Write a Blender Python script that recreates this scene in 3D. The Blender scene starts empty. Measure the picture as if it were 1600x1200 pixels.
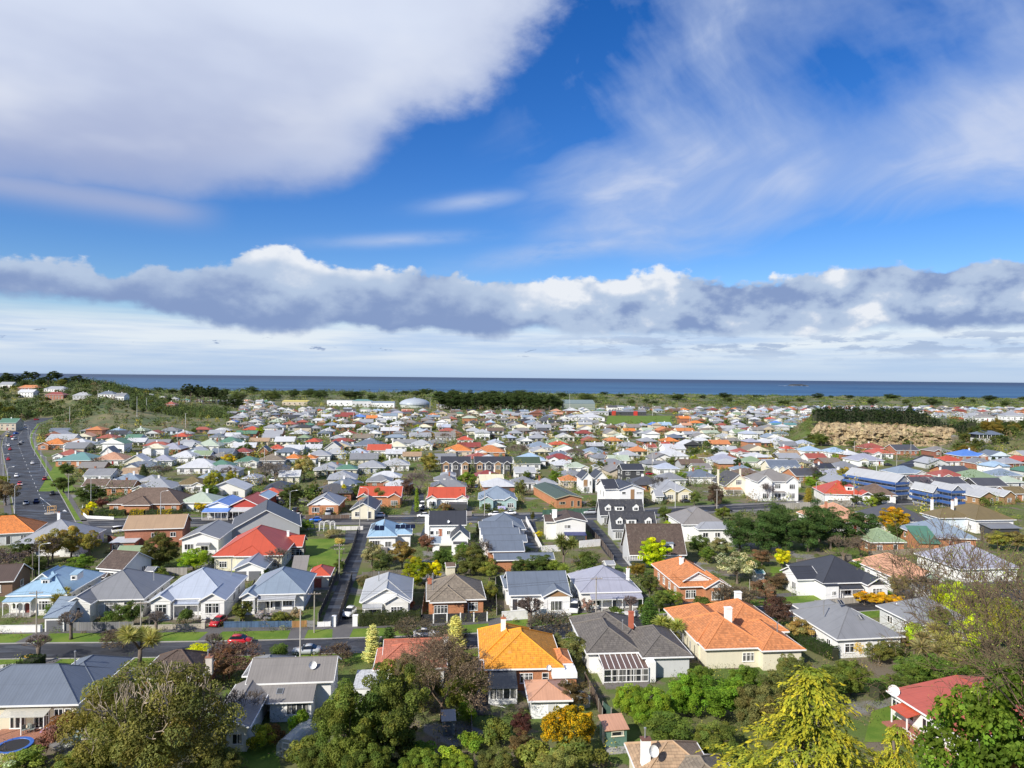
# Coastal suburb seen from a hillside: houses and gardens on a flat, the sea behind.
import bpy,bmesh,math,random
import numpy as np
from mathutils import Vector,Matrix,Euler
rad=math.radians
sc=bpy.context.scene
COL=sc.collection
RND=random.Random(11)
NR=np.random.default_rng(5)
# camera
CAM_H=46.0
F_PX=1100.0
cam_data=bpy.data.cameras.new('camera')
cam=bpy.data.objects.new('camera',cam_data)
COL.objects.link(cam)
cam_data.sensor_width=36.0
cam_data.lens=F_PX/1600*36.0
cam_data.clip_start=.5
cam_data.clip_end=120000.0
ROLL=rad(.533)
PITCH=rad(-.52)
cam_rot=Euler((rad(90)+PITCH,0,0),'XYZ').to_matrix()@Matrix.Rotation(ROLL,3,'Z')
cam.matrix_world=Matrix.Translation((0,0,CAM_H))@cam_rot.to_4x4()
sc.camera=cam
# exposure
sc.view_settings.view_transform='Standard'
sc.view_settings.look='None'
sc.view_settings.exposure=.36
sc.view_settings.gamma=1.0
sc.view_settings.use_curve_mapping=False
# sun
SUN_AZ=rad(221.0)
SUN_EL=rad(35.0)
sun_dir=Vector((math.sin(SUN_AZ)*math.cos(SUN_EL),math.cos(SUN_AZ)*math.cos(SUN_EL),math.sin(SUN_EL)))
sd=bpy.data.lights.new('sun','SUN')
sd.energy=5.0
sd.angle=rad(.5)
sd.color=(1.0,.94,.84)
sun=bpy.data.objects.new('sun',sd)
sun.rotation_euler=(-sun_dir).to_track_quat('-Z','Y').to_euler()
sun.location=(-60,-60,120)
COL.objects.link(sun)
# small node language
class X:
 """A float socket with arithmetic."""
 nt=None
 def __init__(self,s):
  self.s=s
 @staticmethod
 def op(o,*a,clamp=False):
  n=X.nt.nodes.new('ShaderNodeMath')
  n.operation=o
  n.use_clamp=clamp
  for i,v in enumerate(a):
   if isinstance(v,X):
    X.nt.links.new(v.s,n.inputs[i])
   else:
    n.inputs[i].default_value=v
  return X(n.outputs[0])
 def __add__(a,b):return X.op('ADD',a,b)
 def __radd__(a,b):return X.op('ADD',b,a)
 def __sub__(a,b):return X.op('SUBTRACT',a,b)
 def __rsub__(a,b):return X.op('SUBTRACT',b,a)
 def __mul__(a,b):return X.op('MULTIPLY',a,b)
 def __rmul__(a,b):return X.op('MULTIPLY',b,a)
 def __truediv__(a,b):return X.op('DIVIDE',a,b)
 def __rtruediv__(a,b):return X.op('DIVIDE',b,a)
 def __pow__(a,b):return X.op('POWER',a,b)
def xmin(a,b):return X.op('MINIMUM',a,b)
def xmax(a,b):return X.op('MAXIMUM',a,b)
def sat(a):return X.op('ADD',a,.0,clamp=True)
def sstep(lo,hi,v):
 n=X.nt.nodes.new('ShaderNodeMapRange')
 n.interpolation_type='SMOOTHSTEP'
 X.nt.links.new(v.s,n.inputs['Value'])
 n.inputs['From Min'].default_value=lo
 n.inputs['From Max'].default_value=hi
 n.inputs['To Min'].default_value=.0
 n.inputs['To Max'].default_value=1.0
 return X(n.outputs[0])
def gauss(v,c,w):
 t=(v-c)/w
 return X.op('EXPONENT',t*t*-1.0)
def vec(x,y,z):
 n=X.nt.nodes.new('ShaderNodeCombineXYZ')
 for i,v in enumerate((x,y,z)):
  if isinstance(v,X):
   X.nt.links.new(v.s,n.inputs[i])
  else:
   n.inputs[i].default_value=v
 return n.outputs[0]
def xyz(sock):
 n=X.nt.nodes.new('ShaderNodeSeparateXYZ')
 X.nt.links.new(sock,n.inputs[0])
 return X(n.outputs[0]),X(n.outputs[1]),X(n.outputs[2])
def noise(v,scale,detail=4.0,rough=.55,dist=.0):
 n=X.nt.nodes.new('ShaderNodeTexNoise')
 if v is not None:
  X.nt.links.new(v,n.inputs['Vector'])
 n.inputs['Scale'].default_value=scale
 n.inputs['Detail'].default_value=detail
 n.inputs['Roughness'].default_value=rough
 n.inputs['Distortion'].default_value=dist
 return X(n.outputs[0])
def mixc(f,a,b):
 """Colour mix; a and b are 3-tuples or sockets."""
 n=X.nt.nodes.new('ShaderNodeMix')
 n.data_type='RGBA'
 if isinstance(f,X):
  X.nt.links.new(f.s,n.inputs[0])
 else:
  n.inputs[0].default_value=f
 for i,v in((6,a),(7,b)):
  if isinstance(v,tuple):
   n.inputs[i].default_value=(v[0],v[1],v[2],1)
  else:
   X.nt.links.new(v,n.inputs[i])
 return n.outputs[2]
def mulc(a,b):
 n=X.nt.nodes.new('ShaderNodeMix')
 n.data_type='RGBA'
 n.blend_type='MULTIPLY'
 n.inputs[0].default_value=1.0
 for i,v in((6,a),(7,b)):
  if isinstance(v,tuple):
   n.inputs[i].default_value=(v[0],v[1],v[2],1)
  elif isinstance(v,X):
   X.nt.links.new(vec(v,v,v),n.inputs[i])
  else:
   X.nt.links.new(v,n.inputs[i])
 return n.outputs[2]
def lin(r,g,b):
 """8 bit display colour to linear."""
 def c(v):
  v/=255.0
  return v/12.92 if v<=.04045 else((v+.055)/1.055)**2.4
 return(c(r),c(g),c(b))
 # sky
def make_sky():
 w=bpy.data.worlds.new('World')
 sc.world=w
 w.use_nodes=True
 nt=w.node_tree
 nt.nodes.clear()
 X.nt=nt
 out=nt.nodes.new('ShaderNodeOutputWorld')
 sky=nt.nodes.new('ShaderNodeTexSky')
 sky.sky_type='NISHITA'
 sky.sun_disc=False
 sky.sun_elevation=SUN_EL
 sky.sun_rotation=SUN_AZ
 sky.altitude=40
 sky.air_density=1.0
 sky.dust_density=.25
 sky.ozone_density=4.5
 bg=nt.nodes.new('ShaderNodeBackground')
 bg.inputs[1].default_value=.093
 hs=nt.nodes.new('ShaderNodeHueSaturation')
 hs.inputs['Hue'].default_value=.515
 hs.inputs['Saturation'].default_value=1.32
 hs.inputs['Value'].default_value=1.12
 nt.links.new(sky.outputs[0],hs.inputs['Color'])
 nt.links.new(hs.outputs[0],bg.inputs[0])
 tc=nt.nodes.new('ShaderNodeTexCoord')
 d=tc.outputs['Generated']
 dx,dy,dz=xyz(d)
 A=X.op('ARCTAN2',dx,dy)*57.2958
 E=X.op('ARCSINE',dz)*57.2958
 Ep=xmax(E,.0)
 # a flat cloud deck in perspective
 inv=1.0/(xmax(dz,.0)+.09)
 px,py=dx*inv,dy*inv
 P=vec(px,py,.0)
 D2=vec(dx,dy,dz*1.7)
 warp=(noise(D2,2.6,5,.55)-.5)
 fine=(noise(D2,13.0,6,.6)-.5)
 # the big high sheet (and its like all round the sky)
 t1,t2=(A+38.0)/44.6,(E-38.0)/26.8
 f1=1.0-X.op('SQRT',t1*t1+t2*t2)+warp*.2+fine*(.05+.1*sstep(-20.0,2.0,A))
 f1=f1+gauss(A,-14.6,3.4)*gauss(E,16.4,2.4)*.055-gauss(A,-8.0,3.6)*gauss(E,20.6,2.6)*.055
 other=(noise(vec(dx,dy,dz*2.0),1.3,3,.5)-.53)*3.0-.9*sstep(66.0,44.0,X.op('ABSOLUTE',A+.0))
 f1=xmax(f1,other*sstep(8.0,20.0,E)-.06)
 m1=sstep(-.02,.06,f1)*.6+sstep(-.01,.16,f1)*.4
 # detached tongue under its left end
 tong=gauss(E-(A+30.0)*-.03+warp*1.0,12.0,1.0)*sstep(-21.0,-27.0,A+warp*3.0)
 m1=xmax(m1,tong*.78)
 sh1=noise(vec(dx,dy,dz*2.4),3.2,4,.5)
 under=sstep(27.0,15.0,E+(sh1-.5)*16.0-(A+20.0)*.12)
 c1=mixc(under*.95,lin(216,225,244),lin(164,176,211))
 c1=mixc(sstep(.5,.75,sh1)*.5,c1,lin(228,231,240))
 lip=gauss(f1,.09,.06)*sstep(-30.0,-14.0,A)
 c1=mixc(lip*.6,c1,lin(214,222,240))
 # torn cirrus on the right: streaks drawn out along one direction
 ca,sa=math.cos(rad(14)),math.sin(rad(14))
 u=A*ca+E*sa
 v=E*ca-A*sa
 curl=(noise(vec(A*.05,E*.07,3.0),1.0,3,.5)-.5)
 st=noise(vec(u*.05+curl*.9,v*.17+curl*1.6,1.7),1.0,6,.56)
 ca2,sa2=math.cos(rad(128)),math.sin(rad(128))
 st2=noise(vec((A*ca2+E*sa2)*.06+curl*1.0,(E*ca2-A*sa2)*.13+curl*.9,7.3),1.0,6,.56)
 hi=sstep(15.0,21.0,E+(A-10)*.1)
 region_lo=sstep(.0,12.0,A+(E-12.0)*.15)*gauss(E,16.8,4.6)
 core_a=gauss(A,34.0,17.0)*gauss(E+(A-30.0)*.05,15.8,3.6)
 core_b=gauss(A,11.0,12.0)*gauss(E-(A-8.0)*.16,12.6,2.5)
 core_c=gauss(A,21.0,10.0)*sstep(17.0,26.0,E)
 cir=(st-.52)*2.0*(1.0-hi*.55)+(st2-.5)*1.6*hi
 m2=sat(cir*.85+core_a*.7+core_b*.66+core_c*.5+region_lo*.34-.06)*sstep(-2.0,9.0,A+E*.1+curl*8.0)
 m2=m2*sstep(8.6,12.0,E+st*3.0-1.5)
 # slim streaks in the middle
 sl=gauss(E-(A+3.0)*.13,14.0,.55)*gauss(A,-3.2,3.6)*.52
 sl=xmax(sl,gauss(E-(A+8.0)*.08,10.9,.45)*gauss(A,-9.0,5.6)*.48)
 sl=xmax(sl,gauss(E-(A-6.0)*.16,10.6,.8)*gauss(A,6.0,8.0)*.55)
 m2=xmax(m2,sl*sstep(.3,.62,st+(noise(vec(A*.3,E*1.1,2.0),1.0,5,.6)-.5)*.5))
 m2=(1.0-X.op('EXPONENT',m2*-1.55))*(.62+.62*sstep(.28,.72,st*(1.0-hi)+st2*hi))
 m2=xmin(m2,.86)
 # the same torn sheet goes on elsewhere round the sky, thinner
 far=sat((noise(P,.9,6,.6)-.52)*2.4)*sstep(40.0,60.0,X.op('ABSOLUTE',A))*.7
 m2=xmax(m2,far*sstep(6.0,12.0,E))
 c2=lin(184,201,233)
 c2=mixc(sstep(.45,.85,m2),c2,lin(206,216,238))
 # bank of cumulus over the sea
 AN=vec(dx,dy,.0)
 prof=(noise(AN,5.5,3,.5)-.5)*4.2
 top=7.55+prof+2.5*gauss(A,-18.2,3.4)+.9*gauss(A,-6.5,5.0)-.2*gauss(A,30.0,8.0)
 bot=3.55+1.6*sstep(-20.0,-36.0,A)+(noise(AN,14.0,3,.6)-.5)*1.1
 BV=vec(dx,dy,dz*1.55)
 bn=noise(BV,10.0,9,.6)
 bw=X.op('ABSOLUTE',noise(BV,16.0,3,.5)-.5)*2.0
 puff=.42-bw+(noise(BV,44.0,4,.6)-.5)*.5
 bl=noise(vec(dx+.016,dy,dz*1.55-.04),10.0,6,.5)
 m3=sstep(-.12,.38,top-E+(bn-.5)*4.4+puff*1.4)*sstep(-.2,.5,E-bot+(bn-.5)*2.6)
 hh=(E-bot)/(top-bot)
 big=noise(BV,5.0,4,.5)
 patchy=sstep(-4.0,10.0,A)
 edge=gauss(top-E+(bn-.5)*4.4+puff*1.4,.5,.8)*(.25+.75*sstep(.42,.58,big))
 lit=sat(hh*.42+(bn-bl)*(1.3+1.5*patchy)+puff*(.1+.16*patchy)+(big-.46)*(.6+1.9*patchy)+edge*.34-.06+patchy*.1+gauss(A,-18.0,3.6)*gauss(E,8.6,2.0)*.5)
 c3=mixc(sstep(.0,.55,lit),lin(134,156,198),lin(180,198,224))
 c3=mixc(sstep(.55,1.2,lit),c3,lin(246,248,251))
 # pale layer near the horizon, with rags of scud
 low=sstep(5.6,3.2,E)
 ln=noise(vec(A*.05,E*.9,.3),1.0,6,.6)
 lr=noise(vec(A*.28,E*1.2,4.0),1.0,7,.62)
 c4=mixc(sstep(.35,.65,ln),lin(182,204,236),lin(228,236,245))
 rag=sstep(.47,.57,lr)*sstep(-2.0,12.0,A)*gauss(E,2.7,1.0)
 c4=mixc(rag*.85,c4,lin(160,178,212))
 c4=mixc(sstep(2.2,.2,E)*.8,c4,lin(172,198,232))
 scud=sstep(.63,.69,noise(vec(A*.42,E*1.5,9.0),1.0,5,.6))*gauss(E,2.4,.8)*sstep(10.0,.0,A)
 c4=mixc(scud*.9,c4,lin(128,148,190))
 m4=low*.93
 # composite from far to near: cirrus, low layer, bank, sheet
 col=c2
 al=m2
 def over(col,al,c,m):
  a2=m+al*(1.0-m)
  return mixc(m/xmax(a2,.001),col,c),a2
  # mixing weight: the upper layer covers the lower
 col,al=over(col,al,c4,m4)
 col,al=over(col,al,c3,m3)
 col,al=over(col,al,c1,m1)
 # below the horizon: the tone of the sea haze
 al=xmax(al,sstep(.2,-.4,E))
 col=mixc(sstep(.2,-.6,E),col,lin(120,150,190))
 bg2=nt.nodes.new('ShaderNodeBackground')
 nt.links.new(col,bg2.inputs[0])
 bg2.inputs[1].default_value=.79
 mx=nt.nodes.new('ShaderNodeMixShader')
 nt.links.new(al.s,mx.inputs[0])
 nt.links.new(bg.outputs[0],mx.inputs[1])
 nt.links.new(bg2.outputs[0],mx.inputs[2])
 nt.links.new(mx.outputs[0],out.inputs[0])
 w.cycles.sampling_method='MANUAL'
 w.cycles.sample_map_resolution=512
make_sky()
# placing
def G(px,py,z=.0):
 """World point at height z seen at pixel (px, py) of the 1600 x 1200 photograph."""
 d=cam_rot@Vector(((px-800)/F_PX,(600-py)/F_PX,-1.0))
 t=(z-CAM_H)/d.z
 return Vector((d.x*t,d.y*t,z))
def GD(px,py,dist):
 """World point at forward distance dist seen at pixel (px, py)."""
 d=cam_rot@Vector(((px-800)/F_PX,(600-py)/F_PX,-1.0))
 t=dist/d.y
 return Vector((0,0,CAM_H))+d*t
def PX(p):
 """Pixel of a world point (the inverse of G), used for ordering only."""
 v=cam_rot.transposed()@(Vector(p)-Vector((0,0,CAM_H)))
 return(800+F_PX*v.x/-v.z,600-F_PX*v.y/-v.z)
 # mesh building
class MB:
 """Collects faces, then links them as one mesh object."""
 def __init__(self):
  self.v,self.f,self.m=[],[],[]
 def poly(self,pts,mi=0):
  b=len(self.v)
  self.v+=[tuple(p)for p in pts]
  self.f.append(tuple(range(b,b+len(pts))))
  self.m.append(mi)
  return self
 def mesh_faces(self,pts,faces,mi=0):
  b=len(self.v)
  self.v+=[tuple(p)for p in pts]
  for f in faces:
   self.f.append(tuple(b+i for i in f))
   self.m.append(mi)
  return self
 def box(self,x0,x1,y0,y1,z0,z1,mi=0):
  p=[(x0,y0,z0),(x1,y0,z0),(x1,y1,z0),(x0,y1,z0),(x0,y0,z1),(x1,y0,z1),(x1,y1,z1),(x0,y1,z1)]
  return self.mesh_faces(p,[(0,3,2,1),(4,5,6,7),(0,1,5,4),(1,2,6,5),(2,3,7,6),(3,0,4,7)],mi)
 def slab(self,pts,t,mi=0):
  """Thick sheet under the polygon pts (given counter-clockwise from above)."""
  n=len(pts)
  top=[Vector(p)for p in pts]
  bot=[p-Vector((0,0,t))for p in top]
  fs=[tuple(range(n)),tuple(range(2*n-1,n-1,-1))]
  for i in range(n):
   j=(i+1)%n
   fs.append((i,i+n,j+n,j))
  return self.mesh_faces(top+bot,fs,mi)
 def tube(self,a,b,r0,r1=None,n=6,mi=0,caps=True):
  r1=r0 if r1 is None else r1
  a,b=Vector(a),Vector(b)
  d=(b-a)
  if d.length<1e-6:
   return self
  d.normalize()
  s=d.orthogonal().normalized()
  t=d.cross(s)
  p=[]
  for c,r in((a,r0),(b,r1)):
   for i in range(n):
    w=2*math.pi*i/n
    p.append(c+(s*math.cos(w)+t*math.sin(w))*r)
  fs=[(i,(i+1)%n,n+(i+1)%n,n+i)for i in range(n)]
  if caps:
   fs+=[tuple(range(n-1,-1,-1)),tuple(range(n,2*n))]
  return self.mesh_faces(p,fs,mi)
 def lathe(self,prof,n=12,mi=0,cx=.0,cy=.0):
  """prof: (r, z) from bottom to top."""
  p,fs=[],[]
  for r,z in prof:
   for i in range(n):
    w=2*math.pi*i/n
    p.append((cx+r*math.cos(w),cy+r*math.sin(w),z))
  for k in range(len(prof)-1):
   for i in range(n):
    j=(i+1)%n
    fs.append((k*n+i,k*n+j,(k+1)*n+j,(k+1)*n+i))
  fs.append(tuple(range(n-1,-1,-1)))
  m=(len(prof)-1)*n
  fs.append(tuple(range(m,m+n)))
  return self.mesh_faces(p,fs,mi)
 def mesh(self,name,mats,uv=True,smooth=False):
  me=bpy.data.meshes.new(name)
  me.from_pydata(self.v,[],self.f)
  for m in(mats if isinstance(mats,(list,tuple))else[mats]):
   me.materials.append(m)
  me.polygons.foreach_set('material_index',self.m)
  if smooth:
   me.polygons.foreach_set('use_smooth',[True]*len(self.f))
  if uv:
   l=me.uv_layers.new(name='UVMap')
   k=0
   buf=[.0]*(2*len(me.loops))
   V=[Vector(q)for q in self.v]
   for f in self.f:
    n=(V[f[1]]-V[f[0]]).cross(V[f[2]]-V[f[0]])
    if n.length<1e-9:
     n=Vector((0,0,1))
    n.normalize()
    u=Vector((-n.y,n.x,0))
    u=u.normalized()if u.length>1e-4 else Vector((1,0,0))
    w=n.cross(u)
    for i in f:
     buf[2*k]=V[i].dot(u)
     buf[2*k+1]=V[i].dot(w)
     k+=1
   l.data.foreach_set('uv',buf)
  me.update()
  return me
 def obj(self,name,mats,parent=None,color=None,smooth=False,uv=True,loc=None,rz=None):
  return put(name,self.mesh(name,mats,uv,smooth),parent,color,loc,rz)
def put(name,data,parent=None,color=None,loc=None,rz=None):
 o=bpy.data.objects.new(name,data)
 COL.objects.link(o)
 if parent is not None:
  o.parent=parent
 if color is not None:
  o.color=(color[0],color[1],color[2],1.0)
 if loc is not None:
  o.location=loc
 if rz is not None:
  o.rotation_euler=(0,0,rz)
 return o
def thing(name,label,cat,loc=(0,0,0),rz=.0,group=None):
 o=bpy.data.objects.new(name,None)
 COL.objects.link(o)
 o.location=loc
 o.rotation_euler=(0,0,rz)
 o.empty_display_size=.5
 return tag(o,label,cat,group)
def tag(o,label,cat,group=None):
 if label:
  o['label']=label
 o['category']=cat
 if group:
  o['group']=group
 return o
def setting(o,label=None):
 o['kind']='structure'
 if label:
  o['label']=label
 return o
def stuff(o,label=None):
 o['kind']='stuff'
 if label:
  o['label']=label
 return o
KIDS={}
def copy_tree(o,parent=None):
 c=o.copy()
 COL.objects.link(c)
 if parent is not None:
  c.parent=parent
 for ch in list(o.children):
  copy_tree(ch,c)
 return c
 # materials
def new_mat(name):
 m=bpy.data.materials.new(name)
 m.use_nodes=True
 nt=m.node_tree
 X.nt=nt
 b=nt.nodes['Principled BSDF']
 return m,nt,b
def setcol(nt,b,c):
 if isinstance(c,tuple):
  b.inputs['Base Color'].default_value=(c[0],c[1],c[2],1)
 else:
  nt.links.new(c,b.inputs['Base Color'])
def setin(nt,b,key,v):
 if isinstance(v,X):
  nt.links.new(v.s,b.inputs[key])
 else:
  b.inputs[key].default_value=v
def bump(nt,b,h,strength=.3,dist=.02):
 n=nt.nodes.new('ShaderNodeBump')
 n.inputs['Strength'].default_value=strength
 n.inputs['Distance'].default_value=dist
 nt.links.new(h.s,n.inputs['Height'])
 nt.links.new(n.outputs[0],b.inputs['Normal'])
def objcol(nt):
 return nt.nodes.new('ShaderNodeObjectInfo').outputs['Color']
def objrand(nt):
 return X(nt.nodes.new('ShaderNodeObjectInfo').outputs['Random'])
def attrcol(nt,name='tint'):
 a=nt.nodes.new('ShaderNodeAttribute')
 a.attribute_name=name
 return a.outputs['Color']
def coords(nt,which='Object'):
 return nt.nodes.new('ShaderNodeTexCoord').outputs[which]
def worldpos(nt):
 return nt.nodes.new('ShaderNodeNewGeometry').outputs['Position']
def fr(a):
 return X.op('FRACT',a)
def plain(name,col,rough=.6,metal=.0,spec=.5,vary=.12,scale=1.5):
 m,nt,b=new_mat(name)
 n=noise(worldpos(nt),scale,5,.6)
 setcol(nt,b,mulc(col if isinstance(col,tuple)else col,(1.0-vary)+n*(2*vary)))
 b.inputs['Roughness'].default_value=rough
 b.inputs['Metallic'].default_value=metal
 b.inputs['Specular IOR Level'].default_value=spec
 return m
def oc_plain(name,rough=.6,spec=.5,vary=.1,scale=1.2,metal=.0):
 m,nt,b=new_mat(name)
 n=noise(worldpos(nt),scale,5,.6)
 setcol(nt,b,mulc(objcol(nt),(1.0-vary)+n*(2*vary)))
 b.inputs['Roughness'].default_value=rough
 b.inputs['Specular IOR Level'].default_value=spec
 b.inputs['Metallic'].default_value=metal
 return m
def make_materials():
 M={}
 # painted walls: weatherboard / render
 m,nt,b=new_mat('painted_boards')
 x,y,z=xyz(coords(nt))
 n=noise(worldpos(nt),.9,5,.65)
 sm=noise(vec(x*3.0,y*3.0,z*.35),1.0,4,.6)
 board=fr(z*6.0)
 dirt=sstep(.9,.0,z)*sstep(.35,.7,n)*.25
 c=mulc(objcol(nt),.86+n*.14+sm*.12)
 c=mulc(c,1.0-sstep(.14,.0,board)*.22)
 setcol(nt,b,mixc(dirt,c,(.16,.14,.11)))
 bump(nt,b,board,.5,.015)
 b.inputs['Roughness'].default_value=.55
 M['boards']=m
 m,nt,b=new_mat('rendered_wall')
 x,y,z=xyz(coords(nt))
 n=noise(worldpos(nt),.8,6,.68)
 sm=noise(vec(x*2.5,y*2.5,z*.25),1.0,4,.6)
 setcol(nt,b,mulc(objcol(nt),.82+n*.18+sm*.16))
 b.inputs['Roughness'].default_value=.75
 M['render']=m
 # brick walls
 m,nt,b=new_mat('brick_wall')
 uv=coords(nt,'UV')
 br=nt.nodes.new('ShaderNodeTexBrick')
 nt.links.new(uv,br.inputs['Vector'])
 br.inputs['Scale'].default_value=1.0
 br.inputs['Brick Width'].default_value=.24
 br.inputs['Row Height'].default_value=.086
 br.inputs['Mortar Size'].default_value=.008
 br.inputs['Color1'].default_value=(.8,.8,.8,1)
 br.inputs['Color2'].default_value=(1.2,1.12,1.05,1)
 br.inputs['Mortar'].default_value=(1.35,1.5,1.6,1)
 n=noise(worldpos(nt),.7,5,.65)
 c=mulc(objcol(nt),br.outputs[0])
 setcol(nt,b,mulc(c,.75+n*.5))
 bump(nt,b,1.0-X(br.outputs['Fac']),.4,.01)
 b.inputs['Roughness'].default_value=.85
 M['brick']=m
 # iron roof: ribs running down the slope
 m,nt,b=new_mat('iron_roof')
 u,v,_=xyz(coords(nt,'UV'))
 rib=fr(u*2.6)
 sheet=fr(u*.433)
 lap=fr(v*.23)
 n=noise(worldpos(nt),.35,6,.62)
 st=noise(vec(u*2.2,v*.22,objrand(nt)*30.0),1.0,5,.65)
 big=noise(worldpos(nt),.13,4,.6)
 shade=.62+n*.34+st*.26+big*.16
 shade=shade*(1.0-sstep(.1,.0,sheet)*.16)*(1.0-sstep(.05,.0,lap)*.08)
 c=mulc(objcol(nt),shade)
 rust=sstep(.66,.86,noise(worldpos(nt),.55,6,.7))*.25*objrand(nt)
 c=mixc(rust,c,(.23,.12,.06))
 setcol(nt,b,c)
 bump(nt,b,sstep(.0,.3,rib)*sstep(1.0,.7,rib),.35,.03)
 b.inputs['Roughness'].default_value=.42
 b.inputs['Specular IOR Level'].default_value=.5
 M['iron']=m
 # tiled roof
 m,nt,b=new_mat('tiled_roof')
 u,v,_=xyz(coords(nt,'UV'))
 row=v*2.7
 rf=fr(row)
 rid=X.op('FLOOR',row)
 cf=fr(u*3.3)
 cid=X.op('FLOOR',u*3.3)
 rndn=nt.nodes.new('ShaderNodeTexWhiteNoise')
 nt.links.new(vec(cid,rid,objrand(nt)*9.0),rndn.inputs['Vector'])
 rv=X(rndn.outputs['Value'])
 wp=worldpos(nt)
 n=noise(wp,.45,6,.65)
 lich=sstep(.55,.72,noise(wp,1.3,7,.72))
 c=mulc(objcol(nt),.52+rv*.42+n*.52)
 c=mulc(c,1.0-sstep(.22,.0,rf)*.42)
 c=mulc(c,1.0-sstep(.2,.0,cf)*.16)
 c=mixc(lich*.42,c,(.3,.27,.2))
 c=mixc(sstep(.6,.78,noise(wp,.25,6,.7))*.45,c,(.08,.07,.05))
 setcol(nt,b,c)
 bump(nt,b,rf*.8+X.op('SINE',cf*6.283)*.2,.6,.05)
 b.inputs['Roughness'].default_value=.75
 M['tile']=m
 M['trim']=oc_plain('painted_trim',.5,.5,.08,2.0)
 # glass
 m,nt,b=new_mat('window_glass')
 r=objrand(nt)
 gx,gy,gz=xyz(coords(nt))
 n=noise(coords(nt),1.3,3,.5)
 cur=noise(vec(gx*1.6,r*37.0,.0),1.0,2,.5)
 c=mixc(sstep(.55,.95,r)*.7,(.018,.022,.028),(.2,.2,.19))
 c=mixc(sstep(.55,.6,cur)*.8,c,(.42,.41,.38))
 setcol(nt,b,mulc(c,.6+n*.8))
 b.inputs['Roughness'].default_value=.08
 b.inputs['Specular IOR Level'].default_value=.7
 M['glass']=m
 m,nt,b=new_mat('clear_sheet')
 b.inputs['Base Color'].default_value=(.75,.78,.8,1)
 b.inputs['Roughness'].default_value=.12
 b.inputs['Alpha'].default_value=.38
 M['sheet']=m
 # ground materials
 m,nt,b=new_mat('garden_ground')
 wp=worldpos(nt)
 n1=noise(wp,.045,6,.6)
 n2=noise(wp,.35,6,.65)
 n3=noise(wp,4.0,5,.7)
 c=mixc(sstep(.4,.58,n1+(n2-.5)*.3),(.095,.14,.032),(.135,.135,.06))
 c=mixc(sstep(.56,.66,n2),c,(.055,.08,.024))
 c=mixc(sstep(.52,.6,noise(wp,.11,5,.6)),c,(.155,.13,.095))
 c=mixc(sstep(.6,.64,noise(wp,.075,3,.5)),c,(.2,.195,.185))
 setcol(nt,b,mulc(c,.55+n3*.9))
 b.inputs['Roughness'].default_value=.95
 b.inputs['Specular IOR Level'].default_value=.15
 M['ground']=m
 m,nt,b=new_mat('mown_grass')
 wp=worldpos(nt)
 n2=noise(wp,.22,6,.6)
 n3=noise(wp,5.0,5,.75)
 c=mixc(sstep(.35,.65,n2),(.085,.155,.018),(.145,.205,.03))
 c=mixc(sstep(.62,.74,noise(wp,.9,5,.7))*.5,c,(.16,.15,.05))
 setcol(nt,b,mulc(c,.6+n3*.8))
 b.inputs['Roughness'].default_value=.9
 b.inputs['Specular IOR Level'].default_value=.2
 M['lawn']=m
 m,nt,b=new_mat('dune_grass')
 wp=worldpos(nt)
 n2=noise(wp,.03,6,.62)
 c=mixc(sstep(.38,.62,n2),(.17,.15,.07),(.065,.095,.03))
 c=mixc(sstep(.52,.64,noise(wp,.09,6,.7)),c,(.04,.055,.02))
 setcol(nt,b,mulc(c,.6+noise(wp,.6,5,.7)*.8))
 b.inputs['Roughness'].default_value=.95
 M['dune']=m
 m,nt,b=new_mat('asphalt')
 wp=worldpos(nt)
 x,y,z=xyz(wp)
 n1=noise(wp,.12,5,.6)
 n2=noise(wp,9.0,5,.75)
 pat=noise(vec(x*.1,y*.5,.0),1.0,5,.6)
 c=mixc(sstep(.35,.65,n1),(.018,.019,.023),(.036,.037,.043))
 wn=nt.nodes.new('ShaderNodeTexWhiteNoise')
 nt.links.new(vec(X.op('FLOOR',x*.13),X.op('FLOOR',y*.42),.0),wn.inputs['Vector'])
 c=mulc(c,1.0+sstep(.8,.82,X(wn.outputs['Value']))*.5-sstep(.16,.14,X(wn.outputs['Value']))*.3)
 setcol(nt,b,mulc(c,.6+n2*.8))
 setin(nt,b,'Roughness',.72-sstep(.46,.62,pat)*.4)
 b.inputs['Specular IOR Level'].default_value=.5
 M['asphalt']=m
 m,nt,b=new_mat('path_paving')
 wp=worldpos(nt)
 c=mulc((.105,.1,.098),.55+noise(wp,.5,6,.65)*.6+noise(wp,8.0,4,.7)*.3)
 setcol(nt,b,c)
 b.inputs['Roughness'].default_value=.8
 M['path']=m
 M['concrete']=plain('concrete',(.33,.32,.3),.85,vary=.3,scale=.9)
 M['paint']=plain('road_paint',(.72,.72,.7),.6,vary=.2,scale=3)
 M['yellow_paint']=plain('yellow_road_paint',(.75,.42,.04),.6,vary=.2,scale=3)
 M['timber']=plain('weathered_timber',(.15,.135,.12),.85,vary=.35,scale=2)
 M['oc']=oc_plain('painted_surface',.5,.5,.1,1.5)
 M['oc_rough']=oc_plain('weathered_surface',.85,.3,.28,1.4)
 # timber fence boards: upright lines
 m,nt,b=new_mat('paling_boards')
 u,v,_=xyz(coords(nt,'UV'))
 bid=X.op('FLOOR',u*6.5)
 wn=nt.nodes.new('ShaderNodeTexWhiteNoise')
 nt.links.new(vec(bid,1.0,objrand(nt)*7.0),wn.inputs['Vector'])
 edge=fr(u*6.5)
 n=noise(worldpos(nt),1.1,5,.65)
 c=mulc(objcol(nt),.62+X(wn.outputs['Value'])*.45+n*.3)
 setcol(nt,b,mulc(c,1.0-sstep(.16,.0,edge)*.6))
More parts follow.
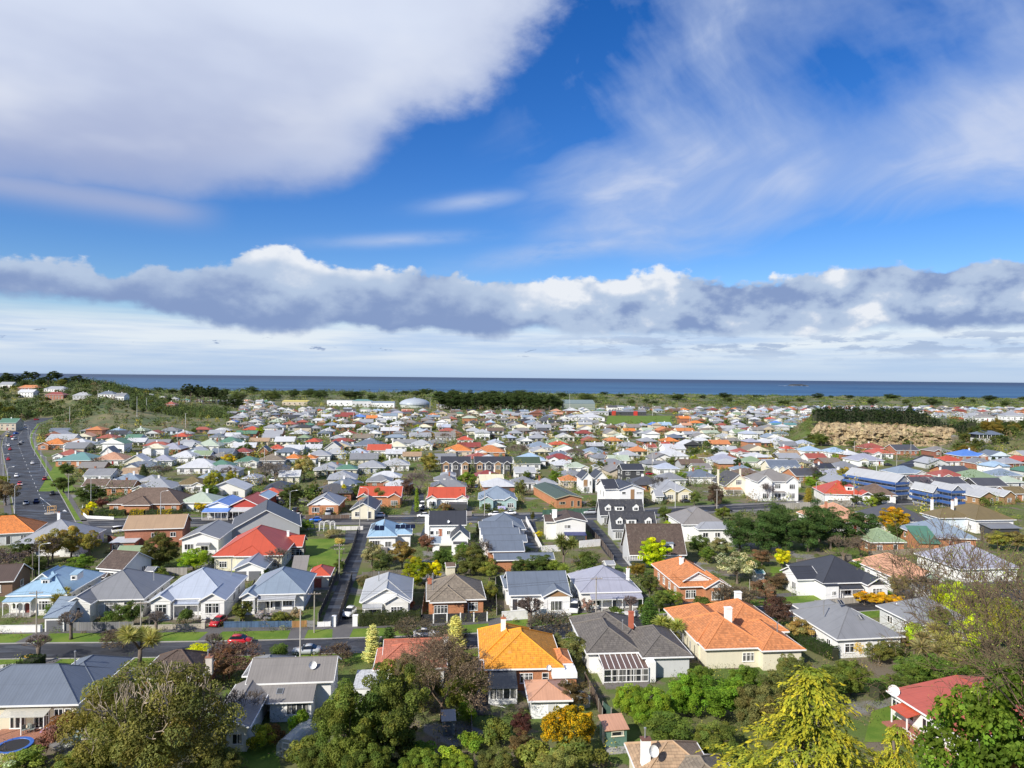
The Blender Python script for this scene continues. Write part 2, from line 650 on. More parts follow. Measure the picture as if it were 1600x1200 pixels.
 b.inputs['Roughness'].default_value=.85
 M['paling']=m
 # car
 m,nt,b=new_mat('car_paint')
 setcol(nt,b,objcol(nt))
 b.inputs['Roughness'].default_value=.28
 b.inputs['Coat Weight'].default_value=.6
 b.inputs['Coat Roughness'].default_value=.06
 M['car']=m
 M['rubber']=plain('rubber',(.02,.02,.022),.8)
 M['metal']=plain('grey_metal',(.42,.43,.44),.4,.6)
 m,nt,b=new_mat('lamp_lens')
 b.inputs['Base Color'].default_value=(.75,.77,.8,1)
 b.inputs['Roughness'].default_value=.1
 M['lens']=m
 m,nt,b=new_mat('tail_lens')
 b.inputs['Base Color'].default_value=(.35,.01,.01,1)
 b.inputs['Roughness'].default_value=.15
 M['tail']=m
 # plants
 def leafmat(name,trans=.35,rough=.6,spec=.12):
  m,nt,b=new_mat(name)
  t=attrcol(nt)
  n=noise(worldpos(nt),.5,4,.6)
  c=mulc(mulc(objcol(nt),t),.72+n*.56)
  setcol(nt,b,c)
  b.inputs['Roughness'].default_value=rough
  b.inputs['Specular IOR Level'].default_value=spec
  tr=nt.nodes.new('ShaderNodeBsdfTranslucent')
  nt.links.new(mulc(c,(1.15,1.25,.7)),tr.inputs[0])
  mx=nt.nodes.new('ShaderNodeMixShader')
  mx.inputs[0].default_value=trans
  nt.links.new(b.outputs[0],mx.inputs[1])
  nt.links.new(tr.outputs[0],mx.inputs[2])
  nt.links.new(mx.outputs[0],nt.nodes['Material Output'].inputs[0])
  return m
 M['leaf']=leafmat('leaf',.38)
 M['needle']=leafmat('needle',.22,.65,.12)
 # far shrub mass: colour held by its own attribute only
 m,nt,b=new_mat('shrub_leaf')
 setcol(nt,b,attrcol(nt))
 b.inputs['Roughness'].default_value=.7
 b.inputs['Specular IOR Level'].default_value=.15
 M['shrub']=m
 m,nt,b=new_mat('bark')
 n=noise(worldpos(nt),3.0,6,.7)
 setcol(nt,b,mulc(objcol(nt),.5+n))
 b.inputs['Roughness'].default_value=.9
 M['bark']=m
 # far houses: attribute colour
 m,nt,b=new_mat('far_house_paint')
 n=noise(worldpos(nt),.3,4,.6)
 setcol(nt,b,mulc(attrcol(nt),.85+n*.3))
 b.inputs['Roughness'].default_value=.6
 M['far']=m
 # quarry rock
 m,nt,b=new_mat('quarry_rock')
 wp=worldpos(nt)
 x,y,z=xyz(wp)
 n=noise(wp,.22,8,.66)
 n2=noise(vec(x*.5,y*.5,z*1.3),1.0,6,.7)
 c=mixc(sstep(.35,.66,n),(.3,.215,.12),(.48,.385,.22))
 c=mixc(sstep(.5,.64,n2),c,(.1,.07,.045))
 c=mixc(sstep(.54,.6,noise(wp,.55,6,.7))*.7,c,(.14,.095,.055))
 c=mixc(sstep(.6,.72,noise(wp,.14,6,.7)),c,(.06,.08,.03))
 setcol(nt,b,c)
 bump(nt,b,noise(wp,.5,8,.7),1.0,.8)
 b.inputs['Roughness'].default_value=.95
 M['rock']=m
 # sea
 m,nt,b=new_mat('sea_water')
 wp=worldpos(nt)
 x,y,z=xyz(wp)
 ln=noise(vec(x*.0006,y*.0032,.0),1.0,7,.66)
 c=mixc(sstep(.38,.62,ln),(.026,.075,.16),(.056,.135,.235))
 c=mixc(sstep(2600.0,14000.0,y),c,(.036,.062,.115))
 wc=noise(vec(x*.022,y*.055,.0),1.0,4,.6)
 cap=sstep(.735,.775,wc)*sstep(5200.0,2400.0,y)
 setcol(nt,b,mixc(cap,c,(.75,.78,.8)))
 b.inputs['Roughness'].default_value=.55
 b.inputs['Specular IOR Level'].default_value=.22
 bump(nt,b,noise(vec(x*.09,y*.16,.0),1.0,5,.65),.6,1.2)
 M['sea']=m
 m,nt,b=new_mat('sand')
 setcol(nt,b,mulc((.42,.36,.26),.8+noise(worldpos(nt),.05,5,.6)*.4))
 b.inputs['Roughness'].default_value=.95
 M['sand']=m
 # corrugated translucent roof, solar panel
 M['solar']=plain('solar_glass',(.012,.015,.03),.12,vary=.2)
 m,nt,b=new_mat('scaffold_wrap')
 n=noise(coords(nt),.9,5,.65)
 setcol(nt,b,mixc(n,(.025,.065,.22),(.06,.14,.36)))
 b.inputs['Roughness'].default_value=.6
 M['wrap']=m
 return M
M=make_materials()
# terrain
def ss(a,b,v):
 t=min(1.0,max(.0,(v-a)/(b-a)))
 return t*t*(3-2*t)
from mathutils import noise as mnoise
def hz(x,y):
 """Height of the ground."""
 if y<380:
  return 34.0*ss(74,-10,y)+(6.0*ss(58,30,y)if y<58 else .0)
 a=x/y
 z=.0
 # hill on the left with houses and pines
 k=ss(-.44,-.6,a)*ss(590+130*ss(-.585,-.64,a),950,y)*(1-ss(1000,1350,y))
 z+=34.0*k
 # quarry terrace on the right
 front=512-78*ss(.615,.68,a)
 rise=6 if a<.62 else 60
 k=ss(.405,.432,a)*ss(front-rise*.3,front+rise,y)*(1-ss(640,760,y))
 z+=(15.0-3.5*ss(.5,.66,a))*k
 # dunes
 k=ss(1250,1480,y)
 if k>0:
  n=mnoise.fractal(Vector((x*.006,y*.01,.3)),.7,2.0,4)
  z+=k*(3.0+3.2*max(-.6,n))*(1-ss(1900,2050,y))-6.0*ss(1950,2100,y)
 return z
def make_ground():
 xs=[-2600,-2200,-1900]+list(range(-1640,-200,20))+list(range(-200,200,8))+list(range(200,1641,20))+[1900,2200,2600]
 ys=[-300,-150,-60]+list(range(-20,80,6))+list(range(80,560,20))+list(range(560,1260,15))+list(range(1260,2121,24))
 me=bpy.data.meshes.new('ground')
 v=[(x,y,hz(x,y))for y in ys for x in xs]
 n=len(xs)
 f,mi=[],[]
 for j in range(len(ys)-1):
  for i in range(n-1):
   f.append((j*n+i,j*n+i+1,(j+1)*n+i+1,(j+1)*n+i))
   mi.append(1 if ys[j]>=1180 or(ys[j]>585 and xs[i]<-.45*ys[j])else 0)
 me.from_pydata(v,[],f)
 me.materials.append(M['ground'])
 me.materials.append(M['dune'])
 me.polygons.foreach_set('material_index',mi)
 me.polygons.foreach_set('use_smooth',[True]*len(f))
 setting(put('ground',me),'grassy flat of the suburb with dunes beyond')
 # sea
 b=MB()
 ys=[1900,2600,4000,8000,20000,60000,110000]
 for j in range(len(ys)-1):
  w0,w1=ys[j]*1.6+800,ys[j+1]*1.6+800
  b.poly([(-w0,ys[j],-3),(w0,ys[j],-3),(w1,ys[j+1],-3),(-w1,ys[j+1],-3)])
 setting(b.obj('sea',M['sea'],uv=False),'blue sea with scattered whitecaps reaching the horizon')
def sheet(name,pts,mat,z=.004,label=None):
 """Flat patch on the ground, outlined by photograph pixels."""
 p=[G(x,y,0)for x,y in pts]
 z+=.0007*len(CLEAR)
 p=[Vector((q.x,q.y,z))for q in p]
 a=sum(p[i].x*p[(i+1)%len(p)].y-p[(i+1)%len(p)].x*p[i].y for i in range(len(p)))
 if a<0:
  p.reverse()
 CLEAR.append([(q.x,q.y)for q in p])
 return setting(MB().poly(p).obj(name,mat),label)
CLEAR=[]
def inside(poly,x,y):
 c=False
 n=len(poly)
 for i in range(n):
  (x0,y0),(x1,y1)=poly[i],poly[(i+1)%n]
  if(y0>y)!=(y1>y)and x<(x1-x0)*(y-y0)/(y1-y0)+x0:
   c=not c
 return c
def offset_line(P,w):
 L,R=[],[]
 for i,p in enumerate(P):
  d=(P[min(i+1,len(P)-1)]-P[max(i-1,0)])
  d.z=0
  d.normalize()
  n=Vector((-d.y,d.x,0))
  L.append(p+n*w)
  R.append(p-n*w)
 return L,R
def smooth_line(P,k=6):
 """Catmull-Rom through the points."""
 out=[]
 n=len(P)
 for i in range(n-1):
  p0,p1,p2,p3=P[max(i-1,0)],P[i],P[i+1],P[min(i+2,n-1)]
  for j in range(k):
   t=j/k
   out.append(.5*((2*p1)+(p2-p0)*t+(2*p0-5*p1+4*p2-p3)*t*t+(3*p1-p0-3*p2+p3)*t**3))
 out.append(P[-1])
 return out
def strip(name,P,off0,off1,mat,z,label=None,thick=.0):
 L,_=offset_line(P,off1)
 R,_=offset_line(P,off0)
 b=MB()
 if thick<=0:
  pts=[(q.x,q.y,hz(q.x,q.y)+z)for q in L]+[(q.x,q.y,hz(q.x,q.y)+z)for q in R]
  n=len(P)
  b.mesh_faces(pts,[(i,i+n,i+n+1,i+1)for i in range(n-1)])
 else:
  n=len(P)
  pts=[]
  for zz in(z,z+thick):
   pts+=[(q.x,q.y,hz(q.x,q.y)+zz)for q in L]+[(q.x,q.y,hz(q.x,q.y)+zz)for q in R]
  fs=[]
  m=2*n
  for i in range(n-1):
   fs.append((m+i,m+i+n,m+i+n+1,m+i+1))
   fs.append((i,m+i,m+i+1,i+1))
   fs.append((i+n,i+n+1,m+i+n+1,m+i+n))
  fs.append((0,n,m+n,m))
  fs.append((n-1,m+n-1,m+2*n-1,2*n-1))
  b.mesh_faces(pts,fs)
 return setting(b.obj(name,mat),label)
def pxline(pts,z=.0):
 return[G(x,y,z)for x,y in pts]
ROADS=[]
def make_roads():
# the near street
 P=smooth_line(pxline([(-260,1024),(0,1018),(200,1016),(400,1012.5),(600,1007),(760,1000),(890,985),(1060,968),(1290,950),(1500,936),(1750,920)]))
 ROADS.append((P,5.0))
 strip('road',P,-3.3,3.3,M['asphalt'],.006,'dark asphalt street between the grass verges in front of the villas')
 for s in(-1,1):
  strip('kerb',P,s*3.42-.1,s*3.42+.1,M['concrete'],.0,None,.13)
 strip('grass_verge',P,3.52,8.0,M['lawn'],.05,'mown grass verge along the near street')
 strip('grass_verge',P,-7.0,-3.52,M['lawn'],.05)
 strip('footpath',P,8.0,10.3,M['path'],.055,'grey footpath in front of the villa fences')
 # driveways across the verge
 for q in([(20,1006),(45,1006.5),(88,986),(62,986)],[(304,1005),(326,1005),(352,984),(330,984)],[(448,1001),(474,1001),(482,983),(455,983)],[(519,999),(545,998),(553,981),(520,981)],
  [(762,989),(792,987),(786,965),(764,967)],[(40,1040),(80,1040),(98,1029),(62,1030)]):
  sheet('driveway',q,M['path'],.062)
  # the second street
 P=smooth_line(pxline([(60,826),(150,818.5),(300,815.5),(480,813),(660,811.5),(820,808),(940,805),(1060,798),(1250,789),(1420,783),(1650,772)]))
 ROADS.append((P,6.5))
 strip('road',P,-4.8,4.8,M['asphalt'],.006,'wet dark street running behind the red-roofed hall')
 for s in(-1,1):
  strip('kerb',P,s*4.92-.1,s*4.92+.1,M['concrete'],.0,None,.13)
  strip('footpath',P,s*6.4-1.3,s*6.4+1.3,M['path'],.05)
  # broad avenue on the left
 P=smooth_line(pxline([(78,834),(66,800),(57,775),(43,740),(31,710),(26,695),(27,682),(34,672)]))
 P+=[Vector((GD(44,662,640).x,640,0)),Vector((GD(62,657,690).x,690,0)),Vector((GD(84,655,730).x,730,0))]
 ROADS.append((P,11))
 strip('road',P,-7.4,7.4,M['asphalt'],.012,'broad wet avenue with traffic climbing towards the hill')
 strip('footpath',P,-10.5,-9.0,M['path'],.05)
 strip('grass_verge',P,-9.0,-7.6,M['lawn'],.045)
 strip('footpath',P,8.2,10.2,M['path'],.05)
 for s in(-1,1):
  strip('kerb',P[:-2],s*7.5-.1,s*7.5+.1,M['concrete'],.0,None,.13)
 L=P[4:-3]
 for i in range(0,len(L)-1):
  for off in(-1.0,):
   a,b2=L[i].lerp(L[i+1],.2),L[i].lerp(L[i+1],.5)
   d=(b2-a).normalized()
   n=Vector((-d.y,d.x,0))
   b=MB().poly([tuple(a+n*(off-.07)+Vector((0,0,.018))),tuple(a+n*(off+.07)+Vector((0,0,.018))),tuple(b2+n*(off+.07)+Vector((0,0,.018))),tuple(b2+n*(off-.07)+Vector((0,0,.018)))])
   setting(b.obj('lane_marking',M['paint'],uv=False))
   # splayed junction
 sheet('junction',[(20,802),(112,802),(140,808),(225,811),(225,823),(140,826),(60,838),(12,836)],M['asphalt'],.016)
 sheet('car_park',[(128,824),(185,824),(176,838),(118,838)],M['asphalt'],.02)
 # give-way markings and traffic island
 sheet('road_marking',[(97,799),(105,799.5),(101,796.5)],M['paint'],.024)
 sheet('road_marking',[(62,777),(63,777),(82,792),(81,792)],M['paint'],.024)
 sheet('road_marking',[(111,793),(112,793),(126,806),(124.5,806)],M['paint'],.024)
 # painted ring on the near street
 c=G(46,1025)
 b=MB()
 n=24
 pts=[(c.x+r*math.cos(2*math.pi*i/n),c.y+r*.95*math.sin(2*math.pi*i/n),.012)for r in(.52,.78)for i in range(n)]
 b.mesh_faces(pts,[(i,(i+1)%n,n+(i+1)%n,n+i)[::-1]for i in range(n)])
 setting(b.obj('road_marking',M['yellow_paint'],uv=False),'yellow ring painted round a hydrant cover on the near street')
 c2=MB().poly([(c.x-.2,c.y-.14,.012),(c.x+.2,c.y-.14,.012),(c.x+.2,c.y+.14,.012),(c.x-.2,c.y+.14,.012)])
 setting(c2.obj('hydrant_cover',M['yellow_paint'],uv=False))
 # lane climbing between the blocks
 P=smooth_line(pxline([(514,984),(531,935),(553,880),(566,836),(572,818)]))
 ROADS.append((P,3.0))
 strip('lane',P,-1.7,1.7,M['asphalt'],.022,'narrow asphalt lane between dark paling fences')
 P=smooth_line(pxline([(915,812),(940,840),(962,868),(985,885)]))
 ROADS.append((P,3.0))
 strip('lane',P,-2.2,2.2,M['asphalt'],.022,'dark shared drive beside the black-roofed townhouses')
 P=smooth_line(pxline([(1395,735),(1428,723),(1448,714),(1466,703)]))
 ROADS.append((P,5))
 strip('lane',P,-4.0,4.0,M['asphalt'],.02,'side street below the quarry')
 for q in([(733,1025),(752,1018),(768,1118),(740,1118)],[(812,806),(834,806),(846,862),(812,850)],[(533,958),(552,958),(552,980),(521,980)],[(665,817),(686,817),(678,842),(655,842)],[(640,806),(663,806),(662,772),(648,772)],
  [(440,905),(474,905),(470,962),(430,962)],[(540,829),(562,829),(556,848),(538,850)]):
  sheet('driveway',q,M['asphalt'],.03)
  # lawns
 for q in([(478,842),(540,842),(530,888),(470,888)],[(350,860),(392,860),(380,900),(345,900)],[(690,858),(720,850),(712,890),(680,890)],[(1205,886),(1250,886),(1250,905),(1200,908)],[(1268,933),(1330,930),(1330,938),(1275,944)],[(1440,868),(1490,868),(1486,886),(1462,886)],
  [(1362,1112),(1412,1096),(1420,1160),(1350,1160)],[(1290,1060),(1380,1060),(1385,1080),(1300,1085)],[(355,1168),(430,1168),(430,1200),(340,1200)],[(400,1150),(432,1150),(440,1215),(385,1215)],[(470,990),(560,986),(560,996),(468,999)],[(100,703),(60,768),(120,768),(100,740)],
  [(30,1160),(58,1150),(58,1185),(20,1200)],[(700,835),(740,835),(735,850),(700,850)]):
  sheet('lawn',q,M['lawn'],.035)
  # rugby ground and far paddocks
 sheet('playing_field',[(946,663),(950,650),(1050,650),(1050,662)],M['lawn'],.03,'bright green playing field before the red sheds')
 sheet('playing_field',[(1205,634),(1212,622.5),(1330,623),(1335,633)],M['lawn'],.03)
 # bank below the hill gets its own rough grass from the ground; a beach strip behind the dunes
 b=MB().poly([(-3200,1990,.6),(3200,1990,.6),(3200,2090,-3.4),(-3200,2090,-3.4)])
 setting(b.obj('beach',M['sand'],uv=False))
def make_cliff():
 n,m=230,32
 pts,fs=[],[]
 for i in range(n):
  u=i/(n-1)
  a=.418+(.64-.418)*u
  top=15.6-3.5*ss(.5,.66,a)-11*ss(.437,.418,a)+1.6*mnoise.fractal(Vector((a*60,1.0,.0)),.8,2.0,4)
  for j in range(m):
   w=j/(m-1)
   y=498+15*w**1.3
   z=top*w*1.01-.3
   p=Vector((a*y,y,z))
   q0=mnoise.noise(Vector((p.x*.2,z*.3,3.0)))*1.2
   q1=mnoise.cell(Vector((p.x*.3+7+q0,z*.42+q0,2.0)))+.7*mnoise.cell(Vector((p.x*.12,z*.2,4.0)))
   q2=mnoise.fractal(Vector((p.x*.1,z*.22,5.0)),.8,2.1,5)
   q3=mnoise.fractal(Vector((p.x*.5,z*.7,9.0)),.8,2.1,3)
   k=math.sin(math.pi*min(1,w*1.15))
   q4=abs(mnoise.fractal(Vector((p.x*.07,z*.06,12.0)),.8,2.1,4))
   p.y+=k*(q1*2.4+q2*3.6+q3*1.2+q4*5.0)
   pts.append(p)
 for i in range(n-1):
  for j in range(m-1):
   fs.append((i*m+j,(i+1)*m+j,(i+1)*m+j+1,i*m+j+1))
 setting(MB().mesh_faces(pts,fs).obj('quarry_cliff',M['rock'],uv=False),'ochre rock face of an old quarry below a long dark hedge')
make_ground()
make_roads()
make_cliff()
# plants
def leaf_mesh(name,C,N,size,tint,mat,aspect=.55,jitter=.7,down=None,rng=NR):
 """One leaf-shaped quad per centre."""
 n=len(C)
 nn=N+rng.normal(0,jitter,(n,3))
 nn/=np.linalg.norm(nn,axis=1)[:,None]+1e-9
 t=rng.normal(0,1,(n,3))if down is None else down+rng.normal(0,.35,(n,3))
 t-=(t*nn).sum(1)[:,None]*nn
 t/=np.linalg.norm(t,axis=1)[:,None]+1e-9
 b=np.cross(nn,t)
 s=(np.ones(n)*size if np.isscalar(size)else size)[:,None]*rng.uniform(.65,1.35,(n,1))
 v=np.empty((n,4,3))
 v[:,0]=C-t*s
 v[:,1]=C+b*s*aspect
 v[:,2]=C+t*s
 v[:,3]=C-b*s*aspect
 me=bpy.data.meshes.new(name)
 me.vertices.add(4*n)
 me.vertices.foreach_set('co',v.reshape(-1).astype(np.float32))
 me.loops.add(4*n)
 me.loops.foreach_set('vertex_index',np.arange(4*n,dtype=np.int32))
 me.polygons.add(n)
 me.polygons.foreach_set('loop_start',np.arange(0,4*n,4,dtype=np.int32))
 a=me.attributes.new('tint','FLOAT_COLOR','FACE')
 cc=np.ones((n,4),np.float32)
 cc[:,:3]=np.clip(tint,.0,4.0)
 a.data.foreach_set('color',cc.reshape(-1))
 me.materials.append(mat)
 me.update(calc_edges=True)
 return me
def sphere_pts(n,rng=NR):
 p=rng.normal(0,1,(n,3))
 return p/np.linalg.norm(p,axis=1)[:,None]
def tints(n,base,spread,rng=NR):
 """n tints round base: brightness and a little hue."""
 br=rng.uniform(1-spread,1+spread,(n,1))
 hue=rng.normal(0,spread*.25,(n,1))
 return np.array(base)[None,:]*br*np.concatenate([1+hue,np.ones((n,1)),1-hue*.5],1)
def crown_pts(rng,R,Z,nclump,leaves,cr=(.24,.42),flat=.8,hollow=.45,dome=False,spread=.3):
 """Leaf centres, normals and tints of a clumped crown of radius R and half height Z centred on the origin."""
 cl=[]
 while len(cl)<nclump:
  p=rng.uniform(-1,1,3)
  r=np.linalg.norm(p)
  if r>1 or r<hollow*rng.uniform(.6,1.2):
   continue
  if dome and p[2]<-.35:
   continue
  cl.append(p)
 cl=np.array(cl)
 irregular=1+.22*np.sin(np.arctan2(cl[:,1],cl[:,0])*rng.integers(2,4)+rng.uniform(0,6))*.8
 cl=cl*irregular[:,None]*np.array([R*.8,R*.8,Z*.82])
 rad_=rng.uniform(cr[0],cr[1],nclump)*R
 w=rad_**2
 idx=rng.choice(nclump,leaves,p=w/w.sum())
 d=sphere_pts(leaves,rng)
 d[:,2]=np.abs(d[:,2])*np.where(rng.random(leaves)<.72,1,-1)
 rr=rad_[idx]*(.62+.42*rng.random(leaves)**.6)
 C=cl[idx]+d*rr[:,None]*np.array([1,1,flat])
 N=d+np.array([0,0,.35])
 ct=tints(nclump,(1,1,1),spread,rng)
 T=ct[idx]*tints(leaves,(1,1,1),.16,rng)
 return C,N,T,cl,rad_
def trunk_mesh(name,rng,h,r,targets,n=7):
 b=MB()
 lean=Vector((rng.normal(0,.04)*h,rng.normal(0,.04)*h,0))
 prev,pr=Vector((0,0,-.15)),r*1.35
 K=4
 joints=[]
 for k in range(1,K+1):
  p=Vector((0,0,h*k/K))+lean*(k/K)+Vector((rng.normal(0,r*.4),rng.normal(0,r*.4),0))
  q=r*(1-.55*k/K)
  b.tube(prev,p,pr,q,n,caps=(k==K))
  joints.append((p,q))
  prev,pr=p,q
 for t in targets:
  a,q=joints[int(rng.integers(1,K))]
  t=Vector(t)
  mid=a.lerp(t,.5)+Vector((0,0,.12*(t-a).length))
  b.tube(a,mid,q*.55,q*.36,5,caps=False)
  b.tube(mid,t,q*.36,q*.08,5,caps=False)
 me=b.mesh(name,M['bark'],uv=False,smooth=True)
 return me
PROTO={}
def proto(kind,crown,trunk=None,height=1.0,width=1.0):
 PROTO.setdefault(kind,[]).append((crown,trunk,height,width))
def p_broad(kind,seed,h,R,th,nclump,leaves,ls,mat='leaf',dome=False,spread=.3,flat=.8,hollow=.45,cr=(.24,.42),aspect=.55,two=None):
 rng=np.random.default_rng(seed)
 Z=(h-th)/2
 C,N,T,cl,rd=crown_pts(rng,R,Z,nclump,leaves,cr,flat,hollow,dome,spread)
 C[:,2]+=th+Z
 if two:
  k=rng.random(len(C))<two[0]
  T[k]=T[k]*np.array(two[1])
 keep=C[:,2]>.03
 me=leaf_mesh(kind+'_crown',C[keep],N[keep],ls,T[keep],M[mat],aspect,rng=rng)
 tm=None
 if th>.2:
  tg=cl[rng.choice(len(cl),min(10,len(cl)),replace=False)]+np.array([0,0,th+Z])
  tm=trunk_mesh(kind+'_trunk',rng,th+Z*.7,max(.1,h*.028),tg)
 proto(kind,me,tm,h,R*2)
def p_conifer(kind,seed,h,R,leaves,ls,droop=.3,shape=.75,mat='needle',tip=None,th=.4,aspect=.3,whorls=16,ragged=.7,thin=1.0):
 """Cone of layered boughs."""
 rng=np.random.default_rng(seed)
 Cs,Ns,Ts,Ds,tg=[],[],[],[],[]
 per=leaves//(whorls*7)
 for w in range(whorls):
  f=w/whorls
  z0=th+(h-th)*(f**.9)*.97
  L=R*(1-f)**shape*rng.uniform(.85,1.12)+.05*R
  nb=7 if f<.8 else 5
  for b in range(nb):
   az=2*math.pi*(b+rng.uniform(-.3,.3))/nb+w*.9
   Lb=L*rng.uniform(ragged,1.2)
   m=max(6,int(per*(Lb/R+.15)*1.4))
   s=rng.random(m)**.7
   out=np.array([math.cos(az),math.sin(az),.0])
   side=np.array([-out[1],out[0],.0])
   rise=.25*Lb
   p=out[None]*(s*Lb)[:,None]
   p[:,2]+=z0+rise*s-(droop+.25)*Lb*s*s
   sp=thin*(.26*Lb*(1.15-s)+.06*R)
   p+=side[None]*(rng.normal(0,1,m)*sp)[:,None]
   p[:,2]+=rng.normal(0,.05*R,m)-rng.random(m)*.05*R
   Cs.append(p)
   Ns.append(np.tile(np.array([0,0,1.0])+out*.5,(m,1)))
   Ds.append(np.tile(out*.8+np.array([0,0,-droop*1.6]),(m,1)))
   base=tints(1,(1,1,1),.18,rng)
   t=base*tints(m,(1,1,1),.18,rng)
   if tip is not None:
    k=np.clip((s-.25)/.6,0,1)[:,None]
    t=t*((1-k)*np.array([.45,.62,.7])+k*np.array(tip))
   Ts.append(t)
   if rng.random()<.25:
    tg.append(tuple(p[np.argmax(s)]))
 C,N,T,D=map(np.concatenate,(Cs,Ns,Ts,Ds))
 keep=C[:,2]>.03
 me=leaf_mesh(kind+'_crown',C[keep],N[keep],ls,T[keep],M[mat],aspect,.6,D[keep],rng)
 tm=trunk_mesh(kind+'_trunk',rng,h*.9,h*.022,[])
 proto(kind,me,tm,h,R*2)
def p_spray(kind,seed,h,R,whorls=17,shape=1.0):
 """Weeping conifer: boughs set with drooping feathery sprays."""
 rng=np.random.default_rng(seed)
 Cs,Ns,Ds,Ts=[],[],[],[]
 for w in range(whorls):
  f=w/whorls
  L=R*(1-f)**shape*rng.uniform(.85,1.1)+.12
  z0=.6+(h-.6)*f**.92
  nb=9 if f<.7 else 6
  for b in range(nb):
   az=2*math.pi*(b+rng.uniform(-.35,.35))/nb+w*.7
   Lb=L*rng.uniform(.5,1.2)
   out=np.array([math.cos(az),math.sin(az),.0])
   side=np.array([-out[1],out[0],.0])
   tone=tints(1,(1,1,1),.16,rng)
   for k in range(int(6+16*Lb/R)):
    s=rng.uniform(.18,1.0)
    p=out*s*Lb+side*rng.normal(0,.16*Lb*(1.1-s)+.08)
    p[2]=z0+.38*s*Lb-.42*Lb*s*s
    d=out*rng.uniform(.4,1.0)+side*rng.normal(0,.55)+np.array([0,0,rng.uniform(.0,.35)])
    n=int(rng.integers(13,22))
    t=np.linspace(0,1,n)[:,None]
    ln=rng.uniform(.7,1.5)*(.6+.5*Lb/R)
    C=p[None]+d[None]*t*ln+np.array([0,0,-1.0])[None]*(t**1.8)*ln*rng.uniform(.5,1.1)
    C=C+rng.normal(0,.055,(n,3))*(1.2-.6*t)
    Cs.append(C)
    Ns.append(np.tile(np.array([0,0,1.0])+out*.6,(n,1)))
    Ds.append(d[None]+np.array([0,0,-1.8])[None]*t)
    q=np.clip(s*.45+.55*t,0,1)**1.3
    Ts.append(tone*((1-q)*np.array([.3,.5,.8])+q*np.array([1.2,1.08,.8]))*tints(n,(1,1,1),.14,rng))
 C,N,D,T=map(np.concatenate,(Cs,Ns,Ds,Ts))
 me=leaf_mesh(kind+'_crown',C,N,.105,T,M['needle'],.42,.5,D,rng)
 proto(kind,me,trunk_mesh(kind+'_trunk',rng,h*.9,h*.022,[]),h,R*2)
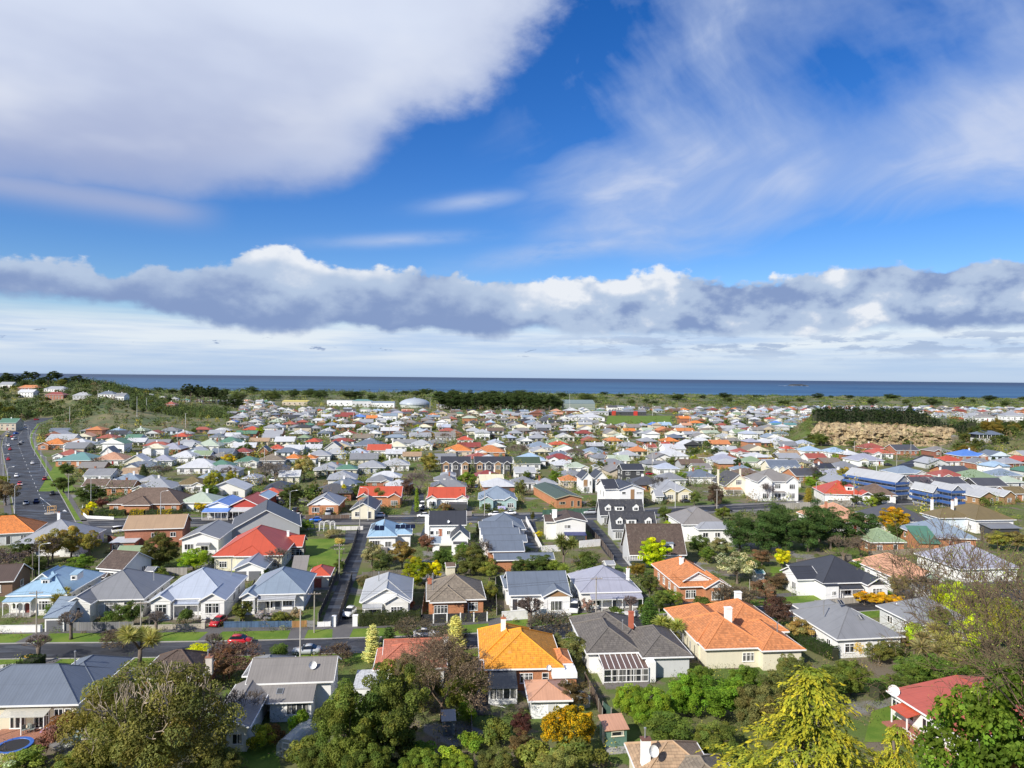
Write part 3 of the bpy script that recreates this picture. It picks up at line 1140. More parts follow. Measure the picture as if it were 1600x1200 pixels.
def p_bare(kind,seed,h,spread,th,depth=5,kids=3,r0=.16,pollard=False,buds=0,bud_tint=(1,1,1),min_r=.012,bud_size=1.0):
 """Leafless tree: a trunk mesh and a crown mesh of branching twigs."""
 rng=np.random.default_rng(seed)
 segs=[]
 tips=[]
 def grow(p,d,L,r,k):
  n=2 if k<2 else 2
  for _ in range(n):
   d2=(d+rng.normal(0,.16,3)+np.array([0,0,.05])).astype(float)
   d2/=np.linalg.norm(d2)
   q=p+d2*L/n
   segs.append((p,q,r,max(min_r,r*.8)))
   p,d,r=q,d2,max(min_r,r*.8)
  if k<=0:
   tips.append(p)
   return
  m=kids+(1 if rng.random()<.4 else 0)
  for c in range(m):
   a=rng.normal(0,1,3)
   a-=a.dot(d)*d
   a/=np.linalg.norm(a)+1e-9
   ang=rng.uniform(.35,.85)*spread
   e=d*math.cos(ang)+a*math.sin(ang)+np.array([0,0,.12])
   e/=np.linalg.norm(e)
   grow(p,e,L*rng.uniform(.6,.85),max(min_r,r*.62),k-1)
 total=(h-th)
 L0=total/sum(.72**i for i in range(depth+1))
 if pollard:
  head=np.array([0,0,th])
  for i in range(9):
   az=2*math.pi*i/9+rng.uniform(-.2,.2)
   el=rng.uniform(.25,1.1)
   e=np.array([math.cos(az)*math.cos(el),math.sin(az)*math.cos(el),math.sin(el)])
   grow(head,e,L0*.9,r0*.5,depth-1)
 else:
  for i in range(4):
   az=2*math.pi*i/4+rng.uniform(-.5,.5)
   el=rng.uniform(.8,1.35)
   e=np.array([math.cos(az)*math.cos(el),math.sin(az)*math.cos(el),math.sin(el)])
   grow(np.array([0,0,th*rng.uniform(.75,1.0)]),e,L0,r0*.62,depth)
 P=np.array([s[0]for s in segs])
 Q=np.array([s[1]for s in segs])
 r1=np.array([s[2]for s in segs])
 r2=np.array([s[3]for s in segs])
 D=Q-P
 D/=np.linalg.norm(D,axis=1)[:,None]+1e-9
 A=np.cross(D,np.where(np.abs(D[:,2:3])<.9,np.array([[0,0,1.0]]),np.array([[1.0,0,0]])))
 A/=np.linalg.norm(A,axis=1)[:,None]+1e-9
 B=np.cross(D,A)
 n=len(segs)
 v=np.empty((n,6,3))
 for k in range(3):
  w=2*math.pi*k/3
  o=A*math.cos(w)+B*math.sin(w)
  v[:,k]=P+o*r1[:,None]
  v[:,3+k]=Q+o*r2[:,None]
 base=(np.arange(n)*6)[:,None]
 F=np.concatenate([base+np.array([[k,(k+1)%3,3+(k+1)%3,3+k]])for k in range(3)])
 nf=len(F)
 vv=v.reshape(-1,3)
 mats=np.zeros(nf,np.int32)
 if buds:
  tp=np.array(tips)
  tp=tp[rng.integers(0,len(tp),buds)]+rng.normal(0,.12,(buds,3))
  nb=sphere_pts(buds,rng)
  t=sphere_pts(buds,rng)
  t=np.cross(nb,t)
  t/=np.linalg.norm(t,axis=1)[:,None]
  bb=np.cross(nb,t)
  s=rng.uniform(.032,.075,(buds,1))*bud_size
  q=np.stack([tp-t*s,tp+bb*s*.7,tp+t*s,tp-bb*s*.7],1).reshape(-1,3)
  F2=np.arange(4*buds).reshape(-1,4)+len(vv)
  vv=np.concatenate([vv,q])
  F=np.concatenate([F,F2])
  mats=np.concatenate([mats,np.ones(buds,np.int32)])
  nf=len(F)
 me=bpy.data.meshes.new(kind+'_crown')
 me.vertices.add(len(vv))
 me.vertices.foreach_set('co',vv.reshape(-1).astype(np.float32))
 me.loops.add(4*nf)
 me.loops.foreach_set('vertex_index',F.reshape(-1).astype(np.int32))
 me.polygons.add(nf)
 me.polygons.foreach_set('loop_start',np.arange(0,4*nf,4,dtype=np.int32))
 me.materials.append(M['bark'])
 me.materials.append(M['leaf_plain'])
 me.polygons.foreach_set('material_index',mats)
 a=me.attributes.new('tint','FLOAT_COLOR','FACE')
 cc=np.ones((nf,4),np.float32)
 cc[:,:3]=np.array(bud_tint)[None]*rng.uniform(.7,1.3,(nf,1))
 a.data.foreach_set('color',cc.reshape(-1))
 me.update(calc_edges=True)
 tb=MB()
 tb.lathe([(r0*1.5,-.15),(r0*1.1,th*.25),(r0,th*.7),(r0*(1.25 if pollard else .9),th),(r0*.5,th+.15)],8)
 proto(kind,me,tb.mesh(kind+'_trunk',M['bark'],uv=False,smooth=True),h,2*h*.4)
def p_cabbage(kind,seed,heads,blade=.75):
 rng=np.random.default_rng(seed)
 Cs,Ns,Ds,Ts=[],[],[],[]
 b=MB()
 b.tube((0,0,-.1),(.05,.02,1.7),.17,.13,7)
 hmax=0
 for i in range(heads):
  az=2*math.pi*i/heads+rng.uniform(-.4,.4)
  L=rng.uniform(.5,1.2)if heads>1 else .1
  p=np.array([math.cos(az)*L,math.sin(az)*L,2.2+rng.uniform(.2,1.6)])
  b.tube((.05,.02,1.6),tuple(p),.1,.07,5)
  m=240
  d=sphere_pts(m,rng)
  d[:,2]=d[:,2]*.9+.15
  Cs.append(p[None]+d*blade*.55)
  Ds.append(d)
  Ns.append(np.cross(d,sphere_pts(m,rng)))
  Ts.append(tints(m,(1,1,1),.3,rng))
  hmax=max(hmax,p[2]+blade)
 C,N,D,T=map(np.concatenate,(Cs,Ns,Ds,Ts))
 n=len(C)
 me=leaf_mesh(kind+'_crown',C,N,blade*.55,T,M['leaf'],.1,.1,D*3,rng)
 proto(kind,me,b.mesh(kind+'_trunk',M['bark'],uv=False,smooth=True),hmax,2.6)
def make_protos():
 m,nt,b=new_mat('bud_leaf')
 setcol(nt,b,attrcol(nt))
 b.inputs['Roughness'].default_value=.6
 M['leaf_plain']=m
 for s in range(4):
  p_broad('broad',100+s,7.0,3.0,1.2,62,10500,.115,cr=(.13,.27),spread=.34)
 for s in range(3):
  p_broad('loose',120+s,6.5,2.7,1.2,44,8000,.12,spread=.4,cr=(.14,.28),hollow=.35)
 for s in range(4):
  p_broad('shrub',140+s,2.2,1.5,.0,18,2600,.1,dome=True,spread=.3)
 for s in range(3):
  p_broad('blossom',160+s,4.0,1.9,.8,40,5600,.075,spread=.35,cr=(.12,.24),two=(.35,(.25,.3,.2)))
 for s in range(2):
  p_broad('ball',180+s,2.6,1.35,.25,30,5200,.075,spread=.14,cr=(.34,.46),hollow=.6)
 for s in range(3):
  p_broad('macro',200+s,12.0,5.0,.5,70,15000,.19,mat='needle',spread=.32,flat=.6,cr=(.14,.3),aspect=.35)
 for s in range(3):
  p_broad('pine',220+s,14.0,4.4,4.4,44,9500,.26,mat='needle',spread=.3,flat=.5,cr=(.16,.32),aspect=.35,hollow=.3)
 for s in range(2):
  p_conifer('conifer',240+s,7.0,2.4,7000,.16,whorls=14)
  p_conifer('column',250+s,4.6,.85,5200,.1,droop=-.5,shape=.42,th=.1,whorls=16)
 for s in range(3):
  p_bare('bare',260+s,6.0,1.0,1.5,4,3,.13,min_r=.027)
  p_bare('brush',280+s,3.4,1.2,.35,4,4,.07,min_r=.016,buds=500,bud_size=1.7,bud_tint=(.11,.075,.03))
 for s in range(2):
  p_bare('pollard',300+s,4.6,.75,2.3,4,4,.2,pollard=True,min_r=.018)
 p_cabbage('cabbage',320,5)
 p_cabbage('cabbage',321,3,.9)
 # singles close to the camera
 p_broad('hero_gum',400,10.5,8.6,1.5,120,44000,.16,spread=.34,cr=(.1,.19),hollow=.5,flat=.75,aspect=.4)
 p_broad('hero_dark',401,9.5,4.6,.5,130,36000,.11,spread=.36,cr=(.09,.2))
 p_broad('hero_dark',402,9.0,4.2,.5,120,33000,.105,spread=.38,cr=(.09,.2))
 p_broad('hero_bright',403,6.5,4.4,.4,120,30000,.1,spread=.36,cr=(.09,.2))
 p_broad('hero_flower',404,4.4,3.4,.3,130,26000,.075,dome=True,spread=.25,cr=(.07,.15),two=(.38,(.14,.26,1.0)))
 p_spray('hero_gold',405,12.0,6.2)
 p_bare('hero_bare',406,15.0,1.05,3.0,6,3,.22,buds=9000,bud_size=.5,bud_tint=(.2,.25,.02),min_r=.01)
 p_bare('hero_birch',407,9.0,1.0,2.0,6,3,.13,buds=9000,bud_tint=(.17,.12,.065),min_r=.009)
 p_bare('limbs',410,6.0,1.0,2.0,3,2,.24,min_r=.035)
 p_bare('limbs',411,6.0,1.0,2.0,3,2,.24,min_r=.035)
make_protos()
NAMED_TREES=[]
TREE_SPOTS=[]
def tree(kind,px=None,py=None,h=None,col=(.05,.08,.02),label=None,w=None,name='tree',cat='tree',group=None,at=None,var=None,bark=(.14,.11,.085),words=None,rz=None):
 """A tree standing where pixel (px, py) meets the ground; h and w in metres."""
 ps=PROTO[kind]
 crown,trunk,ph,pw=ps[RND.randrange(len(ps))if var is None else var%len(ps)]
 p=Vector(at)if at is not None else G(px,py)
 s=(h or ph)/ph
 sw=(w/pw)if w else s
 o=thing(name,label,cat,(p.x,p.y,hz(p.x,p.y)if at is None or len(at)<3 else p.z),RND.uniform(0,6.28)if rz is None else rz,group)
 o.scale=(sw,sw,s)
 if kind not in('bare','brush','pollard','hero_bare','hero_birch'):
  col=tuple(min(.7,c*f)for c,f in zip(col,(2.45,2.15,1.75)if max(col)<.19 else(1.7,1.65,1.6)))
 if kind in('bare','brush','pollard','hero_bare','hero_birch'):
  put('crown',crown,o,col)
  put('trunk',trunk,o,bark if kind=='pollard' else col)
 else:
  put('crown',crown,o,col)
  if trunk:
   put('trunk',trunk,o,bark)
 TREE_SPOTS.append((p.x,p.y,(w or pw*s)*.5))
 if label is None:
  NAMED_TREES.append((o,words,p.x,p.y))
 return o
 # colours of paint, iron and tile
RC=dict(white=(.5,.51,.52),pale=(.37,.38,.39),silver=(.29,.3,.32),grey=(.2,.205,.215),warm=(.215,.2,.185),slate=(.13,.155,.195),bluegrey=(.21,.26,.32),lblue=(.27,.41,.53),sky=(.31,.42,.53),icy=(.37,.41,.48),lav=(.31,.315,.375),dark=(.042,.044,.052),charcoal=(.075,.075,.08),
 dbrown=(.085,.058,.045),brown=(.14,.095,.07),taupe=(.2,.165,.125),tan=(.36,.245,.15),olive=(.165,.125,.055),red=(.45,.078,.038),brick=(.31,.085,.058),dred=(.24,.05,.04),clay=(.38,.125,.075),pink=(.44,.105,.065),orange=(.58,.19,.045),yorange=(.66,.27,.022),rust=(.5,.19,.07),salmon=(.5,.27,.17),
 green=(.085,.19,.13),lgreen=(.22,.29,.17),pgreen=(.38,.44,.34),dgreen=(.06,.085,.05),teal=(.12,.25,.24),cream=(.62,.58,.42),blue=(.09,.2,.52),royal=(.12,.24,.58))
WC=dict(white=(.8,.8,.78),cream=(.72,.67,.52),offwhite=(.74,.73,.68),grey=(.4,.41,.42),lgrey=(.56,.57,.57),brick=(.31,.125,.075),obrick=(.4,.175,.085),dbrick=(.22,.09,.06),yellow=(.68,.58,.32),
 blue=(.42,.5,.58),pblue=(.6,.68,.75),green=(.32,.42,.33),teal=(.34,.47,.46),dark=(.055,.056,.06),timber=(.34,.2,.1),brown=(.2,.12,.08),red=(.42,.05,.035),pink=(.6,.4,.36),beige=(.55,.47,.36),salmon=(.62,.36,.25))
COLWORD=dict(white='white',pale='pale grey',silver='silver grey',grey='grey',warm='warm grey',slate='slate grey',bluegrey='blue grey',lblue='light blue',sky='pale blue',icy='icy blue',lav='lavender grey',dark='black',
 charcoal='charcoal',dbrown='dark brown',brown='brown',taupe='taupe',tan='tan',olive='olive brown',red='bright red',brick='brick red',dred='dark red',clay='clay red',pink='faded red',orange='orange',yorange='golden orange',rust='rusty orange',
 salmon='salmon',green='green',lgreen='light green',pgreen='pale green',dgreen='dark green',teal='teal',cream='cream',blue='blue',royal='bright blue')
WALLWORD=dict(white='white',cream='cream',offwhite='off white',grey='grey',lgrey='light grey',brick='brick',obrick='orange brick',dbrick='dark brick',yellow='yellow',blue='blue',pblue='pale blue',green='green',teal='teal',dark='black',
 timber='timber',brown='brown',red='red',pink='pink',beige='beige',salmon='salmon')
WHITE=(.8,.8,.78)
_WIN={}
def lattice(x,z,solid,d0,d1):
 """Plate in the xz plane with holes, from y=d0 (back) to y=d1 (front, smaller)."""
 b=MB()
 idx={}
 fs=[]
 def vid(i,j,k):
  if(i,j,k)not in idx:
   idx[(i,j,k)]=len(idx)
  return idx[(i,j,k)]
 nx,nz=len(x)-1,len(z)-1
 def S(i,j):
  return 0<=i<nx and 0<=j<nz and solid(i,j)
 for i in range(nx):
  for j in range(nz):
   if not S(i,j):
    continue
   fs.append((vid(i,j,1),vid(i+1,j,1),vid(i+1,j+1,1),vid(i,j+1,1)))
   if not S(i-1,j):
    fs.append((vid(i,j,0),vid(i,j,1),vid(i,j+1,1),vid(i,j+1,0)))
   if not S(i+1,j):
    fs.append((vid(i+1,j,1),vid(i+1,j,0),vid(i+1,j+1,0),vid(i+1,j+1,1)))
   if not S(i,j-1):
    fs.append((vid(i,j,0),vid(i+1,j,0),vid(i+1,j,1),vid(i,j,1)))
   if not S(i,j+1):
    fs.append((vid(i,j+1,1),vid(i+1,j+1,1),vid(i+1,j+1,0),vid(i,j+1,0)))
 pts=[None]*len(idx)
 for(i,j,k),n in idx.items():
  pts[n]=(x[i],d1 if k else d0,z[j])
 return b.mesh_faces(pts,fs)
def window_mesh(w,h,cols,rows,fw=.075):
 key=(round(w,1),round(h,1),cols,rows)
 if key in _WIN:
  return _WIN[key]
 w,h=key[0],key[1]
 def cuts(a,L,n):
  c=[a]
  cell=(L-fw*(n+1))/n
  for i in range(n):
   c+=[c[-1]+fw,c[-1]+fw+cell]
  return c+[c[-1]+fw]
 x,z=cuts(-w/2,w,cols),cuts(0,h,1)
 if rows>1:
  z=[0,fw,h*.68,h*.68+fw*.8,h-fw,h]
 fr_=lattice(x,z,lambda i,j:i%2==0 or j%2==0,.0,-.07)
 a,c=w/2+.08,.06
 fr_.mesh_faces([(-a,0,-c),(a,0,-c),(a,-.12,-c),(-a,-.12,-c),(-a,0,.0),(a,0,.0),(a,-.12,-.015),(-a,-.12,-.015)],[(3,2,6,7),(4,7,6,5),(0,3,7,4),(2,1,5,6),(0,1,2,3)])
 f=fr_.mesh('window',M['trim'],uv=False)
 g=MB().poly([(-w/2+.02,-.018,.02),(w/2-.02,-.018,.02),(w/2-.02,-.018,h-.02),(-w/2+.02,-.018,h-.02)]).mesh('pane',M['glass'],uv=False)
 _WIN[key]=(f,g)
 return _WIN[key]
_PANE={}
class House:
 """A house in local metres: x along the front, y to the back, z up; the front wall stands on y = 0."""
 def __init__(self,name,label,loc,rz,rc,wc,rt='iron',wt='boards',trim=WHITE,detail=2,cat='house',group=None):
  self.root=thing(name,label,cat,loc,rz,group)
  self.rc=RC[rc]if isinstance(rc,str)else rc
  self.wc=WC[wc]if isinstance(wc,str)else wc
  self.rt,self.wt,self.trim,self.detail=rt,wt,trim,detail
  if isinstance(wc,str)and 'brick' in wc:
   self.wt='brick'
  self.lift=.0
  self.rz=rz
  # walls and roof of one rectangular block
 def block(self,x0,x1,y0,y1,he,kind,p,o=.45,z0=.0,rc=None,wc=None,rt=None,wt=None,barge=None,gable=None,gutter=True,caps=True,walls=True):
  R=self.root
  rc=self.rc if rc is None else(RC[rc]if isinstance(rc,str)else rc)
  wc_=self.wc if wc is None else(WC[wc]if isinstance(wc,str)else wc)
  wm=M[wt or('brick' if isinstance(wc,str)and 'brick' in wc else self.wt)]
  rm=M[rt or self.rt]
  self.lift+=.003
  he=he+self.lift
  W,D=x1-x0,y1-y0
  ex0,ex1,ey0,ey1=x0-o,x1+o,y0-o,y1+o
  t=.12
  b=MB()
  if walls:
   b.mesh_faces([(x0,y0,z0-.1),(x1,y0,z0-.1),(x1,y1,z0-.1),(x0,y1,z0-.1),(x0,y0,he),(x1,y0,he),(x1,y1,he),(x0,y1,he)],[(0,1,5,4),(1,2,6,5),(2,3,7,6),(3,0,4,7)])
   k=he+p*o
   if kind=='gy':
    a=k+p*W/2-.02
    xm=(x0+x1)/2
    for y,fl in((y0,0),(y1,1)):
     q=[(x0,y,he),(x1,y,he),(x1,y,k-.02),(xm,y,a),(x0,y,k-.02)]
     b.poly(q[::-1]if fl else q)
    b.poly([(x1,y0,he),(x1,y1,he),(x1,y1,k-.02),(x1,y0,k-.02)])
    b.poly([(x0,y1,he),(x0,y0,he),(x0,y0,k-.02),(x0,y1,k-.02)])
   elif kind=='gx':
    a=k+p*D/2-.02
    ym=(y0+y1)/2
    for x,fl in((x0,1),(x1,0)):
     q=[(x,y0,he),(x,y1,he),(x,y1,k-.02),(x,ym,a),(x,y0,k-.02)]
     b.poly(q[::-1]if fl else q)
    b.poly([(x0,y0,he),(x1,y0,he),(x1,y0,k-.02),(x0,y0,k-.02)])
    b.poly([(x1,y1,he),(x0,y1,he),(x0,y1,k-.02),(x1,y1,k-.02)])
   b.obj('wall',wm,R,wc_)
  r=MB()
  zt=he+t
  lines=[]
  if kind=='hip':
   m=min(ex1-ex0,ey1-ey0)/2
   rise=p*m
   if ex1-ex0>=ey1-ey0:
    a,c=(ex0+m,(ey0+ey1)/2,zt+rise),(ex1-m,(ey0+ey1)/2,zt+rise)
   else:
    a,c=((ex0+ex1)/2,ey0+m,zt+rise),((ex0+ex1)/2,ey1-m,zt+rise)
   e=[(ex0,ey0,zt),(ex1,ey0,zt),(ex1,ey1,zt),(ex0,ey1,zt)]
   l=[(x,y,he)for x,y,_ in e]
   same=(Vector(a)-Vector(c)).length<.05
   if same:
    r.mesh_faces(e+l+[a],[(0,1,8),(1,2,8),(2,3,8),(3,0,8)]+[(i+4,(i+1)%4+4,(i+1)%4,i)for i in range(4)]+[(7,6,5,4)])
    lines=[(e[i],a)for i in range(4)]
   else:
    if ex1-ex0>=ey1-ey0:
     top=[(0,1,9,8),(1,2,9),(2,3,8,9),(3,0,8)]
     lines=[(e[0],a),(e[3],a),(e[1],c),(e[2],c),(a,c)]
    else:
     top=[(0,1,8),(1,2,9,8),(2,3,9),(3,0,8,9)]
     lines=[(e[0],a),(e[1],a),(e[2],c),(e[3],c),(a,c)]
    r.mesh_faces(e+l+[a,c],top+[(i+4,(i+1)%4+4,(i+1)%4,i)for i in range(4)]+[(7,6,5,4)])
   self.ridge_z=a[2]
  elif kind in('gy','gx'):
   if kind=='gy':
    xm=(ex0+ex1)/2
    rise=p*(ex1-ex0)/2
    prof=[(ex0,0),(xm,rise),(ex1,0)]
    P3=lambda u,v,z:(u,v,z)
    v0,v1=ey0,ey1
   else:
    ym=(ey0+ey1)/2
    rise=p*(ey1-ey0)/2
    prof=[(ey0,0),(ym,rise),(ey1,0)]
    P3=lambda u,v,z:(v,u,z)
    v0,v1=ex0,ex1
   pts=[]
   for v in(v0,v1):
    for z in(zt,he):
     pts+=[P3(u,v,z+q)for u,q in prof]
     # 0-2 front top, 3-5 front under, 6-8 back top, 9-11 back under
   fs=[(0,1,7,6),(1,2,8,7),(3,9,10,4),(4,10,11,5),(0,6,9,3),(2,5,11,8),(0,3,4,1),(1,4,5,2),(6,7,10,9),(7,8,11,10)]
   if kind=='gy':
    fs=[f[::-1]for f in fs]
   r.mesh_faces(pts,fs)
   lines=[(pts[1],pts[7])]
   self.ridge_z=zt+rise
  elif kind=='flat':
   r.box(ex0,ex1,ey0,ey1,he,he+.16)
   self.ridge_z=he+.16
  elif kind=='mono':
   zb=zt+p*(ey1-ey0)
   r.mesh_faces([(ex0,ey0,he),(ex1,ey0,he),(ex1,ey1,zb-t),(ex0,ey1,zb-t),(ex0,ey0,zt),(ex1,ey0,zt),(ex1,ey1,zb),(ex0,ey1,zb)],[(0,3,2,1),(4,5,6,7),(0,1,5,4),(1,2,6,5),(2,3,7,6),(3,0,4,7)])
   if walls:
    q=MB()
    zz=he+p*(D+o)-.02
    q.poly([(x1,y0,he),(x1,y1,he),(x1,y1,zz)]).poly([(x0,y1,he),(x0,y0,he),(x0,y1,zz)]).poly([(x1,y1,he),(x0,y1,he),(x0,y1,zz),(x1,y1,zz)])
    q.obj('wall',wm,R,wc_)
   self.ridge_z=zb
  ro=r.obj('roof',rm,R,rc)
  if self.detail>=1 and gutter and kind=='hip':
   g=MB()
   q=[(ex0,ey0),(ex1,ey0),(ex1,ey1),(ex0,ey1)]
   s=[(-1,-1),(1,-1),(1,1),(-1,1)]
   pts=[]
   for k,z in((.005,he-.07),(.11,he-.07),(.11,zt+.015),(.005,zt+.015)):
    pts+=[(x+i*k,y+j*k,z)for(x,y),(i,j)in zip(q,s)]
   fs=[]
   for k in range(4):
    for i in range(4):
     a_,b_=k*4+i,k*4+(i+1)%4
     c_,d_=((k+1)%4)*4+(i+1)%4,((k+1)%4)*4+i
     fs.append((a_,b_,c_,d_))
   g.mesh_faces(pts,fs)
   g.obj('gutter',M['trim'],R,self.trim,uv=False)
  if self.detail>=1 and kind in('gy','gx'):
   bc=self.trim if barge is None else(WC[barge]if isinstance(barge,str)else barge)
   for v,sg in((v0,-1),(v1,1)):
    if sg==1 and kind=='gy':
     continue
    g=MB()
    pts=[]
    for dv in(.006,.07):
     for dz in(-.2,.03):
      pts+=[P3(u,v+sg*dv,zt+q+dz)for u,q in prof]
    fs=[(0,1,4,3),(1,2,5,4),(6,9,10,7),(7,10,11,8),(3,4,10,9),(4,5,11,10),(0,6,7,1),(1,7,8,2),(0,3,9,6),(2,8,11,5)]
    g.mesh_faces(pts,fs)
    g.obj('bargeboard',M['trim'],R,bc,uv=False)
   if gutter:
    for u,sg in((prof[0][0],-1),(prof[2][0],1)):
     if kind=='gx' and sg==1:
      continue
     a,c=sorted((u+sg*.006,u+sg*.11))
     g=MB()
     if kind=='gy':
      g.box(a,c,v0+.02,v1-.02,he-.07,zt+.015)
     else:
      g.box(v0+.02,v1-.02,a,c,he-.07,zt+.015)
     g.obj('gutter',M['trim'],R,self.trim,uv=False)
  if gable is not None and kind=='gy' and self.detail>=1:
   k=he+p*o
   gc=WC[gable]if isinstance(gable,str)else gable
   s=.93
   a=(k+p*W/2-he-.25)*s
   MB().mesh_faces([(x0+.15,y0-.03,he+.02),(x1-.15,y0-.03,he+.02),((x0+x1)/2,y0-.03,he+a),(x0+.15,y0+.03,he+.02),(x1-.15,y0+.03,he+.02),((x0+x1)/2,y0+.03,he+a)],
    [(0,1,2),(3,5,4),(0,3,4,1),(1,4,5,2),(2,5,3,0)]).obj('gable_panel',M['boards'],R,gc)
  if self.detail>=2 and caps:
   cc=tuple(min(.8,c*1.12+.008)for c in rc)if(rt or self.rt)=='tile' else tuple(c*.88 for c in rc)
   for a,c in lines:
    a,c=Vector(a),Vector(c)
    if(c-a).length>.4:
     MB().tube(a+Vector((0,0,.01)),c+Vector((0,0,.01)),.13 if(rt or self.rt)=='tile' else .07,n=6).obj('ridge_cap',M['oc_rough'],ro,cc,uv=False)
  return ro
 def window(self,u,z,w,h,cols=2,rows=1,face='f',at=.0,trim=None):
  """face f: looks to -y at y=at; r: +x at x=at; l: -x; b: +y. u runs along that wall."""
  fx={'f':((u,at-.004,z),0),'r':((at+.004,u,z),math.pi/2),'l':((at-.004,u,z),-math.pi/2),'b':((u,at+.004,z),math.pi)}[face]
  if self.detail==0:
   k=(round(w,1),round(h,1))
   if k not in _PANE:
    a,c=k[0]/2,k[1]
    b=MB()
    b.box(-a,a,-.05,.02,0,c)
    _PANE[k]=b.mesh('window',M['glass'],uv=False)
   return put('window',_PANE[k],self.root,None,fx[0],fx[1])
  f,g=window_mesh(w,h,cols,rows)
  o=put('window',f,self.root,trim or self.trim,fx[0],fx[1])
  put('pane',g,o)
  return o
 def door(self,u,w=.95,h=2.1,col=(.2,.05,.04),z=.3,face='f',at=.0):
  fx={'f':((u,at-.004,z),0),'r':((at+.004,u,z),math.pi/2),'l':((at-.004,u,z),-math.pi/2)}[face]
  d=put('door',door_mesh(w,h)[0],self.root,col,fx[0],fx[1])
  put('door_frame',door_mesh(w,h)[1],d,self.trim)
  return d
 def auto_windows(self,x0,x1,z=.9,h=1.5,face='f',at=.0,seed=0,door=False,w=1.7,rows=2,gap=3.4):
  r=random.Random(seed)
  L=abs(x1-x0)
  n=max(1,int(L/gap))
  for i in range(n):
   u=min(x0,x1)+L*(i+.5)/n+r.uniform(-.2,.2)
   if door and i==n//2 and n>1:
    self.door(u,col=r.choice([(.25,.03,.03),(.03,.05,.09),(.06,.06,.06),(.5,.5,.48)]),face=face,at=at)
    continue
   ww=min(w*r.uniform(.75,1.2),L/n*.72)
   self.window(u,z,round(max(.7,ww),1),h,3 if ww>1.7 else 2 if ww>1.0 else 1,rows,face,at)
 def chimney(self,x,y,z0,z1,w=.7,col=WHITE,pots=2,mat='oc_rough',cap=None):
  b=MB()
  b.box(x-w/2,x+w/2,y-w*.35,y+w*.35,z0,z1)
  c=b.obj('chimney',M[mat],self.root,col)
  cb=MB()
  cb.box(x-w/2-.07,x+w/2+.07,y-w*.35-.07,y+w*.35+.07,z1+.002,z1+.14)
  cb.obj('chimney_cap',M[mat],c,cap or col)
  for i in range(pots):
   px=x+(i-(pots-1)/2)*.3
   MB().lathe([(.11,z1+.142),(.09,z1+.5),(.12,z1+.55)],8,cx=px,cy=y).obj('chimney_pot',M['oc_rough'],c,(.35,.14,.08),uv=False)
  return c
 def flue(self,x,y,z0,z1):
  MB().lathe([(.09,z0),(.09,z1),(.15,z1+.02),(.15,z1+.16),(.05,z1+.22)],8,cx=x,cy=y).obj('flue',M['metal'],self.root,uv=False)
 def verandah(self,x0,x1,depth,z0=2.5,z1=2.95,y=.0,rc=None,posts=4,trim=None,floor=True):
  R=self.root
  self.lift+=.003
  k=self.lift
  MB().slab([(x0,y-depth,z0+k),(x1,y-depth,z0+k),(x1,y-.01,z1+k),(x0,y-.01,z1+k)],.09).obj('verandah_roof',M['iron'],R,self.rc if rc is None else(RC[rc]if isinstance(rc,str)else rc))
  for i in range(posts):
   px=x0+.12+(x1-x0-.24)*i/max(1,posts-1)
   MB().box(px-.055,px+.055,y-depth+.08,y-depth+.19,.0,z0-.05).obj('post',M['trim'],R,trim or self.trim,uv=False)
  if posts:
   MB().box(x0+.03,x1-.03,y-depth+.085,y-depth+.185,z0-.3,z0-.09+k).obj('verandah_beam',M['trim'],R,trim or self.trim,uv=False)
  if floor:
   MB().box(x0,x1,y-depth,y-.01,.0,.28).obj('verandah_floor',M['oc_rough'],R,(.3,.28,.26))
 def dormer(self,x,y,z,w=1.6,h=1.4,D=2.2,p=.75,rc=None,wc=None,kind='gy',win=True,panel=None):
  R=self.root
  self.lift+=.003
  k=self.lift
  wc_=self.wc if wc is None else(WC[wc]if isinstance(wc,str)else wc)
  rc_=self.rc if rc is None else rc
  b=MB()
  pts=[(x-w/2,y),(x+w/2,y),(x+w/2,y+D),(x-w/2,y+D)]
  b.mesh_faces([(q[0],q[1],z)for q in pts]+[(q[0],q[1],z+h)for q in pts],[(0,1,5,4),(1,2,6,5),(2,3,7,6),(3,0,4,7)])
  if kind=='gy':
   b.poly([(x-w/2,y,z+h),(x+w/2,y,z+h),(x,y,z+h+p*w/2)])
  d=b.obj('dormer',M['boards'],R,wc_)
  o=.18
  rb=MB()
  if kind=='gy':
   e=w/2+o
   zt=z+h-p*o+.05+k
   pts=[]
   for v in(y-o,y+D):
    for dz in(.06,-.03):
     pts+=[(x-e,v,zt+dz),(x,v,zt+p*e+dz),(x+e,v,zt+dz)]
   fs=[(0,1,7,6),(1,2,8,7),(3,9,10,4),(4,10,11,5),(0,6,9,3),(2,5,11,8),(0,3,4,1),(1,4,5,2),(6,7,10,9),(7,8,11,10)]
   rb.mesh_faces(pts,[f[::-1]for f in fs])
  else:
   rb.slab([(x-w/2-o,y-o,z+h+.1+k),(x+w/2+o,y-o,z+h+.1+k),(x+w/2+o,y+D,z+h+.45+k),(x-w/2-o,y+D,z+h+.45+k)],.09)
  rb.obj('dormer_roof',M[self.rt],d,rc_)
  if win:
   ww,hh=w*.66,h*.66
   f,g=window_mesh(round(ww,1),round(hh,1),2 if ww>.8 else 1,1)
   q=put('dormer_window',f,d,self.trim,(x,y-.004,z+h*.17))
   if True:
    o2=put('pane',g,R,None,(x,y-.004,z+h*.17))
    o2.name='dormer_pane'
  return d
_DOOR={}
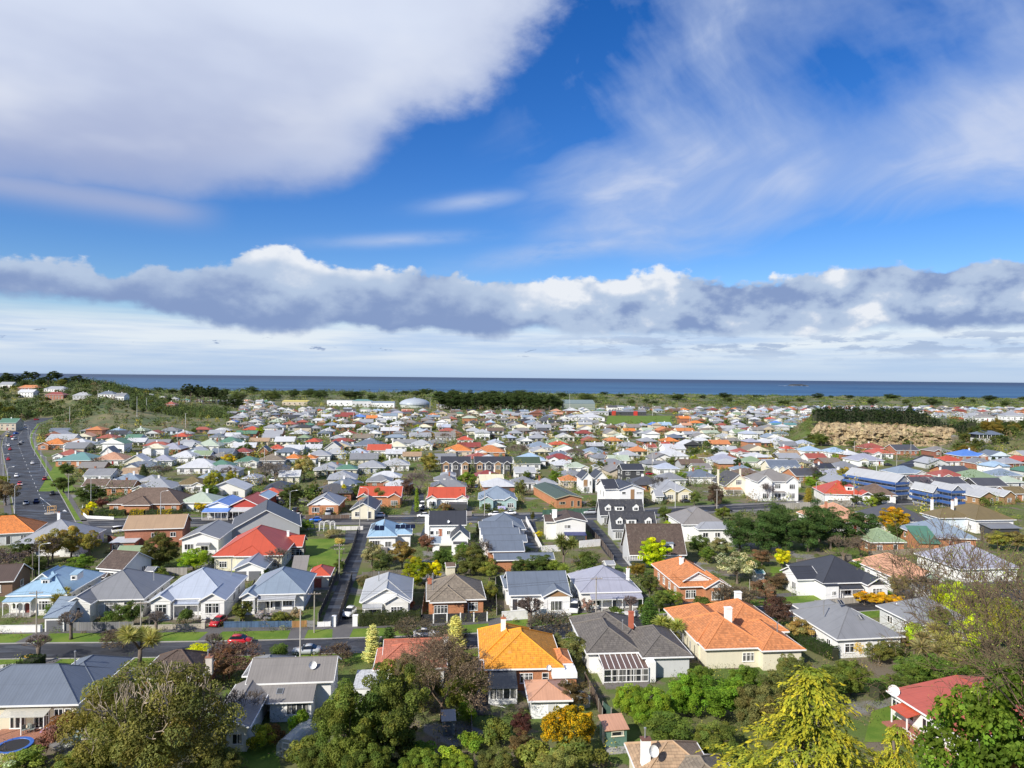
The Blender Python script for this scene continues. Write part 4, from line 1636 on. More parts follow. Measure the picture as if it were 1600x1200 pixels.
def door_mesh(w,h):
 k=(round(w,2),round(h,2))
 if k not in _DOOR:
  a=MB()
  a.box(-w/2,w/2,-.05,.01,0,h)
  fx=lattice([-w/2-.1,-w/2-.002,w/2+.002,w/2+.1],[0,h+.002,h+.1],lambda i,j:i!=1 or j==1,.0,-.08)
  _DOOR[k]=(a.mesh('door',M['oc'],uv=False),fx.mesh('door_frame',M['trim'],uv=False))
 return _DOOR[k]
HOUSES=[]
def reg(h,x,y,r,base,short=None,label=None):
 HOUSES.append(dict(o=h.root if isinstance(h,House)else h,x=x,y=y,r=r,base=base,short=short,label=label))
GRID=rad(7.0)
def H(label,xl,xr,ye,yr,k='hip',rc='grey',wc='white',rt='iron',wt='boards',he=3.1,dep=None,rot=None,pitch=.56,wings=(),ch=(),ver=None,short=None,detail=2,trim=WHITE,windows=True,o=.45,z=.0,name='house',sides=True,door=True,flues=(),gable=None,cat='house',stor=1,wz=.9,dist=None,base=None,group=None):
 """House whose front eave runs from pixel (xl, ye) to (xr, ye) and whose ridge is seen at yr.
    wings: (pixel left, pixel right, projection in m, gable colour or None)."""
 rz=GRID if rot is None else rad(rot)
 cx=(xl+xr)/2
 if dist=='slope':
  dist=min((d_*4.0 for d_ in range(140,245)),key=lambda q:abs(GD(cx,ye,q).z-he-hz(GD(cx,ye,q).x,q)))
 if dist is not None:
  pc=GD(cx,ye,dist)
  he_abs=pc.z
  pc=Vector((pc.x,pc.y,he_abs))
  z=he_abs-he
 else:
  pc=G(cx,ye,z+he)
 d0=pc.y
 sc_=d0/F_PX
 W=(xr-xl)*sc_/max(.3,math.cos(rz))-2*o
 yh=589.3+(cx-800)*.00932
 h0=CAM_H-(z+he)
 kk=(yr-yh)/F_PX
 p=pitch
 if k in('hip','gx'):
  q=(h0-kk*d0)/(kk+p)if kk+p>.02 else 4
  q=min(max(q,2.2),8.0)
  D=2*q-2*o
  if dep is not None:
   D=dep
  elif k=='hip' and W+2*o<2*q:
   D=max(D,W)
 else:
  D=dep or 11.0
  rise=h0-kk*d0
  p=min(1.6,max(.12,rise/(W/2+o)))
 c,s=math.cos(rz),math.sin(rz)
 ox,oy=pc.x-s*o,pc.y+c*o
 h=House(name,label,(ox,oy,z),rz,rc,wc,rt,wt,trim,detail,cat,group)
 h.W,h.D,h.he,h.p0=W,D,he,p
 h.block(-W/2,W/2,0,D,he,k,p,o,gable=gable)
 h.X=lambda px:(px-cx)*sc_/math.cos(rz)
 def XB(px,y):
  x=.0
  for _ in range(3):
   x=((px-800)/F_PX*(oy+y*c+x*s)-ox+y*s)/c
  return x
 h.XB=XB
 rzg=h.ridge_z
 for wi in wings:
  a,b_=h.X(wi[0])+o*.7,h.X(wi[1])-o*.7
  if b_-a<1.0:
   m=(a+b_)/2
   a,b_=m-.6,m+.6
  wp=min(p if k!='gy' else .6,(rzg-he-.25)/((b_-a)/2+o))
  wp=max(.3,min(wp,.75))
  h.block(a,b_,-wi[2],min(D/2,2+(b_-a)/2),he,'gy',wp,o*.8,gable=wi[3]if len(wi)>3 else None)
  if windows:
   h.window((a+b_)/2,wz,round(min(2.4,(b_-a)*.55),1),1.6,3,2,'f',-wi[2])
 if windows:
  segs=[(-W/2,W/2)]
  for wi in wings:
   a,b_=h.X(wi[0]),h.X(wi[1])
   ns=[]
   for s0,s1 in segs:
    if b_<=s0 or a>=s1:
     ns.append((s0,s1))
    else:
     if a-s0>1.2:
      ns.append((s0,a))
     if s1-b_>1.2:
      ns.append((b_,s1))
   segs=ns
  for i,(s0,s1)in enumerate(segs):
   for st in range(stor):
    h.auto_windows(s0,s1,wz+2.7*st,1.5,'f',.0,int(cx*7+st),door and i==len(segs)//2 and st==0)
  if sides:
   fc='r' if pc.x<0 else 'l'
   for st in range(stor):
    h.auto_windows(.6,D-.6,wz+.1+2.7*st,1.3,fc,W/2 if fc=='r' else-W/2,int(cx+st),False,1.2,1,3.6)
 for cc in ch:
  x=h.X(cc[0])
  y=D*cc[1]
  h.chimney(x,y,he-.3,rzg+cc[2],col=cc[3]if len(cc)>3 else WHITE,pots=2 if detail>1 else 0)
 for fx,fy in flues:
  h.flue(h.X(fx),D*fy,he,rzg+.6)
 if ver:
  h.verandah(h.X(ver[0]),h.X(ver[1]),ver[2]if len(ver)>2 else 1.8,posts=ver[3]if len(ver)>3 else 4,y=.0)
 mid=Vector((ox-s*D/2,oy+c*D/2,0))
 reg(h,mid.x,mid.y,math.hypot(W,D)/2,base or describe(k,rc,wc,wings),short,label)
 h.px=(cx,ye)
 return h
def describe(k,rc,wc,wings=()):
 w=WALLWORD.get(wc,'white')if isinstance(wc,str)else 'white'
 c=COLWORD[rc]if isinstance(rc,str)else 'grey'
 t={'hip':'hip','gx':'side-gabled','gy':'front-gabled','flat':'flat','mono':'lean-to'}[k]
 return f"{w} house with {c} {t} roof"
 # vehicles
def loft(b,st,mi=0,close=True):
 """st: list of rings with equal numbers of points."""
 n=len(st[0])
 pts=[p for r in st for p in r]
 fs=[]
 for k in range(len(st)-1):
  for i in range(n-1 if not close else n):
   j=(i+1)%n
   fs.append((k*n+i,k*n+j,(k+1)*n+j,(k+1)*n+i))
 fs.append(tuple(range(n-1,-1,-1)))
 fs.append(tuple(range((len(st)-1)*n,len(st)*n)))
 return b.mesh_faces(pts,fs,mi)
CAR={}
def car_parts(kind):
 if kind in CAR:
  return CAR[kind]
  # (x, z bottom, z belt, half width bottom, half width belt)
 if kind=='sedan':
  body=[(-2.3,.42,.62,.62,.6),(-2.22,.3,.7,.78,.76),(-1.5,.2,.84,.88,.86),(-.9,.2,.92,.9,.88),(1.2,.2,.95,.9,.88),(1.8,.22,.98,.88,.85),(2.25,.34,.92,.78,.74),(2.32,.45,.8,.66,.64)]
  cab=[(-.85,.9,.91,.8,.78),(-.12,.9,1.4,.8,.6),(.85,.92,1.43,.8,.6),(1.62,.94,1.0,.78,.72)]
  L,ax=4.6,(-1.38,1.36)
 elif kind=='hatch':
  body=[(-1.98,.42,.64,.6,.58),(-1.9,.28,.74,.76,.74),(-1.3,.2,.9,.85,.83),(-.85,.2,.98,.87,.85),(1.2,.2,1.0,.87,.85),(1.75,.24,.99,.84,.8),(1.98,.38,.9,.72,.68)]
  cab=[(-.95,.95,.97,.78,.76),(-.2,.95,1.45,.78,.6),(1.2,.97,1.47,.78,.58),(1.82,.97,1.02,.74,.66)]
  L,ax=4.0,(-1.24,1.22)
 elif kind=='van':
  body=[(-2.2,.42,.8,.7,.68),(-2.12,.3,.92,.84,.82),(-1.6,.24,1.05,.9,.88),(-1.3,.24,1.1,.92,.9),(2.1,.24,1.12,.92,.9),(2.2,.36,1.05,.86,.84)]
  cab=[(-1.45,1.05,1.08,.84,.82),(-.75,1.08,1.86,.84,.7),(1.9,1.1,1.92,.84,.72),(2.16,1.1,1.16,.82,.78)]
  L,ax=4.4,(-1.42,1.38)
 else:
  body=[(-2.2,.48,.78,.66,.64),(-2.12,.36,.88,.84,.82),(-1.5,.28,1.02,.91,.89),(-1.0,.28,1.08,.92,.9),(1.4,.28,1.1,.92,.9),(2.0,.3,1.1,.9,.87),(2.2,.42,1.0,.8,.76)]
  cab=[(-1.05,1.05,1.07,.82,.8),(-.35,1.05,1.62,.82,.66),(1.5,1.06,1.64,.82,.66),(2.04,1.07,1.14,.8,.74)]
  L,ax=4.4,(-1.36,1.34)
 b=MB()
 loft(b,[[(x,-wb,zb),(x,-wt,zb+(zt-zb)*.55),(x,-wt*.97,zt),(x,wt*.97,zt),(x,wt,zb+(zt-zb)*.55),(x,wb,zb)]for x,zb,zt,wb,wt in body])
 P={'body':b.mesh(kind+'_body',M['car'],uv=False,smooth=True)}
 g=MB()
 loft(g,[[(x,-wb,zb),(x,-wt,zt),(x,wt,zt),(x,wb,zb)]for x,zb,zt,wb,wt in cab])
 P['glass']=g.mesh(kind+'_glass',M['carglass'],uv=False)
 r=MB()
 a,c=cab[1],cab[2]
 loft(r,[[(a[0]-.04,-a[4],a[2]-.015),(a[0]-.04,-a[4]+.06,a[2]+.035),(a[0]-.04,a[4]-.06,a[2]+.035),(a[0]-.04,a[4],a[2]-.015)],[((a[0]+c[0])/2,-c[4]-.01,c[2]+.02),((a[0]+c[0])/2,-c[4]+.05,c[2]+.075),((a[0]+c[0])/2,c[4]-.05,c[2]+.075),((a[0]+c[0])/2,c[4]+.01,c[2]+.02)],
  [(c[0]+.1,-c[4],c[2]-.03),(c[0]+.1,-c[4]+.06,c[2]+.03),(c[0]+.1,c[4]-.06,c[2]+.03),(c[0]+.1,c[4],c[2]-.03)]])
 P['roof']=r.mesh(kind+'_top',M['car'],uv=False,smooth=True)
 w=MB()
 w.lathe([(.2,-.1),(.31,-.1),(.33,-.05),(.33,.05),(.31,.1),(.2,.1)],16)
 P['tyre']=w.mesh('wheel',M['rubber'],uv=False,smooth=False)
 rm=MB()
 rm.lathe([(.05,-.105),(.2,-.108),(.21,.0),(.2,.108),(.05,.112)],12)
 P['rim']=rm.mesh('rim',M['metal'],uv=False)
 f=body[1]
 hl=MB()
 hl.box(f[0]-.05,f[0]+.22,-.13,.13,f[2]-.16,f[2]-.01)
 P['head']=hl.mesh('headlight',M['lens'],uv=False)
 q=body[-2]
 tl=MB()
 tl.box(q[0]-.1,q[0]+.07,-.12,.12,q[2]-.22,q[2]-.02)
 P['tail']=tl.mesh('tail_light',M['tail'],uv=False)
 mr=MB()
 mr.box(-.08,.08,-.09,.09,-.06,.06)
 P['mirror']=mr.mesh('mirror',M['car'],uv=False)
 P['meta']=(L,ax,f,q,cab)
 CAR[kind]=P
 return P
def car(kind,col,label,px,py,ang=.0,z=.0,group=None,at=None,small=False):
 """ang in degrees: where the bonnet points, anticlockwise from +x."""
 P=car_parts(kind)
 L,ax,f,q,cab=P['meta']
 p=G(px,py)if at is None else Vector(at)
 o=thing('car',label,'car',(p.x,p.y,hz(p.x,p.y)+.01+z),rad(ang+180),group)
 put('body',P['body'],o,col)
 put('roof_panel',P['roof'],o,col)
 put('cabin_windows',P['glass'],o)
 for x in ax:
  for s in(-1,1):
   w=put('wheel',P['tyre'],o)
   w.location=(x,s*.8,.33)
   w.rotation_euler=(rad(90)*(1 if s<0 else-1),0,0)
   if not small:
    put('rim',P['rim'],w)
 if not small:
  for s in(-1,1):
   put('headlight',P['head'],o).location=(0,s*(f[4]-.17),0)
   put('tail_light',P['tail'],o).location=(0,s*(q[4]-.14),0)
   put('mirror',P['mirror'],o,col).location=(cab[0][0]+.22,s*.96,cab[0][2]+.12)
 TREE_SPOTS.append((p.x,p.y,1.5))
 return o
def make_cars():
 m,nt,b=new_mat('car_glass')
 b.inputs['Base Color'].default_value=(.015,.017,.02,1)
 b.inputs['Roughness'].default_value=.06
 M['carglass']=m
 red,dred,white,silver,blue,dark,black,navy=(.45,.01,.018),(.3,.012,.018),(.78,.78,.77),(.42,.44,.46),(.02,.13,.55),(.03,.032,.036),(.012,.012,.014),(.03,.045,.13)
 car('hatch',red,'shiny red hatchback driving along the near street',376,1005.5,5)
 car('hatch',red,'red hatchback parked nose out in the drive beside the blue paling fence',341,976,262)
 car('sedan',silver,'silver sedan on the near street behind a bare timber pole',479,1021,185)
 car('hatch',white,'white hatchback on the drive between white gate pillars',546,961,262)
 car('sedan',white,'white sedan parked on the verge behind the twiggy shrub and white chimney',666,994,8)
 car('hatch',red,'red hatchback seen from behind on the verge near the white picket wall',909,977,100)
 car('van',white,'white van in the drive beside the gabled white house with dark roof',897,955,262)
 car('suv',black,'black off-roader parked behind the grey house with skylights',1288,956,12)
 car('hatch',blue,'bright blue hatchback parked on the second street by the white arched trellis',493,815,187,small=False)
 car('sedan',white,'white sedan beside the brick bungalow with grey gable',466,808,95)
 car('van',silver,'silver van in front of the brick bungalow with grey gable',513,804,100)
 car('hatch',white,'white hatchback parked by the pole beyond the blue roof with solar panels',661,808,187)
 car('hatch',white,'white hatchback half hidden behind the blue roof with solar panels',592,808,187)
 car('suv',silver,'pale silver off-roader parked by the green paling wall',921,803,187)
 car('suv',black,'black off-roader parked above the white house with hipped grey roof',1134,800,10)
 car('sedan',dark,'dark sedan parked below the cream double-gabled villa',1072,785,10)
 car('sedan',white,'white sedan behind the dark macrocarpa trees',1248,791,8)
 car('van',white,'white van behind the salmon tiled roof',1304,789,8)
 car('hatch',white,'white hatchback outside the blue-grey villa',772,806,187)
 car('sedan',white,'white sedan at the end of the row outside the blue-grey villa',796,804,187)
 car('van',white,'white van on the drive beside the red-roofed bungalow',660,792,265)
 car('hatch',dark,'charcoal hatchback on the drive in front of a white van',661,797,265)
 car('van',dark,'dark van parked behind the white sedan in the drive',462,801,95)
 car('van',white,'white van beside the tan roofed brick house',188,832,40)
 car('suv',red,'red off-roader on the concrete drive beside the green-roofed hall',845,772,262)
 car('hatch',dred,'dark red car parked behind the black villa',1015,742,10)
 tr=[('hatch',silver,41,788,120,'silver car stopped at the foot of the avenue'),('hatch',navy,57,785,120,'navy car at the foot of the avenue beside the silver car'),('hatch',red,31,758,-56,'red car on the avenue ahead of a white car'),
  ('hatch',white,26,745,-56,'white car following a red car down the avenue'),('hatch',dred,70,750,120,'red car parked on the right kerb of the avenue'),('hatch',dark,82,773,120,'dark car parked beside the avenue verge near the junction'),
  ('sedan',white,51,725,125,'white car parked on the right kerb halfway up the avenue'),('hatch',red,13,719,-56,'red car parked on the left kerb of the avenue'),('sedan',red,16,703,-60,'red car high on the avenue near the left kerb'),
  ('hatch',white,14,697,-60,'white car behind the high red car on the avenue'),('sedan',silver,34,692,110,'silver car far up the avenue'),('hatch',dark,31,695,110,'dark car far up the avenue behind the silver one'),
  ('van',white,22,687,-80,'white van far up the avenue'),('hatch',red,20,683,-80,'small red car far up the avenue beyond the van'),('van',(.6,.45,.05),13,682,-80,'yellow van parked at the top bend of the avenue'),
  ('hatch',blue,25,678,90,'blue car at the top bend of the avenue'),('hatch',white,38,669,70,'white car turning at the top of the avenue')]
 for k,c,x,y,a,l in tr:
  car(k,c,l,x,y,a,small=True,group='cars on the avenue')
 car('van',(.4,.02,.02),'red van parked at the wooded foot of the hill',57,660,40,at=(GD(57,660,690).x,690,0),small=True)
 far=[(1325,774,white),(1345,776,silver),(1388,728,dark),(1431,726,white),(1452,729,silver),(838,741,white),(1010,697,white),(745,762,navy),(428,752,white),(1410,742,white)]
 nm=['white car behind the red-roofed villa','silver car behind the red-roofed villa','dark car on the side street below the quarry','white car on the side street below the quarry','silver car parked where the quarry side street ends','white car outside the long white house',
  'white car between the white and black townhouses','navy car beside the grey hipped house','white car in the yard beside the willow','white car parked by the grey hipped roof below the quarry']
 for(x,y,c),l in zip(far,nm):
  car('hatch',c,l,x,y,RND.uniform(0,360),small=True)
  # street furniture
def power_pole(label,px,py,h,arms=1,col=(.36,.33,.28),lamp=0,rz=7.0,name='power_pole',group=None,r=.13,at=None):
 p=G(px,py)if at is None else Vector(at)
 o=thing(name,label,'pole',(p.x,p.y,hz(p.x,p.y)),rad(rz),group)
 MB().tube((0,0,-.1),(0,0,h),r,r*.72,8).obj('pole',M['oc_rough'],o,col,uv=False)
 for k in range(arms):
  z=h-.35-k*.9
  a=MB()
  a.box(-1.15,1.15,-.22,-.11,z-.055,z+.055)
  c=a.obj('crossarm',M['oc_rough'],o,(.26,.22,.18),uv=False)
  for x in(-1.0,-.45,.45,1.0):
   MB().lathe([(.035,z+.056),(.06,z+.1),(.05,z+.16),(.02,z+.2)],6,cx=x,cy=-.165).obj('insulator',M['oc'],c,(.75,.73,.7),uv=False)
 if lamp:
  b=MB()
  b.tube((0,0,h*.9),(lamp*.8,-.15,h*.9+.5),.035,.03,6,caps=False)
  b.obj('lamp_arm',M['oc'],o,(.5,.5,.5),uv=False)
  hd=MB()
  hd.box(lamp*.75-.1,lamp*.75+.5*lamp+.1,-.26,-.04,h*.9+.44,h*.9+.56)
  hd.obj('lamp_head',M['oc'],o,(.6,.6,.6),uv=False)
 TREE_SPOTS.append((p.x,p.y,.4))
 return o
def street_lamp(label,px,py,h=9.0,side=1,group=None,at=None):
 p=G(px,py)if at is None else Vector(at)
 o=thing('street_lamp',label,'street lamp',(p.x,p.y,hz(p.x,p.y)),rad(7),group)
 MB().tube((0,0,-.1),(0,0,h-.6),.1,.06,8).obj('pole',M['oc'],o,(.55,.56,.57),uv=False)
 b=MB()
 b.tube((0,0,h-.62),(side*.5,0,h-.15),.05,.045,6,caps=False)
 b.obj('arm',M['oc'],o,(.55,.56,.57),uv=False)
 b=MB()
 b.tube((side*.46,0,h-.16),(side*1.9,0,h),.045,.04,6)
 b.obj('outreach',M['oc'],o,(.55,.56,.57),uv=False)
 hd=MB()
 loft(hd,[[(side*1.7,-.08,h-.03),(side*1.7,.08,h-.03),(side*1.7,.06,h+.09),(side*1.7,-.06,h+.09)],[(side*2.1,-.15,h-.03),(side*2.1,.15,h-.03),(side*2.1,.09,h+.13),(side*2.1,-.09,h+.13)],
  [(side*2.45,-.07,h),(side*2.45,.07,h),(side*2.45,.04,h+.07),(side*2.45,-.04,h+.07)]])
 hd.obj('lamp_head',M['oc'],o,(.62,.63,.64),uv=False)
 return o
def fence(label,pts,h,col,style='paling',post=(.3,.28,.25),step=2.6,cap=None,name='fence',pw=.1,cat='fence'):
 """Fence through ground pixels: panels between posts."""
 P=[G(x,y)for x,y in pts]
 o=thing(name,label,cat,(P[0].x,P[0].y,0))
 base=P[0].copy()
 last=None
 for i in range(len(P)-1):
  a,b=P[i]-base,P[i+1]-base
  L=(b-a).length
  n=max(1,round(L/step))
  d=(b-a).normalized()
  ang=math.atan2(d.y,d.x)
  w=L/n
  pm=MB()
  if style=='wall':
   pm.box(.0,w-.006,-.09,.09,-.05,h)
  else:
   pm.box(pw*.5+.003,w-pw*.5-.003,-.025,.025,.04,h)
  me=pm.mesh('panel',M['paling']if style=='paling' else M['oc_rough'])
  for k in range(n):
   q=put('panel',me,o,col,a+d*(w*k),ang)
  if style!='wall':
   bm_=MB()
   bm_.box(-pw/2,pw/2,-pw/2,pw/2,-.05,h+.06)
   bme=bm_.mesh('post',M['oc_rough'],uv=False)
   for k in range(n+(1 if i==len(P)-2 else 0)):
    put('post',bme,o,post,a+d*(w*k),ang)
  elif cap:
   cm=MB()
   cm.box(0,L,-.13,.13,h+.002,h+.07)
   put('coping',cm.mesh('coping',M['oc_rough'],uv=False),o,cap,a,ang)
 return o
def hedge(label,pts,w,h,col=(.045,.075,.02),seed=1,dens=70,ls=.085,name='hedge',cat='hedge',z0=None,rough=.08,mat='leaf'):
 rng=np.random.default_rng(seed)
 P=[Vector(p)if len(p)==3 else G(*p)for p in pts]
 base=P[0].copy()
 Cs,Ns=[],[]
 for i in range(len(P)-1):
  a,b=P[i]-base,P[i+1]-base
  L=(b-a).length
  d=(b-a)/L
  s=Vector((-d.y,d.x,0))
  n=int(dens*L*(2*h+w))
  u=rng.random(n)
  r=rng.random(n)*(2*h+w)
  off=np.where(r<h,-w/2,np.where(r>h+w,w/2,r-h-w/2))
  z=np.where(r<h,r,np.where(r>h+w,2*h+w-r,h))
  nx=np.where(r<h,-1.0,np.where(r>h+w,1.0,.0))
  nz=np.where((r>=h)&(r<=h+w),1.0,.15)
  wob=1+rough*np.sin(u*L*1.7+seed)+rough*.7*np.sin(u*L*4.1)
  C=np.array(a)[None]+np.outer(u,np.array(b-a))+np.outer(off*wob,np.array(s))
  C[:,2]+=z*wob+rng.normal(0,rough*.5*max(1,h*.4),n)
  C[:,:2]+=rng.normal(0,rough*.5*max(1,w*.5),(n,2))
  N=np.outer(nx,np.array(s))
  N[:,2]+=nz
  Cs.append(C)
  Ns.append(N)
 C,N=np.concatenate(Cs),np.concatenate(Ns)
 cl=tints(60,(1,1,1),.25,rng)
 cell=(np.floor(C[:,0]/.7)*7+np.floor(C[:,1]/.7)*3+np.floor(C[:,2]/.6)).astype(int)%60
 T=cl[cell]*tints(len(C),(1,1,1),.16,rng)
 me=leaf_mesh('hedge_leaves',C,N,ls,T,M[mat],.55,.6,rng=rng)
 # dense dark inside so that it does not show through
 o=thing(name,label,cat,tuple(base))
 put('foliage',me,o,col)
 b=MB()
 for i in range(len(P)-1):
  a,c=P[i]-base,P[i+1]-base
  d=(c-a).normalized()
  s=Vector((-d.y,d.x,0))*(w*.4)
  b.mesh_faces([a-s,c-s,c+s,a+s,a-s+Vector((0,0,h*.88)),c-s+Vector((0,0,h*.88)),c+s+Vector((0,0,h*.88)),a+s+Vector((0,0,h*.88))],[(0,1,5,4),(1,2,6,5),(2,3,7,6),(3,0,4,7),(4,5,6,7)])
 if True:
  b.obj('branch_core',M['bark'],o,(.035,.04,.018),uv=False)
 for i in range(len(P)-1):
  m=(P[i]+P[i+1])/2
  TREE_SPOTS.append((m.x,m.y,(P[i+1]-P[i]).length/2+w/2))
 return o
def pillar(label,px,py,w=.55,h=1.7,col=WHITE):
 p=G(px,py)
 o=thing('gate_pillar',label,'gate pillar',p,GRID)
 MB().box(-w/2,w/2,-w/2,w/2,-.05,h).obj('shaft',M['render'],o,col)
 MB().box(-w/2-.05,w/2+.05,-w/2-.05,w/2+.05,h+.002,h+.1).obj('capstone',M['oc_rough'],o,col,uv=False)
 return o
def wire(label,a,b,sag=.5,r=.016):
 n=10
 a,b=Vector(a),Vector(b)
 m=MB()
 pts=[a.lerp(b,i/n)-Vector((0,0,sag*4*(i/n)*(1-i/n)))for i in range(n+1)]
 rings=[]
 for p in pts:
  rings.append([(p.x,p.y-r,p.z-r),(p.x,p.y+r,p.z-r),(p.x,p.y,p.z+r)])
 loft(m,rings)
 o=m.obj('overhead_wire',M['rubber'],uv=False)
 return tag(o,label,'wire','overhead wires along the near street')
def dish(h,x,y,z,r=.45,name='satellite_dish',az=20.0):
 """Dish on a house roof: a part."""
 b=MB()
 prof=[(.02,.0),(r*.5,.05*r/.45),(r*.85,.15*r/.45),(r,.22*r/.45)]
 n=14
 pts,fs=[],[]
 for q,zz in prof:
  for i in range(n):
   w=2*math.pi*i/n
   pts.append((q*math.cos(w),-zz,q*math.sin(w)))
 for k in range(3):
  for i in range(n):
   j=(i+1)%n
   fs.append((k*n+i,k*n+j,(k+1)*n+j,(k+1)*n+i))
 b.mesh_faces(pts,fs)
 o=b.obj(name,M['oc'],h.root,(.74,.74,.73),uv=False,smooth=True)
 o.location=(x,y,z)
 o.rotation_euler=(rad(-25),0,rad(az))
 a=MB()
 a.tube((0,.02,-.02),(0,.25,-r*1.3),.03,.03,6)
 a.obj('dish_mount',M['metal'],o,uv=False)
 return o
def solar(h,x,y,z,w,d,p,ang=.0):
 b=MB()
 b.box(-w/2,w/2,0,d,0,.05)
 o=b.obj('solar_panel',M['solar'],h.root,uv=False)
 o.location=(x,y,z)
 o.rotation_euler=(math.atan(p),0,ang)
 return o
def skylight(h,x,y,z,p,w=.9,d=1.1):
 b=MB()
 b.box(-w/2,w/2,0,d,0,.1)
 o=b.obj('skylight',M['metal'],h.root,uv=False)
 o.location=(x,y,z)
 o.rotation_euler=(math.atan(p),0,0)
 g=MB()
 g.poly([(-w/2+.08,.08,.104),(w/2-.08,.08,.104),(w/2-.08,d-.08,.104),(-w/2+.08,d-.08,.104)])
 g.obj('skylight_pane',M['glass'],o,uv=False)
 return o
def rz_at(h,y):
 """Height of the front slope of the main roof at local y (p = main pitch)."""
 return h.he+.12+h.p0*(y+.45)
 # houses nearest the camera (backs facing us)
def near_houses():
# slate blue hip house, lower left
 h=H('slate grey hip-roofed cream house with French doors behind the trampoline',-90,118,1104,1040,'hip','slate','cream',he=3.3,short='slate-roofed cream house',windows=False,flues=[(62,.75)],rot=4)
 h.lift+=.01
 X_=h.X
 h.block(h.XB(104,h.D),h.XB(183,h.D),h.D*.45,h.D+4.0,3.3,'hip',.52)
 for px in(24,60):
  h.window(X_(px),.25,1.9,2.3,3,2)
 h.window(X_(86),1.7,1.1,1.0,2,1)
 h.window(X_(100),1.7,.8,1.0,1,1)
 MB().slab([(X_(8),-1.9,2.55),(X_(76),-1.9,2.55),(X_(76),-.02,2.95),(X_(8),-.02,2.95)],.05).obj('porch_roof',M['clearroof'],h.root)
 for px in(8.5,42,75.5):
  MB().box(X_(px)-.05,X_(px)+.05,-1.85,-1.75,0,2.5).obj('porch_post',M['trim'],h.root,WHITE,uv=False)
 MB().box(X_(0),X_(100),-3.4,-.02,0,.22).obj('terrace',M['brick'],h.root,(.3,.14,.09))
 # dark tile roof half hidden by the gum tree
 h=H('dark brown tiled house half hidden by the big gum tree',214,312,1060,1017,'hip','dbrown','brick','tile',short='dark tiled house behind the gum tree',windows=True,rot=5)
 h.chimney(h.X(316),2.0,2.5,5.0,.9,(.55,.5,.45),1,cap=(.3,.15,.1))
 h.flue(h.X(314),2.0,5.1,5.9)
 # long grey roof with wing
 h=H('long weathered grey house with white wing gable and roof dish',386,520,1068,1029,'gx','warm','white',he=3.9,short='long weathered grey house',windows=False,rot=6,pitch=.5)
 X_=h.X
 h.lift+=.01
 # lean-to slope continuing below the eave, over the sunny room
 MB().slab([(X_(405),-3.6,2.75),(X_(494),-3.6,2.75),(X_(494),-.3,3.86),(X_(405),-.3,3.86)],.1).obj('lower_roof',M['iron'],h.root,RC['warm'])
 MB().mesh_faces([(X_(430),-3.2,0),(X_(491),-3.2,0),(X_(491),-.01,0),(X_(430),-.01,0),(X_(430),-3.2,2.75),(X_(491),-3.2,2.75),(X_(491),-.01,3.75),(X_(430),-.01,3.75)],
  [(0,1,5,4),(1,2,6,5),(3,0,4,7)]).obj('rear_wall',M['boards'],h.root,WC['white'])
 h.window(X_(462),.9,1.3,1.5,2,1,'f',-3.2)
 h.window(X_(478),.9,1.6,1.5,2,1,'f',-3.2)
 MB().box(X_(404),X_(495),-3.74,-3.62,2.62,2.76).obj('gutter',M['trim'],h.root,WHITE,uv=False)
 h.block(X_(372),X_(418),-10.5,1.0,3.1,'gy',.42,rc='warm',o=.5)
 a=(X_(372)+X_(418))/2
 h.window(a-.9,1.0,1.2,1.3,2,1,'f',-10.5)
 h.window(a+.9,1.0,1.2,1.3,2,1,'f',-10.5)
 MB().box(X_(386),X_(409),.2,1.0,0,.1).obj('step',M['concrete'],h.root)
 dish(h,X_(483),1.6,5.5,.55)
 skylight(h,X_(441),-2.2,3.22,.336)
 h.flue(X_(457),2.6,4.4,5.2)
 h.block(h.XB(396,h.D),h.XB(452,h.D),h.D*.6,h.D+3.0,3.3,'hip',.5,rc='grey',walls=True)
 # red tiled house behind the dark trees
 h=H('red tiled house behind the bare birch with white chimney',584,698,1046,1007,'hip','clay','white','tile',short='red tiled house behind the birch',rot=6,ch=[(696,.35,1.0)])
 h.block(h.X(600),h.X(690),h.D*.4,h.D+2.5,3.1,'gx',.5,rc='clay')
 h.lift+=.01
 h.block(h.X(560),h.X(592),-5.5,.5,2.7,'flat',.1,rc='white',wc='white',o=.1,gutter=False)
 # golden orange house
 h=H('golden orange tiled house with brick walls and glass sunroom',757,882,1046,981,'hip','yorange','obrick','tile',short='golden orange tiled house',windows=False,he=3.3,rot=4)
 X_=h.X
 h.block(h.XB(755,h.D),h.XB(830,h.D),h.D*.3,h.D+3,3.3,'hip',.56)
 h.chimney(X_(792),h.D*.75,4,h.ridge_z+1.6,.75,WHITE,1,cap=(.42,.16,.08))
 h.window(X_(823),1.1,1.9,1.5,3,2)
 h.window(X_(853),.3,1.0,2.3,1,2)
 # sunroom on its left
 MB().slab([(X_(763),-4.4,2.3),(X_(806),-4.4,2.3),(X_(806),-.02,3.25),(X_(763),-.02,3.25)],.06).obj('sunroom_roof',M['sheetdark'],h.root)
 MB().box(X_(764),X_(805),-4.2,-.02,.0,.75).obj('sunroom_base',M['render'],h.root,WHITE)
 for i in range(5):
  px=764+i*10.1
  MB().box(X_(px)-.06,X_(px)+.06,-4.24,-4.12,.76,2.28).obj('sunroom_post',M['trim'],h.root,WHITE,uv=False)
 for i in range(4):
  px=769.2+i*10.1
  MB().poly([(X_(px-5),-4.16,.8),(X_(px+5),-4.16,.8),(X_(px+5),-4.16,2.25),(X_(px-5),-4.16,2.25)]).obj('sunroom_pane',M['glass'],h.root,uv=False)
